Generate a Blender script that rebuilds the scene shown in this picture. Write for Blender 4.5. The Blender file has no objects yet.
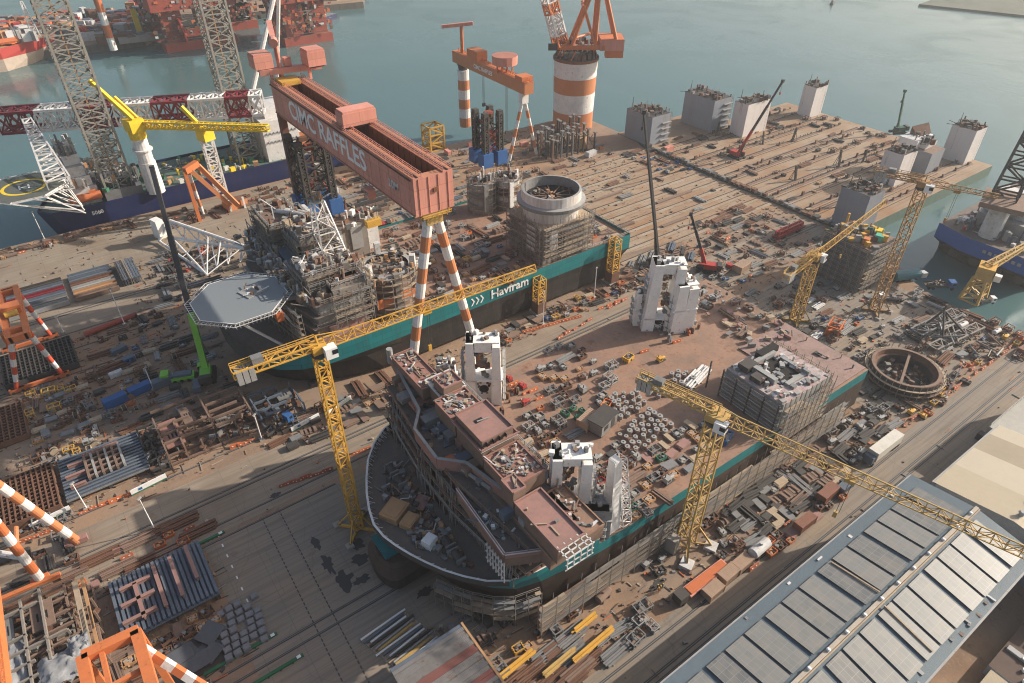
HAZE, EXPO = 0.00018, 0.5
import bpy, math, random
from mathutils import Vector, Matrix
R = math.radians
scene = bpy.context.scene
col = scene.collection
rnd = random.Random(7)

# ------------------------------------------------------------------ camera model (yard grid: X along the rails, Y away from the camera)
CAM_H, CAM_F, PITCH, YAW = 130.0, 672.0, R(37.15), R(35.79)
_cp, _sp, _cy, _sy = math.cos(PITCH), math.sin(PITCH), math.cos(YAW), math.sin(YAW)
FW = Vector((_sy * _cp, _cy * _cp, -_sp)); UPV = Vector((_sy * _sp, _cy * _sp, _cp)); RT = Vector((_cy, -_sy, 0))


def G(px, py, z=0.0):
    """survey: the yard point at height z that the photograph shows at (px, py)"""
    d = FW * CAM_F + RT * (px - 512) + UPV * (341.5 - py)
    t = (z - CAM_H) / d.z
    return Vector((d.x * t, d.y * t, z))


# ------------------------------------------------------------------ materials
MATS = {}


def mat(name, c, rough=0.7, metal=0.0, dirt=0.25, dirt_col=None, scale=0.35, bump=0.0, rust=0.0, spec=0.3, stripes=None, streak=False, plates=None):
    """painted / weathered surface: base colour broken up by two noises, optional rust patches and corrugation"""
    if name in MATS:
        return MATS[name]
    m = bpy.data.materials.new(name); m.use_nodes = True
    nt = m.node_tree; N = nt.nodes; L = nt.links
    b = N['Principled BSDF']
    b.inputs['Roughness'].default_value = rough
    b.inputs['Metallic'].default_value = metal
    b.inputs['Specular IOR Level'].default_value = spec
    tc = N.new('ShaderNodeTexCoord')
    out = None
    rgb = N.new('ShaderNodeRGB'); rgb.outputs[0].default_value = (*c, 1); out = rgb.outputs[0]
    vec = tc.outputs['Object']
    if streak:
        mp = N.new('ShaderNodeMapping'); mp.inputs['Scale'].default_value = (1, 1, 0.12); L.new(vec, mp.inputs[0]); vec = mp.outputs[0]
    if dirt > 0:
        dc = dirt_col or tuple(x * 0.42 for x in c)
        for sc, lo, hi, k in ((scale, .42, .70, dirt), (scale * 6.3, .45, .72, dirt * .7)):
            n = N.new('ShaderNodeTexNoise'); n.inputs['Scale'].default_value = sc; n.inputs['Detail'].default_value = 5; n.inputs['Roughness'].default_value = .65
            L.new(vec, n.inputs['Vector'])
            r = N.new('ShaderNodeMapRange'); r.inputs[1].default_value = lo; r.inputs[2].default_value = hi; r.inputs[4].default_value = k; L.new(n.outputs['Fac'], r.inputs[0])
            x = N.new('ShaderNodeMix'); x.data_type = 'RGBA'; L.new(r.outputs[0], x.inputs[0]); L.new(out, x.inputs[6]); x.inputs[7].default_value = (*dc, 1); out = x.outputs[2]
    if rust > 0:
        n = N.new('ShaderNodeTexNoise'); n.inputs['Scale'].default_value = scale * 2.4; n.inputs['Detail'].default_value = 8; n.inputs['Roughness'].default_value = .75
        L.new(vec, n.inputs['Vector'])
        r = N.new('ShaderNodeMapRange'); r.inputs[1].default_value = .60 - rust * .12; r.inputs[2].default_value = .72; L.new(n.outputs['Fac'], r.inputs[0])
        x = N.new('ShaderNodeMix'); x.data_type = 'RGBA'; L.new(r.outputs[0], x.inputs[0]); L.new(out, x.inputs[6]); x.inputs[7].default_value = (.17, .065, .03, 1); out = x.outputs[2]
    if plates:
        sx_ = N.new('ShaderNodeSeparateXYZ'); L.new(tc.outputs['Object'], sx_.inputs[0]); a_ = N.new('ShaderNodeMath'); a_.operation = 'ADD'; L.new(sx_.outputs[0], a_.inputs[0]); L.new(sx_.outputs[1], a_.inputs[1]); cx_ = N.new('ShaderNodeCombineXYZ'); L.new(a_.outputs[0], cx_.inputs[0]); L.new(sx_.outputs[2], cx_.inputs[1])
        bk = N.new('ShaderNodeTexBrick'); bk.inputs['Scale'].default_value = 1; bk.inputs['Mortar Size'].default_value = .05; bk.inputs['Brick Width'].default_value = plates[0]; bk.inputs['Row Height'].default_value = plates[1]; bk.inputs['Color1'].default_value = (1, 1, 1, 1); bk.inputs['Color2'].default_value = (.78, .78, .78, 1); bk.inputs['Mortar'].default_value = (.5, .45, .4, 1); L.new(cx_.outputs[0], bk.inputs['Vector'])
        x = N.new('ShaderNodeMix'); x.data_type = 'RGBA'; x.blend_type = 'MULTIPLY'; x.inputs[0].default_value = .75; L.new(out, x.inputs[6]); L.new(bk.outputs['Color'], x.inputs[7]); out = x.outputs[2]
    L.new(out, b.inputs['Base Color'])
    if stripes or bump:
        hgt = None
        if stripes:
            w = N.new('ShaderNodeTexWave'); w.bands_direction = stripes[0]; w.inputs['Scale'].default_value = stripes[1]; L.new(tc.outputs['Object'], w.inputs['Vector']); hgt = w.outputs['Fac']
            st = stripes[2]
        else:
            n = N.new('ShaderNodeTexNoise'); n.inputs['Scale'].default_value = scale * 8; n.inputs['Detail'].default_value = 4; L.new(tc.outputs['Object'], n.inputs['Vector']); hgt = n.outputs['Fac']; st = bump
        bp = N.new('ShaderNodeBump'); bp.inputs['Strength'].default_value = st; bp.inputs['Distance'].default_value = .15
        L.new(hgt, bp.inputs['Height']); L.new(bp.outputs[0], b.inputs['Normal'])
    MATS[name] = m
    return m


white = mat('white_paint', (.70, .68, .655), .55, dirt=.35, dirt_col=(.36, .31, .27), rust=.12, scale=.25)
offwhite = mat('primed_white', (.58, .57, .56), .65, dirt=.5, dirt_col=(.30, .27, .24), rust=.25, scale=.3)
clean_white = mat('clean_white', (.74, .73, .71), .5, dirt=.15, dirt_col=(.5, .47, .43))
teal = mat('teal_paint', (.014, .19, .205), .5, dirt=.45, dirt_col=(.03, .115, .12), plates=(6, 2.0), streak=True, rust=.06)
blackhull = mat('black_antifouling', (.03, .028, .028), .6, dirt=.6, dirt_col=(.075, .06, .05), plates=(6, 2.2), streak=True, rust=.08)
brownhull = mat('brown_primer_hull', (.07, .048, .038), .7, dirt=.6, dirt_col=(.035, .028, .024), plates=(5, 2.2), rust=.2)
primer = mat('red_primer', (.30, .155, .125), .75, dirt=.5, dirt_col=(.19, .115, .09), scale=.22, rust=.3)
pinkprimer = mat('pink_primer', (.31, .17, .145), .7, dirt=.7, dirt_col=(.19, .125, .105), scale=.2)
deckbrown = mat('deck_primer', (.30, .178, .122), .8, dirt=.7, dirt_col=(.17, .125, .10), scale=.16, rust=.45)
darkdeck = mat('dark_deck', (.125, .108, .098), .8, dirt=.6, dirt_col=(.21, .145, .115), scale=.3, rust=.5)
darksteel = mat('dark_steel', (.055, .052, .05), .65, dirt=.4, dirt_col=(.10, .075, .06))
greysteel = mat('grey_steel', (.20, .20, .20), .6, dirt=.45, dirt_col=(.10, .09, .08), rust=.25)
lightsteel = mat('light_steel', (.32, .315, .305), .5, dirt=.4, dirt_col=(.2, .19, .18), rust=.15)
bluegrey = mat('blue_grey_steel', (.12, .145, .18), .55, dirt=.4, dirt_col=(.07, .08, .10), rust=.15)
greypaint = mat('grey_paint', (.27, .28, .30), .6, dirt=.3, dirt_col=(.18, .18, .19), scale=.15)
helideckpaint = mat('helideck_grey', (.205, .225, .235), .6, dirt=.25, dirt_col=(.2, .22, .24), scale=.2)
yellow = mat('crane_yellow', (.60, .34, .06), .5, dirt=.4, dirt_col=(.36, .19, .05), rust=.15, scale=.6)
palyellow = mat('dusty_yellow', (.50, .33, .11), .6, dirt=.5, dirt_col=(.27, .18, .09), rust=.2, scale=.6)
brightyellow = mat('bright_yellow', (.75, .52, .03), .5, dirt=.2)
orange = mat('crane_orange', (.55, .17, .06), .55, dirt=.4, dirt_col=(.36, .12, .05), scale=.4, rust=.15)
vividorange = mat('barrier_orange', (.52, .15, .055), .55, dirt=.35, dirt_col=(.36, .1, .04))
stripeorange = mat('stripe_orange', (.50, .19, .08), .55, dirt=.35, dirt_col=(.34, .14, .07), scale=.3)
stripered = mat('stripe_red', (.58, .09, .045), .55, dirt=.25)
pinkorange = mat('faded_orange', (.66, .29, .22), .6, dirt=.4, dirt_col=(.43, .185, .14), scale=.3, streak=True, rust=.06, plates=(8, 4.6))
darkrust = mat('trough_rust', (.20, .085, .045), .85, dirt=.5, dirt_col=(.12, .055, .03))
rust = mat('rust_steel', (.17, .085, .055), .85, dirt=.6, dirt_col=(.085, .05, .035), scale=.5)
brownsteel = mat('brown_steel', (.22, .145, .11), .8, dirt=.5, dirt_col=(.12, .085, .065), scale=.5)
maroon = mat('boom_maroon', (.20, .025, .035), .5, dirt=.25)
navy = mat('navy_hull', (.018, .026, .095), .45, dirt=.5, dirt_col=(.04, .04, .075), plates=(7, 2.4), streak=True)
blue = mat('blue_paint', (.04, .115, .30), .5, dirt=.35, dirt_col=(.03, .08, .2))
vesselblue = mat('vessel_blue', (.03, .10, .33), .5, dirt=.3, dirt_col=(.03, .07, .2))
green = mat('green_paint', (.05, .18, .11), .5, dirt=.3)
limegreen = mat('lime_green', (.22, .52, .06), .45, dirt=.2)
redpaint = mat('red_paint', (.40, .05, .04), .5, dirt=.3, dirt_col=(.3, .03, .03))
rigred = mat('rig_red', (.34, .07, .045), .6, dirt=.5, dirt_col=(.16, .05, .04), scale=.15)
wood = mat('scaffold_plank', (.40, .31, .22), .85, dirt=.5, dirt_col=(.22, .17, .12), scale=.8)
tube_m = mat('scaffold_tube', (.25, .22, .19), .6, dirt=.4, dirt_col=(.13, .11, .1))
tarp = mat('tarp_grey', (.26, .265, .275), .7, dirt=.5, dirt_col=(.13, .13, .13), scale=.5)
tan = mat('tan_crate', (.42, .24, .12), .8, dirt=.4, dirt_col=(.28, .16, .09))
dark = mat('dark_opening', (.018, .017, .017), .9, dirt=0)
glass = mat('window_glass', (.02, .025, .03), .15, dirt=0, spec=.5)
concrete = mat('pale_concrete', (.34, .31, .27), .9, dirt=.4, dirt_col=(.22, .19, .16), scale=.2)
rubber = mat('black_rubber', (.02, .02, .02), .8, dirt=0)


# ------------------------------------------------------------------ mesh builder
ORIG = {}


class MB:
    def __init__(self, m=None):
        self.v = []; self.f = []; self.mi = []; self.mats = []; self.m = m

    def _m(self, m):
        m = m or self.m
        if m not in self.mats: self.mats.append(m)
        return self.mats.index(m)

    def poly(self, pts, m=None):
        b = len(self.v); self.v += [tuple(p) for p in pts]; self.f.append(tuple(range(b, b + len(pts)))); self.mi.append(self._m(m)); return self

    def mesh(self, vs, fs, m=None):
        b = len(self.v); k = self._m(m); self.v += [tuple(p) for p in vs]
        for f in fs: self.f.append(tuple(b + i for i in f)); self.mi.append(k)
        return self

    def box(self, c, s, rz=0.0, m=None, top=None):
        """box by centre of its base: c = (x, y, z0), s = (sx, sy, sz)"""
        x, y, z = c; a, b_, h = s[0] / 2, s[1] / 2, s[2]; co, si = math.cos(rz), math.sin(rz)
        P = [(x + u * co - w * si, y + u * si + w * co, zz) for zz in (z, z + h) for u, w in ((-a, -b_), (a, -b_), (a, b_), (-a, b_))]
        self.mesh(P, [(3, 2, 1, 0), (0, 1, 5, 4), (1, 2, 6, 5), (2, 3, 7, 6), (3, 0, 4, 7)], m)
        self.mesh(P[4:], [(0, 1, 2, 3)], top or m); return self

    def bx(self, x0, x1, y0, y1, z0, z1, m=None, top=None):
        return self.box(((x0 + x1) / 2, (y0 + y1) / 2, z0), (abs(x1 - x0), abs(y1 - y0), z1 - z0), 0, m, top)

    def bar(self, p, q, w, h=None, m=None, caps=True):
        p = Vector(p); q = Vector(q); d = q - p
        if d.length < 1e-6: return self
        d.normalize(); h = h or w
        up = Vector((0, 0, 1)) if abs(d.z) < .95 else Vector((1, 0, 0))
        s = d.cross(up).normalized(); u = s.cross(d)
        P = [e + s * (a * w / 2) + u * (b * h / 2) for e in (p, q) for a, b in ((-1, -1), (1, -1), (1, 1), (-1, 1))]
        F = [(0, 4, 5, 1), (1, 5, 6, 2), (2, 6, 7, 3), (3, 7, 4, 0)]
        if caps: F += [(0, 1, 2, 3), (7, 6, 5, 4)]
        return self.mesh(P, F, m)

    def tube(self, p, q, r, r2=None, n=8, m=None, caps=True):
        p = Vector(p); q = Vector(q); d = (q - p)
        if d.length < 1e-6: return self
        d.normalize(); r2 = r if r2 is None else r2
        up = Vector((0, 0, 1)) if abs(d.z) < .95 else Vector((1, 0, 0))
        s = d.cross(up).normalized(); u = s.cross(d)
        A = [2 * math.pi * k / n for k in range(n)]
        P = [p + s * (r * math.cos(a)) + u * (r * math.sin(a)) for a in A] + [q + s * (r2 * math.cos(a)) + u * (r2 * math.sin(a)) for a in A]
        F = [(k, k + n, (k + 1) % n + n, (k + 1) % n) for k in range(n)]
        if caps: F += [tuple(range(n)), tuple(reversed(range(n, 2 * n)))]
        return self.mesh(P, F, m)

    def path(self, pts, r, n=6, m=None, sq=False):
        for a, b in zip(pts, pts[1:]):
            self.bar(a, b, r * 2, m=m, caps=False) if sq else self.tube(a, b, r, n=n, m=m, caps=False)
        return self

    def lathe(self, c, prof, n=32, m=None):
        """rings (r, z, material) round a vertical axis at c; the material paints the band above its ring"""
        x, y, z0 = c
        for (r0, z, mm), (r1, z1, _) in zip(prof, prof[1:]):
            P = [(x + r0 * math.cos(2 * math.pi * k / n), y + r0 * math.sin(2 * math.pi * k / n), z0 + z) for k in range(n)]
            P += [(x + r1 * math.cos(2 * math.pi * k / n), y + r1 * math.sin(2 * math.pi * k / n), z0 + z1) for k in range(n)]
            self.mesh(P, [(k, (k + 1) % n, (k + 1) % n + n, k + n) for k in range(n)], mm or m)
        return self

    def prism(self, pts, z0, z1, m=None, top=None, sides=True, bottom=False):
        """vertical prism over a plan polygon (counter-clockwise), optionally with another top material"""
        n = len(pts); P = [(p[0], p[1], z0) for p in pts] + [(p[0], p[1], z1) for p in pts]
        if sides: self.mesh(P, [(k, (k + 1) % n, (k + 1) % n + n, k + n) for k in range(n)], m)
        self.poly(P[n:], top or m)
        if bottom: self.poly(list(reversed(P[:n])), m)
        return self

    def loft(self, A, B, m=None):
        n = len(A); return self.mesh(list(A) + list(B), [(k, (k + 1) % n, (k + 1) % n + n, k + n) for k in range(n)], m)

    def lattice(self, p, q, w, h=None, w2=None, h2=None, seg=3.0, c=.16, d=.09, m=None, m2=None, tri=False, up=None, cross=False):
        """four-chord lattice between p and q with zigzag bracing on every face; m2: second colour of alternate blocks given as (mat, length)"""
        p = Vector(p); q = Vector(q); h = h or w; w2 = w2 or w; h2 = h2 or h
        D = q - p; Ln = D.length; D.normalize()
        upv = Vector(up) if up else (Vector((0, 0, 1)) if abs(D.z) < .95 else Vector((1, 0, 0)))
        s = D.cross(upv).normalized(); u = s.cross(D)
        n = max(2, int(round(Ln / seg)))
        offs = ((-1, -1), (1, -1), (0, 1)) if tri else ((-1, -1), (1, -1), (1, 1), (-1, 1))
        k = len(offs)
        def pt(i, j):
            t = i / n; a, b = offs[j % k]
            return p + D * (Ln * t) + s * (a * (w + (w2 - w) * t) / 2) + u * (b * (h + (h2 - h) * t) / 2)
        for i in range(n):
            mm = m
            if m2: mm = m2[0] if int((i + .5) / n * Ln / m2[1]) % 2 else m
            for j in range(k):
                self.bar(pt(i, j), pt(i + 1, j), c * 2, m=mm, caps=(i in (0, n - 1)))
                A, B = (pt(i, j), pt(i + 1, j + 1)) if (i + j) % 2 else (pt(i, j + 1), pt(i + 1, j))
                self.bar(A, B, d * 2, m=mm, caps=False)
                if cross:
                    A, B = (pt(i, j), pt(i + 1, j + 1)) if not (i + j) % 2 else (pt(i, j + 1), pt(i + 1, j))
                    self.bar(A, B, d * 2, m=mm, caps=False)
                self.bar(pt(i, j), pt(i, j + 1), d * 2, m=mm, caps=False)
        for j in range(k): self.bar(pt(n, j), pt(n, j + 1), d * 2, m=m, caps=False)
        return self

    def rail(self, pts, z, h=1.1, post=2.0, r=.05, m=None, closed=False):
        pts = [Vector((p[0], p[1], z)) for p in pts]
        if closed: pts = pts + [pts[0]]
        for a, b in zip(pts, pts[1:]):
            n = max(1, int((b - a).length / post))
            for k in range(n + 1):
                c = a + (b - a) * (k / n); self.bar(c, c + Vector((0, 0, h)), r * 2, m=m, caps=False)
            for f in (.5, 1): self.bar(a + Vector((0, 0, h * f)), b + Vector((0, 0, h * f)), r * 2, m=m, caps=False)
        return self

    def build(self, name, parent=None, loc=None, local=False, smooth=False):
        """one mesh object; world coordinates are shifted so the origin sits at the thing's base"""
        o0 = ORIG[parent.name] if parent else (Vector(loc) if loc is not None else Vector((0, 0, 0)))
        me = bpy.data.meshes.new(name)
        vs = self.v if local else [(x - o0.x, y - o0.y, z - o0.z) for x, y, z in self.v]
        me.from_pydata(vs, [], self.f)
        for m in self.mats: me.materials.append(m)
        me.polygons.foreach_set('material_index', self.mi)
        if smooth: me.polygons.foreach_set('use_smooth', [True] * len(self.f))
        me.update()
        o = bpy.data.objects.new(name, me); col.objects.link(o)
        if parent: o.parent = parent; ORIG[o.name] = o0
        else: o.location = o0; ORIG[o.name] = o0
        return o


def tag(o, label, cat, group=None, kind=None):
    if label: o['label'] = label
    if cat: o['category'] = cat
    if group: o['group'] = group
    if kind: o['kind'] = kind
    return o


def thing(name, label, cat, loc=(0, 0, 0), group=None, rz=0.0):
    o = bpy.data.objects.new(name, None); col.objects.link(o)
    o.empty_display_size = .5
    o.location = loc; o.rotation_euler = (0, 0, rz); ORIG[o.name] = Vector(loc)
    return tag(o, label, cat, group)


FITTINGS = ('deck_gear', 'roof_fittings', 'gallery_fitting', 'guide_machinery', 'jacking_gear', 'mooring_gear', 'topside_equipment', 'deck_fittings', 'roof_fitting', 'winches')


def part(parent, name, mb, label=None, **k):
    o = mb.build(name, parent, **k)
    if name in FITTINGS: o['kind'] = 'stuff'                      # heaps of small gear nobody could count
    if label: o['label'] = label
    return o


def struct(name, mb, **k):
    o = mb.build(name, **k); o['kind'] = 'structure'; return o


def single(name, label, cat, mb, loc, group=None):
    return tag(mb.build(name, loc=loc), label, cat, group)


def dup(root, loc, rz=0.0, label=None, group=None, sc=None):
    def cp(o, par):
        c = o.copy(); col.objects.link(c)
        if par: c.parent = par
        for ch in o.children: cp(ch, c)
        return c
    r = cp(root, None); r.location = loc; r.rotation_euler = (0, 0, rz)
    if sc: r.scale = sc
    if label: r['label'] = label
    if group: r['group'] = group
    return r


def text_mesh(body, size, m, depth=.05, name='lettering', bold=False):
    cu = bpy.data.curves.new(name, 'FONT'); cu.body = body; cu.size = size; cu.extrude = depth; cu.align_x = 'CENTER'; cu.align_y = 'CENTER'
    if bold: cu.offset = size * .018
    cu.resolution_u = 3
    ob = bpy.data.objects.new(name, cu); col.objects.link(ob)
    dg = bpy.context.evaluated_depsgraph_get()
    me = bpy.data.meshes.new_from_object(ob.evaluated_get(dg))
    bpy.data.objects.remove(ob); bpy.data.curves.remove(cu)
    me.materials.clear(); me.materials.append(m)
    o = bpy.data.objects.new(name, me); col.objects.link(o)
    return o


def put_text(parent, body, size, m, pos, xdir, ydir, sx=1.0, name='lettering', bold=False):
    o = text_mesh(body, size, m, name=name, bold=bold)
    x = Vector(xdir).normalized(); y = Vector(ydir).normalized(); z = x.cross(y)
    M = Matrix((x * sx, y, z)).transposed().to_4x4(); M.translation = Vector(pos) - ORIG[parent.name]
    o.parent = parent; o.matrix_local = M
    ORIG[o.name] = ORIG[parent.name]
    return o
# ------------------------------------------------------------------ ground, water, roads
def ground_material():
    m = bpy.data.materials.new('yard_ground'); m.use_nodes = True
    nt = m.node_tree; N = nt.nodes; L = nt.links; b = N['Principled BSDF']; b.inputs['Roughness'].default_value = .92; b.inputs['Specular IOR Level'].default_value = .15
    tc = N.new('ShaderNodeTexCoord'); v = tc.outputs['Object']
    def noise(sc, det=6, rough=.6, vec=None, dist=0):
        n = N.new('ShaderNodeTexNoise'); n.inputs['Scale'].default_value = sc; n.inputs['Detail'].default_value = det; n.inputs['Roughness'].default_value = rough; n.inputs['Distortion'].default_value = dist
        L.new(vec or v, n.inputs['Vector']); return n.outputs['Fac']
    def ramp(x, lo, hi, k=1.0):
        r = N.new('ShaderNodeMapRange'); r.inputs[1].default_value = lo; r.inputs[2].default_value = hi; r.inputs[4].default_value = k; L.new(x, r.inputs[0]); return r.outputs[0]
    def mix(f, a, c):
        x = N.new('ShaderNodeMix'); x.data_type = 'RGBA'; L.new(f, x.inputs[0])
        if isinstance(a, tuple): x.inputs[6].default_value = (*a, 1)
        else: L.new(a, x.inputs[6])
        x.inputs[7].default_value = (*c, 1); return x.outputs[2]
    mp = N.new('ShaderNodeMapping'); mp.inputs['Scale'].default_value = (.35, 1, 1); L.new(v, mp.inputs[0])
    out = mix(ramp(noise(.018, 5), .38, .62), (.25, .19, .145), (.31, .19, .115))
    out = mix(ramp(noise(.05, 7, .65, dist=.4), .52, .66, .7), out, (.21, .125, .08))
    out = mix(ramp(noise(.09, 6, .6, mp.outputs[0]), .50, .68, .55), out, (.115, .095, .082))
    out = mix(ramp(noise(.35, 6, .7), .56, .70, .6), out, (.10, .075, .06))
    out = mix(ramp(noise(1.6, 5, .7), .50, .75, .45), out, (.34, .26, .19))
    out = mix(ramp(noise(.06, 8, .7, dist=1.2), .66, .71, .55), out, (.06, .055, .052))
    L.new(out, b.inputs['Base Color'])
    bp = N.new('ShaderNodeBump'); bp.inputs['Strength'].default_value = .35; bp.inputs['Distance'].default_value = .2; L.new(noise(1.2, 6, .7), bp.inputs['Height']); L.new(bp.outputs[0], b.inputs['Normal'])
    return m


def slab_material(name, c1, c2, crack, wet=None):
    """cast concrete bays along the rails: joints, tyre marks and stains"""
    m = bpy.data.materials.new(name); m.use_nodes = True
    nt = m.node_tree; N = nt.nodes; L = nt.links; b = N['Principled BSDF']; b.inputs['Roughness'].default_value = .9; b.inputs['Specular IOR Level'].default_value = .2
    tc = N.new('ShaderNodeTexCoord'); v = tc.outputs['Object']
    mp = N.new('ShaderNodeMapping'); mp.inputs['Scale'].default_value = (.05, .8, 1); L.new(v, mp.inputs[0])
    def noise(sc, det, rough, vec):
        n = N.new('ShaderNodeTexNoise'); n.inputs['Scale'].default_value = sc; n.inputs['Detail'].default_value = det; n.inputs['Roughness'].default_value = rough; L.new(vec, n.inputs['Vector']); return n.outputs['Fac']
    def step(f, lo, hi, k, a, c):
        r = N.new('ShaderNodeMapRange'); r.inputs[1].default_value = lo; r.inputs[2].default_value = hi; r.inputs[4].default_value = k; L.new(f, r.inputs[0])
        x = N.new('ShaderNodeMix'); x.data_type = 'RGBA'; L.new(r.outputs[0], x.inputs[0])
        if isinstance(a, tuple): x.inputs[6].default_value = (*a, 1)
        else: L.new(a, x.inputs[6])
        x.inputs[7].default_value = (*c, 1); return x.outputs[2]
    out = step(noise(.06, 6, .6, v), .4, .65, 1, c1, c2)
    out = step(noise(.9, 5, .6, mp.outputs[0]), .48, .7, .6, out, tuple(x * .6 for x in c1))
    out = step(noise(.5, 8, .75, v), .60, .72, .5, out, tuple(x * .45 for x in c1))
    br = N.new('ShaderNodeTexBrick'); br.offset = 0; br.inputs['Scale'].default_value = 1; br.inputs['Mortar Size'].default_value = .07; br.inputs['Brick Width'].default_value = 7.5; br.inputs['Row Height'].default_value = 5.0
    br.inputs['Color1'].default_value = br.inputs['Color2'].default_value = (0, 0, 0, 1); br.inputs['Mortar'].default_value = (1, 1, 1, 1); L.new(v, br.inputs['Vector'])
    out = step(br.outputs['Color'], 0, 1, .45, out, crack)
    out = step(noise(.14, 7, .7, v), .60, .68, .55, out, (.20, .13, .085))
    for rot, sc, dist, k in ((0.0, .16, 6.0, .2), (.35, .10, 9.0, .14)):
        mq = N.new('ShaderNodeMapping'); mq.inputs['Rotation'].default_value = (0, 0, rot); mq.inputs['Scale'].default_value = (.12, 1, 1); L.new(v, mq.inputs[0])
        wv = N.new('ShaderNodeTexWave'); wv.bands_direction = 'Y'; wv.inputs['Scale'].default_value = sc; wv.inputs['Distortion'].default_value = dist; wv.inputs['Detail'].default_value = 2; wv.inputs['Detail Scale'].default_value = .5; L.new(mq.outputs[0], wv.inputs['Vector'])
        out = step(wv.outputs['Fac'], .90, .99, k, out, tuple(x * .5 for x in c1))
    vo = N.new('ShaderNodeTexVoronoi'); vo.feature = 'DISTANCE_TO_EDGE'; vo.inputs['Scale'].default_value = .11; nz = N.new('ShaderNodeTexNoise'); nz.inputs['Scale'].default_value = .5; L.new(v, nz.inputs['Vector']); ad = N.new('ShaderNodeMixRGB'); ad.blend_type = 'ADD'; ad.inputs[0].default_value = 3.0; L.new(v, ad.inputs[1]); L.new(nz.outputs['Color'], ad.inputs[2]); L.new(ad.outputs[0], vo.inputs['Vector'])
    out = step(vo.outputs['Distance'], .010, .0, .28, out, tuple(x * .4 for x in c1))
    L.new(out, b.inputs['Base Color']); return m


ground_m = ground_material()
road_m = slab_material('road_concrete', (.29, .235, .18), (.235, .18, .135), (.14, .115, .095))
greyroad_m = slab_material('grey_road', (.24, .205, .17), (.285, .22, .16), (.14, .12, .10))
palequay_m = slab_material('pale_quay', (.33, .25, .18), (.29, .165, .09), (.17, .125, .09))
apron_m = slab_material('apron_concrete', (.275, .23, .18), (.24, .18, .13), (.14, .115, .09))
quaywall = mat('quay_wall', (.16, .145, .125), .9, dirt=.5, dirt_col=(.07, .065, .06), streak=True)
WATER_Z = -5.0

coast = [(-160, -160), (330, -160), (237, 30), (235, 71), (241, 87), (253, 100), (253, 236.5), (258, 246), (258, 294), (232, 294), (165, 297), (108, 304), (-160, 306)]
g = MB(ground_m)
g.poly([(x, y, 0) for x, y in coast])
n = len(coast)
g.mesh([(x, y, 0) for x, y in coast] + [(x, y, -9) for x, y in coast], [(k, k + n, (k + 1) % n + n, (k + 1) % n) for k in range(n)], quaywall)
struct('ground', g)


def water_material():
    m = bpy.data.materials.new('sea_water'); m.use_nodes = True
    nt = m.node_tree; N = nt.nodes; L = nt.links; b = N['Principled BSDF']
    b.inputs['Roughness'].default_value = .10; b.inputs['IOR'].default_value = 1.33; b.inputs['Specular IOR Level'].default_value = .5
    tc = N.new('ShaderNodeTexCoord'); v = tc.outputs['Object']
    n = N.new('ShaderNodeTexNoise'); n.inputs['Scale'].default_value = .006; n.inputs['Detail'].default_value = 6; n.inputs['Distortion'].default_value = 1.5; L.new(v, n.inputs['Vector'])
    rg = N.new('ShaderNodeMapRange'); rg.inputs[1].default_value = .4; rg.inputs[2].default_value = .65; rg.inputs[3].default_value = .10; rg.inputs[4].default_value = .26; n2 = N.new('ShaderNodeTexNoise'); n2.inputs['Scale'].default_value = .011; n2.inputs['Detail'].default_value = 5; n2.inputs['Distortion'].default_value = 2; L.new(v, n2.inputs['Vector']); L.new(n2.outputs['Fac'], rg.inputs[0]); L.new(rg.outputs[0], b.inputs['Roughness'])
    x = N.new('ShaderNodeMix'); x.data_type = 'RGBA'; L.new(n.outputs['Fac'], x.inputs[0]); x.inputs[6].default_value = (.058, .118, .122, 1); x.inputs[7].default_value = (.082, .148, .148, 1); L.new(x.outputs[2], b.inputs['Base Color'])
    mp = N.new('ShaderNodeMapping'); mp.inputs['Scale'].default_value = (1, .45, 1); mp.inputs['Rotation'].default_value = (0, 0, .6); L.new(v, mp.inputs[0])
    h = None
    for sc, st in ((.22, .5), (.9, .25), (.035, 1.0)):
        w = N.new('ShaderNodeTexNoise'); w.inputs['Scale'].default_value = sc; w.inputs['Detail'].default_value = 3; L.new(mp.outputs[0], w.inputs['Vector'])
        k = N.new('ShaderNodeMath'); k.operation = 'MULTIPLY'; L.new(w.outputs['Fac'], k.inputs[0]); k.inputs[1].default_value = st
        if h is None: h = k.outputs[0]
        else:
            a = N.new('ShaderNodeMath'); a.operation = 'ADD'; L.new(h, a.inputs[0]); L.new(k.outputs[0], a.inputs[1]); h = a.outputs[0]
    bp = N.new('ShaderNodeBump'); bp.inputs['Strength'].default_value = .16; bp.inputs['Distance'].default_value = .8; L.new(h, bp.inputs['Height']); L.new(bp.outputs[0], b.inputs['Normal'])
    return m


w = MB(water_material()); w.poly([(-2500, -1500, WATER_Z), (4000, -1500, WATER_Z), (4000, 5000, WATER_Z), (-2500, 5000, WATER_Z)])
struct('water', w)


def strip(name, pts, m, z=.02):
    b = MB(m); b.poly([(x, y, z) for x, y in pts]); return struct(name, b)


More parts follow.
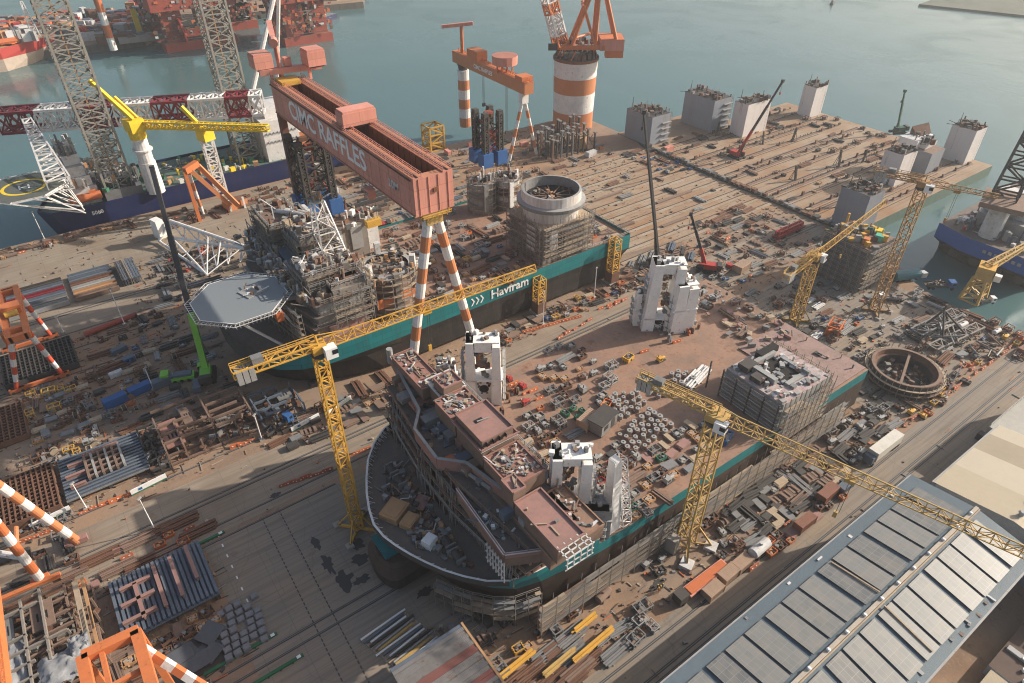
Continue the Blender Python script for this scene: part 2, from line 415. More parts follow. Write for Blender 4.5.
strip('road', [(-120, 119), (250, 119), (250, 139), (-120, 139)], road_m, .02)
strip('service_road', [(-120, 26), (238, 26), (236, 43.5), (-120, 43.5)], greyroad_m, .02)
strip('quay_road', [(-120, 226), (128, 226), (128, 262), (-120, 262)], road_m, .02)
strip('quay_apron', [(-120, 262.02), (105, 262.02), (105, 302), (-120, 302)], apron_m, .016)
strip('skid_yard', [(158, 160), (252, 150), (252, 234), (158, 234)], palequay_m, .024)
strip('stern_apron', [(164, 47), (232, 47), (232, 112), (164, 112)], greyroad_m, .012)
strip('bow_apron', [(-2, 62), (60, 62), (60, 117), (-2, 117)], greyroad_m, .014)
# crane rails set in dark slots
rails = MB(darksteel)
for y, x0, x1 in ((84.9, -120, 60), (82.2, -120, 60), (36.2, -120, 236), (34.9, -120, 236), (41.2, -120, 236), (131.0, -120, 250), (129.6, -120, 250), (121.5, -120, 250), (217, -60, 160), (239.5, -120, 160), (241.0, -120, 160), (203.5, -120, 20), (227, -120, 150), (143.6, -120, 45), (117.2, -120, 30), (60.5, -120, 40)):
    rails.bx(x0, x1, y - .28, y + .28, .03, .07, darksteel); rails.bx(x0, x1, y - .06, y + .06, .07, .16, greysteel)
struct('crane_rails', rails)
mk = MB(dark)
for x0, x1 in ((10.5, 106), (14.6, 112)):
    for k in range(48):
        t = k / 47; y = 60 + (117 - 60) * t; mk.box((x0 + .02 * k, y, .03), (.26, .8, .01), 0, darksteel)
for k in range(10): mk.box((1.5, 88 + k * 3.4, .03), (.3, .9, .01), 0, clean_white)
struct('ground_markings', mk)
# oil soaked ground off the bow and other spills, dirt of the place itself
stain_m = mat('oil_stain', (.05, .047, .045), .55, dirt=.5, dirt_col=(.06, .055, .05), scale=.6)
def blot(cx, cy, rx, ry, seed, z=.034):
    q = random.Random(seed); n = 22; P = []
    for k in range(n):
        a = 2 * math.pi * k / n; r = q.uniform(.55, 1.15); P.append((cx + rx * r * math.cos(a), cy + ry * r * math.sin(a), z))
    return P
b = MB(stain_m)
for k, (cx, cy, rx, ry) in enumerate(((19.0, 103.5, .9, 2.2), (19.0, 96.5, 1.3, 3.2), (20.3, 90.5, 2.0, 3.0), (23.5, 88.6, 2.2, 1.2), (25.5, 93.5, 2.6, 1.6), (26.6, 97.3, 1.6, 1.8), (16.5, 122.5, 1.4, .9), (33, 78, 2.5, 1.2), (21, 74, 1.6, 1.0), (52, 50.5, 2.2, .8), (75, 50, 2.8, .9))): b.poly(blot(cx, cy, rx, ry, k, .034 + .002 * k))
struct('oil_stain', b)
# far yard across the basin and the distant shore
fy = MB(ground_m)
FQ = [(-420, 640), (-10, 636), (96, 628), (104, 640), (112, 720), (300, 640), (335, 760), (-420, 1100)]
fy.prism(FQ[:4] + [(112, 690), (300, 660), (330, 720), (-420, 790)], -9, .5, quaywall, ground_m)
struct('far_quay', fy)
fs = MB(mat('far_shore_land', (.13, .14, .11), .9, dirt=.5, dirt_col=(.06, .07, .05), scale=.03))
fs.prism([(742, 352), (772, 268), (800, 180), (1200, 150), (1300, 330), (900, 372)], -8, -3.2)
struct('far_shore', fs)
# submersible barge deck with long skid beams
bd = MB(palequay_m)
t = thing('submersible_barge', 'long tan barge deck ribbed with skid rails, block towers at its corners', 'barge', (257, 117, -5))
hull = MB(palequay_m); hull.bx(254.5, 374, 117, 235.5, -8, .3, mat('barge_side', (.10, .16, .13), .7, dirt=.4), palequay_m); part(t, 'deck', hull)
wing = MB(deckbrown); wing.bx(256, 312, 235.6, 257, -8, .26, MATS['barge_side'], mat('tan_earth', (.30, .20, .13), .9, dirt=.5, dirt_col=(.16, .12, .09), scale=.08)); wing.bx(254.6, 312, 229, 235.5, .3, .34, MATS['tan_earth']); part(t, 'wing_deck', wing)
sk = MB(concrete)
for k, y in enumerate((124, 129.5, 137, 141, 150, 158, 161.5, 172, 181, 185, 194, 203, 207, 219, 226)):
    x1 = 368 - (k % 3) * 6; sk.bx(258, x1, y - .5, y + .5, .3, .55, brownsteel); sk.bx(258, x1, y + .5, y + .8, .3, .9, darksteel); sk.bx(258, x1 - 20, y - 1.9, y - 1.75, .3, .5, darksteel)
    for j in range(18):
        if rnd.random() < .35: x = 262 + j * 6 + rnd.uniform(-2, 2); sk.box((x, y + rnd.uniform(-.5, .5), .7), (rnd.uniform(.6, 1.6), .8, rnd.uniform(.8, 2.2)), 0, rnd.choice((darksteel, rust, brownsteel)))
for k in range(260):
    y = rnd.choice((129.5, 141, 150, 158, 172, 181, 194, 203, 207, 219)) + .65; x = rnd.uniform(260, 366); sk.bar((x, y, .3), (x, y, rnd.uniform(1.2, 2.0)), .22, m=darksteel, caps=False)
part(t, 'skid_beams', sk)
tr = MB(darksteel); tr.bx(252.6, 255.6, 118, 234, .3, .7, darksteel)
for k in range(40): tr.box((254, 119 + k * 2.9, 1), (rnd.uniform(1.2, 3), 2.2, rnd.uniform(.2, 1.3)), rnd.uniform(-.2, .2), rnd.choice((darksteel, rust, greysteel)))
part(t, 'hinge_gap', tr)
skid_c = slab_material('skid_concrete', (.36, .29, .22), (.29, .19, .12), (.17, .13, .10))
sr = MB(wood)
for k, y in enumerate((154, 160, 166, 171, 177, 183, 188, 194, 201, 207, 214, 222, 229)):
    sr.bx(162 + (k % 4) * 3, 251, y - .9, y + .9, .03, .2, skid_c); sr.bx(162, 251, y + .9, y + 1.15, .03, .42, darksteel)
for k, (x0, y0, w_) in enumerate(((196, 166, 14), (210, 183, 22), (188, 201, 18), (226, 214, 16), (180, 176, 9))): sr.bx(x0, x0 + w_, y0 - .8, y0 + .4, .32, .9, brownsteel)
tag(sr.build('skidway', loc=(162, 154, 0)), 'row of pale concrete skid tracks between the teal hull and the barge deck', 'skidway')
guide_w = mat('guide_white', (.80, .78, .75), .5, dirt=.3, dirt_col=(.5, .46, .42), rust=.05, scale=.4)
# ------------------------------------------------------------------ the two installation vessels under construction
DZ = 14.0


def hull_plan(x0, x1, y0, y1, full=True, n=7):
    """plan outline (counter-clockwise), bow towards -X; full: deck outline, else the finer waterline"""
    yc = (y0 + y1) / 2; hb = (y1 - y0) / 2
    P = [(x1, y0), (x1, y1)]
    k = 33 if full else 46
    arc = []
    for i in range(0, 2 * n + 1):
        a = math.pi / 2 - math.pi * i / (2 * n)
        s, c = math.sin(a), math.cos(a)
        e = .62 if full else .8
        arc.append((x0 + k * (1 - abs(c) ** e) if abs(c) > 1e-6 else x0 + k, yc + hb * (abs(s) ** .95) * (1 if s > 0 else -1)))
    return P + arc


darkplank = mat('old_plank', (.20, .15, .11), .85, dirt=.5, dirt_col=(.1, .08, .06), scale=.8)
def scaffold(mb, p, q, z0, z1, lift=2.0, bay=3.4, depth=1.3, side=1, planks=True, tm=None, pm=None):
    """tube scaffold on the vertical plane p-q: standards, ledgers, plank lifts, guard rails"""
    p = Vector((p[0], p[1], 0)); q = Vector((q[0], q[1], 0)); d = q - p; L_ = d.length; d.normalize()
    nrm = Vector((d.y, -d.x, 0)) * side; n = max(1, int(L_ / bay)); tm = tm or tube_m; pm = pm or wood
    for k in range(n + 1):
        for o in (0.15, depth):
            c = p + d * (L_ * k / n) + nrm * o; mb.bar(c + Vector((0, 0, z0)), c + Vector((0, 0, z1 + rnd.uniform(.3, 1.3))), .13, m=tm, caps=False)
    z = z0 + lift
    while z <= z1 + .01:
        a = p + nrm * (depth * .55) + Vector((0, 0, z)); b = a + d * L_
        if planks:
            x = 0
            while x < L_:
                l = min(rnd.uniform(4, 9), L_ - x)
                if rnd.random() < .92: mb.bar(a + d * x, a + d * (x + l), depth * rnd.uniform(.55, .95), .16, rnd.choice((pm, pm, brownsteel, tube_m, greysteel, darkplank)))
                x += l
        for o in (depth,):
            for hh in (.55, 1.1): mb.bar(p + nrm * o + Vector((0, 0, z + hh)), p + nrm * o + d * L_ + Vector((0, 0, z + hh)), .1, m=tm, caps=False)
        z += lift
    for k in range(0, n, 7):
        A = p + d * (L_ * k / n) + nrm * (depth + .05); B = p + d * (L_ * min(k + 3, n) / n) + nrm * (depth + .05)
        mb.bar(A + Vector((0, 0, z0)), B + Vector((0, 0, z1)), .1, m=tm, caps=False)


def clutter(mb, n, pts_fn, s=(.4, 1.8), hmax=1.6, mats=None):
    """deck fittings and site litter that belong to one structure"""
    for _ in range(n):
        x, y, z = pts_fn(); k = rnd.random(); m = rnd.choice(mats or (greysteel, brownsteel, darksteel, lightsteel, wood, rust))
        if k < .55: mb.box((x, y, z), (rnd.uniform(*s), rnd.uniform(*s), rnd.uniform(.3, hmax)), rnd.uniform(0, 3), m)
        elif k < .75:
            a = rnd.uniform(0, 3.14); l = rnd.uniform(1, 4); mb.bar((x, y, z + .15), (x + l * math.cos(a), y + l * math.sin(a), z + rnd.uniform(.15, .8)), .22, m=m)
        else: mb.tube((x, y, z), (x, y, z + rnd.uniform(.5, hmax * 1.4)), rnd.uniform(.15, .5), n=7, m=m)


def rect_fn(x0, x1, y0, y1, z): return lambda: (rnd.uniform(x0, x1), rnd.uniform(y0, y1), z)


def poly_fn(poly, z):
    xs = [p[0] for p in poly]; ys = [p[1] for p in poly]
    def inside(x, y):
        c = False
        for i in range(len(poly)):
            a, b = poly[i], poly[i - 1]
            if (a[1] > y) != (b[1] > y) and x < (b[0] - a[0]) * (y - a[1]) / (b[1] - a[1]) + a[0]: c = not c
        return c
    def f():
        while True:
            x, y = rnd.uniform(min(xs), max(xs)), rnd.uniform(min(ys), max(ys))
            if inside(x, y): return (x, y, z)
    return f


def windows(parent, name, p, q, z, w=.9, h=1.0, gap=2.2, nrm=(0, -1), m=None):
    """row of small dark window panes standing a little proud of a wall"""
    p = Vector((p[0], p[1], 0)); q = Vector((q[0], q[1], 0)); d = q - p; L_ = d.length; d.normalize(); N_ = Vector((nrm[0], nrm[1], 0))
    x = gap * .6
    while x < L_ - gap * .4:
        b = MB(m or glass); c = p + d * x + N_ * .03; b.bar(c + Vector((0, 0, z)), c + Vector((0, 0, z + h)), w if abs(d.x) > .5 else .06, .06 if abs(d.x) > .5 else w); x += gap
        part(parent, name, b)


def jack_house(ship, cx, cy, s, z0, hs, mats, links, name='jack_house', lab=None, cw=3.0):
    """white guide columns round a leg well, tied at the top"""
    b = MB(mats[0]); C4 = [(-1, -1), (1, -1), (1, 1), (-1, 1)]
    b.bx(cx - s / 2 + 1, cx + s / 2 - 1, cy - s / 2 + 1, cy + s / 2 - 1, z0 + .02, z0 + .12, dark)
    for (u, v), h in zip(C4, hs):
        x, y = cx + u * s / 2, cy + v * s / 2
        if h <= 0: continue
        b.bx(x - cw / 2, x + cw / 2, y - cw / 2, y + cw / 2, z0, z0 + h, mats[0])
        b.bx(x - cw / 2 - .35, x + cw / 2 + .35, y - cw / 2 - .35, y + cw / 2 + .35, z0 + h * .42, z0 + h * .42 + .5, mats[1])
        b.bx(x - cw / 2 - .3, x + cw / 2 + .3, y - cw / 2 - .3, y + cw / 2 + .3, z0 + h, z0 + h + .25, mats[1])
        for k in range(5): b.box((x + rnd.uniform(-1, 1), y + rnd.uniform(-1, 1), z0 + h + .25), (rnd.uniform(.3, .9), rnd.uniform(.3, .9), rnd.uniform(.3, 1.1)), rnd.uniform(0, 1), rnd.choice((brownsteel, greysteel, mats[0])))
        for k in range(int(h / 3)):
            zz = z0 + 2 + k * 3; b.bx(x - cw / 2 - .06, x + cw / 2 + .06, y - .5, y + .5, zz, zz + 1.1, mats[1]); b.bx(x - .5, x + .5, y - cw / 2 - .06, y + cw / 2 + .06, zz + .4, zz + 1.4, rnd.choice((mats[1], greysteel)))
    part(ship, name, b, lab)
    for i, j, h, t, hh in links:
        a = (cx + C4[i][0] * s / 2, cy + C4[i][1] * s / 2, z0 + h); c = (cx + C4[j][0] * s / 2, cy + C4[j][1] * s / 2, z0 + h); tb.bar(a, c, t, hh)
        for k in range(3):
            f = rnd.uniform(.25, .75); tb.box((a[0] + (c[0] - a[0]) * f, a[1] + (c[1] - a[1]) * f, a[2] + hh / 2), (1, 1, rnd.uniform(.3, 1)), 0, rnd.choice((rust, greysteel)))
    if links: part(ship, 'jack_house_beam', tb)


# ============ vessel under construction with pink decks (near)
v1 = thing('vessel', 'unfinished vessel with pink primed deckhouse roofs and white jack columns, bow under the yellow crane', 'ship', (95, 86, 0))
X0, X1, Y0, Y1 = 27.5, 160.5, 57.5, 114.5
deck = [(X1, Y0), (X1, Y1), (62, 114.5), (50, 114.3), (43, 112.6), (38.8, 109.6), (35.2, 105.6), (32.6, 101), (30.6, 96.8), (29.1, 92.6), (28.1, 88.3), (28.4, 84.4), (29.4, 80.9), (30.8, 77.3), (32.3, 74.1), (34.3, 70.4), (36.7, 67), (39.7, 63.6), (43.4, 61), (49, 59.6), (56, 58.9), (64, 58.2), (73, 57.8)]
def pull(pl, k): return [(x + max(0, 62 - x) * k, 86 + (y - 86) * (1 - max(0, 62 - x) * k * .010)) for x, y in pl]
wl = pull(deck, .22)
mid = [(a[0] * .35 + b[0] * .65, a[1] * .35 + b[1] * .65) for a, b in zip(deck, wl)]
h = MB()
P3 = lambda pl, z: [(x, y, z) for x, y in pl]
bowgrey = mat('bow_dark_grey', (.05, .052, .055), .6, dirt=.5, dirt_col=(.09, .075, .06))  # dark grey that replaces the teal band round the bow
nt_ = pull(deck, .10); mid = [(a[0] * .5 + b[0] * .5, a[1] * .5 + b[1] * .5) for a, b in zip(nt_, wl)]
h.loft(P3(wl, 1.4), P3(mid, 7.0), brownhull); h.loft(P3(mid, 7.0), P3(nt_, 10.8), brownhull)
for (a, b_, a2, b2) in zip(nt_, nt_[1:] + nt_[:1], deck, deck[1:] + deck[:1]): h.mesh([(*a, 10.8), (*b_, 10.8), (*b2, DZ), (*a2, DZ)], [(0, 1, 2, 3)], teal if max(a[0], b_[0]) > 41 and (a[1] + b_[1]) / 2 < 70 or min(a[0], b_[0]) > 58 else bowgrey)
h.poly(list(reversed(P3(wl, 1.4))), brownhull)
part(v1, 'hull', h)
d = MB(deckbrown); d.poly(P3(deck, DZ), deckbrown)
fd = [p for p in deck if p[0] < 51]; d.poly([(x, y, DZ + .02) for x, y in fd], mat('fore_deck', (.125, .112, .102), .8, dirt=.6, dirt_col=(.20, .145, .11), scale=.35, rust=.3))
part(v1, 'main_deck', d)
bulb = MB(brownhull)
bulb.loft([(26.3 + 3.2 * (1 - math.cos(t_)), 87 + 6.2 * math.sin(t_), 1.2) for t_ in [math.pi * (k - 8) / 16 for k in range(17)]] + [(38, 93, 1.2), (38, 81, 1.2)], [(26.0 + 3.2 * (1 - math.cos(t_)), 87 + 6.4 * math.sin(t_), 4.6) for t_ in [math.pi * (k - 8) / 16 for k in range(17)]] + [(38, 93, 4.6), (38, 81, 4.6)], blackhull)
bulb.loft([(26.0 + 3.2 * (1 - math.cos(t_)), 87 + 6.4 * math.sin(t_), 4.6) for t_ in [math.pi * (k - 8) / 16 for k in range(17)]] + [(38, 93, 4.6), (38, 81, 4.6)], [(27.6 + 3.2 * (1 - math.cos(t_)), 87 + 4.6 * math.sin(t_), 7.6) for t_ in [math.pi * (k - 8) / 16 for k in range(17)]] + [(38, 91, 7.6), (38, 83, 7.6)], brownhull)
bulb.poly([(27.6 + 3.2 * (1 - math.cos(t_)), 87 + 4.6 * math.sin(t_), 7.6) for t_ in [math.pi * (k - 8) / 16 for k in range(17)]] + [(38, 91, 7.6), (38, 83, 7.6)], brownhull); bulb.bx(28.2, 31.5, 84.6, 91.6, 7.62, 7.9, teal)
part(v1, 'bulbous_bow', bulb, 'teal topped bulb under the bow')
# bow bulwark with stanchion frames
bw = MB(white)
fore = deck[3:22]
ins = [(x + (70 - x) * .009 + .1, y + (86 - y) * .009) for x, y in fore]
for a, b, c, e in zip(fore, fore[1:], ins, ins[1:]):
    bw.mesh([(*a, DZ), (*b, DZ), (*b, DZ + 1.6), (*a, DZ + 1.6)], [(0, 1, 2, 3)], teal if a[1] < 66 and a[0] > 41 else bowgrey)
    bw.mesh([(*a, DZ + 1.6), (*b, DZ + 1.6), (*e, DZ + 1.62), (*c, DZ + 1.62)], [(0, 1, 2, 3)], white)
    nn = max(1, int(math.dist(a, b) / 1.25))
    for k in range(nn):
        t = (k + .5) / nn; p = Vector((a[0] + (b[0] - a[0]) * t, a[1] + (b[1] - a[1]) * t, DZ)); q = Vector((c[0] + (e[0] - c[0]) * t, c[1] + (e[1] - c[1]) * t, DZ)); dq = (q - p).normalized(); ln_ = rnd.uniform(.5, 1.2)
        bw.mesh([p + Vector((0, 0, 1.55)), p + dq * ln_ + Vector((0, 0, .05)), p + dq * .1 + Vector((0, 0, .05))], [(0, 1, 2)], white)
        bw.bar(p + Vector((0, 0, 1.5)) + dq * .2, p + dq * (ln_ + .5) + Vector((0, 0, .05)), .16, .1, lightsteel if rnd.random() < .6 else white)
part(v1, 'bow_bulwark', bw)
# forecastle machinery
fc = MB(greysteel)
clutter(fc, 170, poly_fn([(33, 78), (40, 68), (41, 104), (33, 96)], DZ + .02), (.3, 1.6), 1.3, (greysteel, brownsteel, lightsteel, darksteel, tan, rust, greysteel))
for y in (72, 76, 96, 100): fc.tube((38.5, y - 1.2, DZ + 1), (38.5, y + 1.2, DZ + 1), .9, n=12, m=darksteel); fc.bx(37.4, 39.6, y - 1.6, y - 1.3, DZ, DZ + 1.9, greysteel); fc.bx(37.4, 39.6, y + 1.3, y + 1.6, DZ, DZ + 1.9, greysteel)
for y in (80, 90.5): fc.path([(35, y, DZ + .3), (36.5, y + 1.5, DZ + .3), (38, y + .6, DZ + .3), (39.4, y + 2, DZ + .3)], .14, m=white)
part(v1, 'mooring_gear', fc)
# deckhouse: galleries stacked in front, roofs in pink primer
lv = MB(greysteel); gal = MB(darksteel); rl = MB(greysteel)
for k in range(4):
    z0 = DZ + k * 3.1; xf = 43.2 + k * .35; ya, yb = 60.5 - min(k, 1) * 1.5, 111.5 + min(k, 1) * 1.5
    pl = [(58, ya), (58, yb), (xf + 2.6, yb), (xf + .6, 93), (xf + .6, 80), (xf + 2.6, ya)]
    pl = list(reversed(pl)); pl.reverse()
    lv.prism(pl, z0, z0 + 2.7, (greysteel, primer, brownsteel, greysteel, primer)[k], darkdeck)
    ov = [(58.4, ya - .8), (58.4, yb + .8), (xf + 1.4, yb + .8), (xf - .9, 93.6), (xf - .9, 79.4), (xf + 1.4, ya - .8)]
    gal.prism(ov, z0 + 2.7, z0 + 3.0, (brownsteel, tube_m, pinkprimer, primer, pinkprimer)[k], darkdeck, bottom=True)
    rl.rail(ov[1:], z0 + 3.0, 1.1, 1.6, .07, m=rnd.choice((greysteel, lightsteel, brownsteel)))
fs_ = MB(tube_m)
for k in range(190):
    y = rnd.uniform(60, 112); lvl = rnd.randint(0, 3); xf = 42.3 + lvl * .35 + (1.6 if y > 95 or y < 78 else 0); z = DZ + lvl * 3.1
    fs_.bar((xf, y, z), (xf, y, z + rnd.uniform(2.4, 4.2)), .16, m=rnd.choice((tube_m, lightsteel, brownsteel)), caps=False)
    if rnd.random() < .6: l_ = rnd.uniform(2, 7); fs_.bar((xf + .5, y, z + .15), (xf + .5, y + l_, z + .15), rnd.uniform(.4, 1), .1, rnd.choice((wood, brownsteel, greysteel, pinkprimer)))
    if rnd.random() < .5: fs_.box((xf + rnd.uniform(.3, 1.2), y, z + .05), (rnd.uniform(.4, 1.1), rnd.uniform(.4, 1.4), rnd.uniform(.4, 1.2)), 0, rnd.choice((greysteel, lightsteel, bluegrey, brownsteel, tan)))
for lvl in range(4):
    xf = 42.2 + lvl * .35; z = DZ + lvl * 3.1
    for j in range(13):
        y = 61 + j * 4.0; fs_.bar((xf + (1.6 if y > 95 or y < 78 else 0), y, z), (xf + (1.6 if y > 95 or y < 78 else 0), y, z + 3.6), .13, m=lightsteel if j % 3 else tube_m, caps=False)
part(v1, 'gallery_fitting', fs_)
part(v1, 'deckhouse', lv); part(v1, 'gallery', gal); part(v1, 'gallery_railing', rl)
windows(v1, 'window', (45.5, 58.9), (57, 58.9), 18.2, 1.0, 1.0, 2.3)
windows(v1, 'window', (45.5, 58.9), (57, 58.9), 21.2, 1.0, 1.0, 2.3)
# bridge deck with its forward pointing parapet
br = MB(pinkprimer)
par = [(50.6, 121), (46.6, 99.2), (42.9, 94.6), (42.4, 84.6), (46.6, 80.2), (48.9, 68.5), (49.4, 58)]
for a, b in zip(par, par[1:]):
    for z in (27.6,): br.bar((*a, z + .7), (*b, z + .7), .4, 3.0, pinkprimer); br.bar((*a, z + 2.27), (*b, z + 2.27), .62, .14, lightsteel); br.bar((*a, z - 1.2), (*b, z - 1.2), .2, .18, greysteel)
br.tube((50.4, 120.2, 27.5), (50.4, 120.2, 31.6), .75, n=12, m=lightsteel)
part(v1, 'bridge_parapet', br)
bdk = MB(darkdeck); bdk.prism([(57, 58), (57, 116), (50.5, 120.6), (46.8, 99.1), (43.1, 94.5), (42.6, 84.7), (46.8, 80.3), (49.1, 68.5), (49.6, 58)], 27.2, 27.5, darksteel, darkdeck, bottom=True)
clutter(bdk, 120, poly_fn([(56, 60), (52, 112), (48, 98), (44, 93), (44, 86), (48, 80), (50, 66)], 27.5), (.4, 1.8), 1.4, (greysteel, bluegrey, darksteel, lightsteel, tan))
for k in range(9): bdk.bar((46 + k * .25, 88, 27.7), (48.6 + k * .25, 92.5, 27.7), .2, m=bluegrey)
bdk.bx(44.4, 46, 82.7, 85, 27.5, 28.6, vividorange)
for k in range(16): bdk.bx(45 + rnd.uniform(0, 4), 49 + rnd.uniform(0, 3), 62 + k * 3.3, 63.2 + k * 3.3 + rnd.uniform(0, 1.6), 27.5, 28 + rnd.uniform(.2, 1.6), rnd.choice((greysteel, brownsteel, primer, bluegrey, lightsteel)))
bdk.bar((47.4, 73, 28.2), (45.6, 80.5, 28.2), .5, .5, lightsteel)
part(v1, 'bridge_deck', bdk)
un = MB(brownsteel); un.bx(47.5, 57.6, 58, 114, 26.2, 27.2, brownsteel); un.bx(43.6, 57.6, 84, 95, 26.2, 27.2, brownsteel); part(v1, 'under_bridge', un)
# lower wing terrace on the starboard fore side
wg = MB(greysteel)
wg.prism([(47.5, 57), (47.5, 78), (42.8, 78), (41.6, 60)], 23, 25.6, brownsteel, darkdeck)
wg.rail([(47.5, 57), (41.6, 60), (42.8, 78)], 25.6, 1.2, 1.2, .12, m=pinkprimer)
for a, b in (((41.6, 60), (42.8, 78)), ((47.5, 57), (41.6, 60))): wg.bar((*a, 26.1), (*b, 26.1), .3, 1.0, pinkprimer); wg.bar((*a, 26.8), (*b, 26.8), .55, .15, offwhite)
clutter(wg, 26, rect_fn(43, 47, 60, 76, 25.6), (.3, 1.2), 1.0, (lightsteel, greysteel, white, bluegrey))
for k in range(10): wg.bar((43.2 + k * .33, 66, 25.9), (44.4 + k * .33, 71, 25.9), .16, m=lightsteel)
for k in range(7): wg.bar((40.8, 59 + k * .9, 20), (40.8, 59 + k * .9, 26), .2, m=offwhite, caps=False)
for z in (21, 23, 25): wg.bar((40.8, 59, z), (40.8, 65, z), .2, m=offwhite)
part(v1, 'wing_terrace', wg)


def roof_block(name, x0, x1, y0, y1, z0, z1, roof, walls=None, lip=True, junk=8, lab=None):
    b = MB(walls or brownsteel); b.bx(x0, x1, y0, y1, z0, z1, walls or brownsteel, roof); 
    if lip:
        for q in (((x0, y0), (x1, y0)), ((x1, y0), (x1, y1)), ((x1, y1), (x0, y1)), ((x0, y1), (x0, y0))): b.bar((*q[0], z1 + .18), (*q[1], z1 + .18), .28, .42, roof)
    for _k in range(junk // 2):
        xa, ya = rnd.uniform(x0 + .8, x1 - .8), rnd.uniform(y0 + .8, y1 - .8); l_ = rnd.uniform(1, 3.5); al = rnd.choice((0, 1.57, rnd.uniform(0, 3))); xb, yb = min(x1 - .3, max(x0 + .3, xa + l_ * math.cos(al))), min(y1 - .3, max(y0 + .3, ya + l_ * math.sin(al))); b.bar((xa, ya, z1 + .12), (xb, yb, z1 + .14), rnd.uniform(.15, .6), .14, rnd.choice((wood, offwhite, brownsteel, greysteel, primer)))
    clutter(b, junk, rect_fn(x0 + .6, x1 - .6, y0 + .6, y1 - .6, z1), (.25, 1.0), .6, (lightsteel, greysteel, wood, offwhite, brownsteel))
    return part(v1, name, b, lab)


roof_block('roof_block', 49.2, 54.5, 102, 116.5, 29, 32, primer, junk=30)
roof_block('roof_block', 51, 57.5, 97.2, 104, 29, 32.4, offwhite, junk=34)
roof_block('roof_block', 51.5, 56.2, 96.5, 100.8, 32.4, 35, pinkprimer, junk=12)
roof_block('roof_block', 49.0, 56.6, 88, 96.3, 29, 33, primer, junk=36)
roof_block('bridge_roof', 48.8, 56.2, 77.6, 87.2, 29, 36.2, pinkprimer, junk=1, lab='flat pink roof with a dark hatch')
roof_block('bridge_eaves', 48.1, 56.9, 76.9, 87.9, 34.2, 34.6, pinkprimer, offwhite, junk=0)
hb = MB(dark); hb.bx(50.8, 52.6, 82.6, 83.6, 36.22, 36.3, dark); part(v1, 'roof_hatch', hb)
windows(v1, 'window', (48.8, 77.58), (56.2, 77.58), 34.9, 1.2, 1.0, 1.5)
roof_block('roof_block', 48.5, 56.5, 67.5, 76.8, 29, 32.6, primer, junk=44)
roof_block('roof_block', 47.6, 50.4, 65.6, 69.4, 29, 33.6, pinkprimer, junk=2)
roof_block('roof_block', 47.6, 53.6, 52.5, 65.2, 27.5, 31.4, pinkprimer, junk=3)
roof_block('boat_deck', 47.4, 60, 54, 66, 24, 27.5, deckbrown, junk=30)
aw = MB(offwhite)
for x in (48, 49.5, 51, 52.5, 53.6):
    aw.bar((x, 50.3, 31.3), (x, 53.3, 31.3), .22, .22); aw.bar((x, 50.3, 31.3), (x, 50.3, 28.2), .18)
for y in (50.3, 51.3, 52.3): aw.bar((47.6, y, 31.3), (54, y, 31.3), .22)
for z in (28.2, 29.7): aw.bar((47.6, 50.3, z), (54, 50.3, z), .18)
part(v1, 'wing_grating', aw)
bx = MB(lightsteel)
for k in range(9): bx.bar((57.6 + (k % 3), 60 + k * 6, DZ), (57.6 + (k % 3), 60 + k * 6, 30), .35, m=lightsteel)
bx.bx(57, 60.5, 66, 108, 20, 20.4, greysteel); bx.bx(57, 61, 70, 112, 26, 26.3, brownsteel)
bx.rail([(60.5, 66), (60.5, 108)], 20.4, 1.1, 2, .07, m=lightsteel); bx.rail([(61, 70), (61, 112)], 26.3, 1.1, 2, .07, m=lightsteel)
part(v1, 'aft_stair', bx)
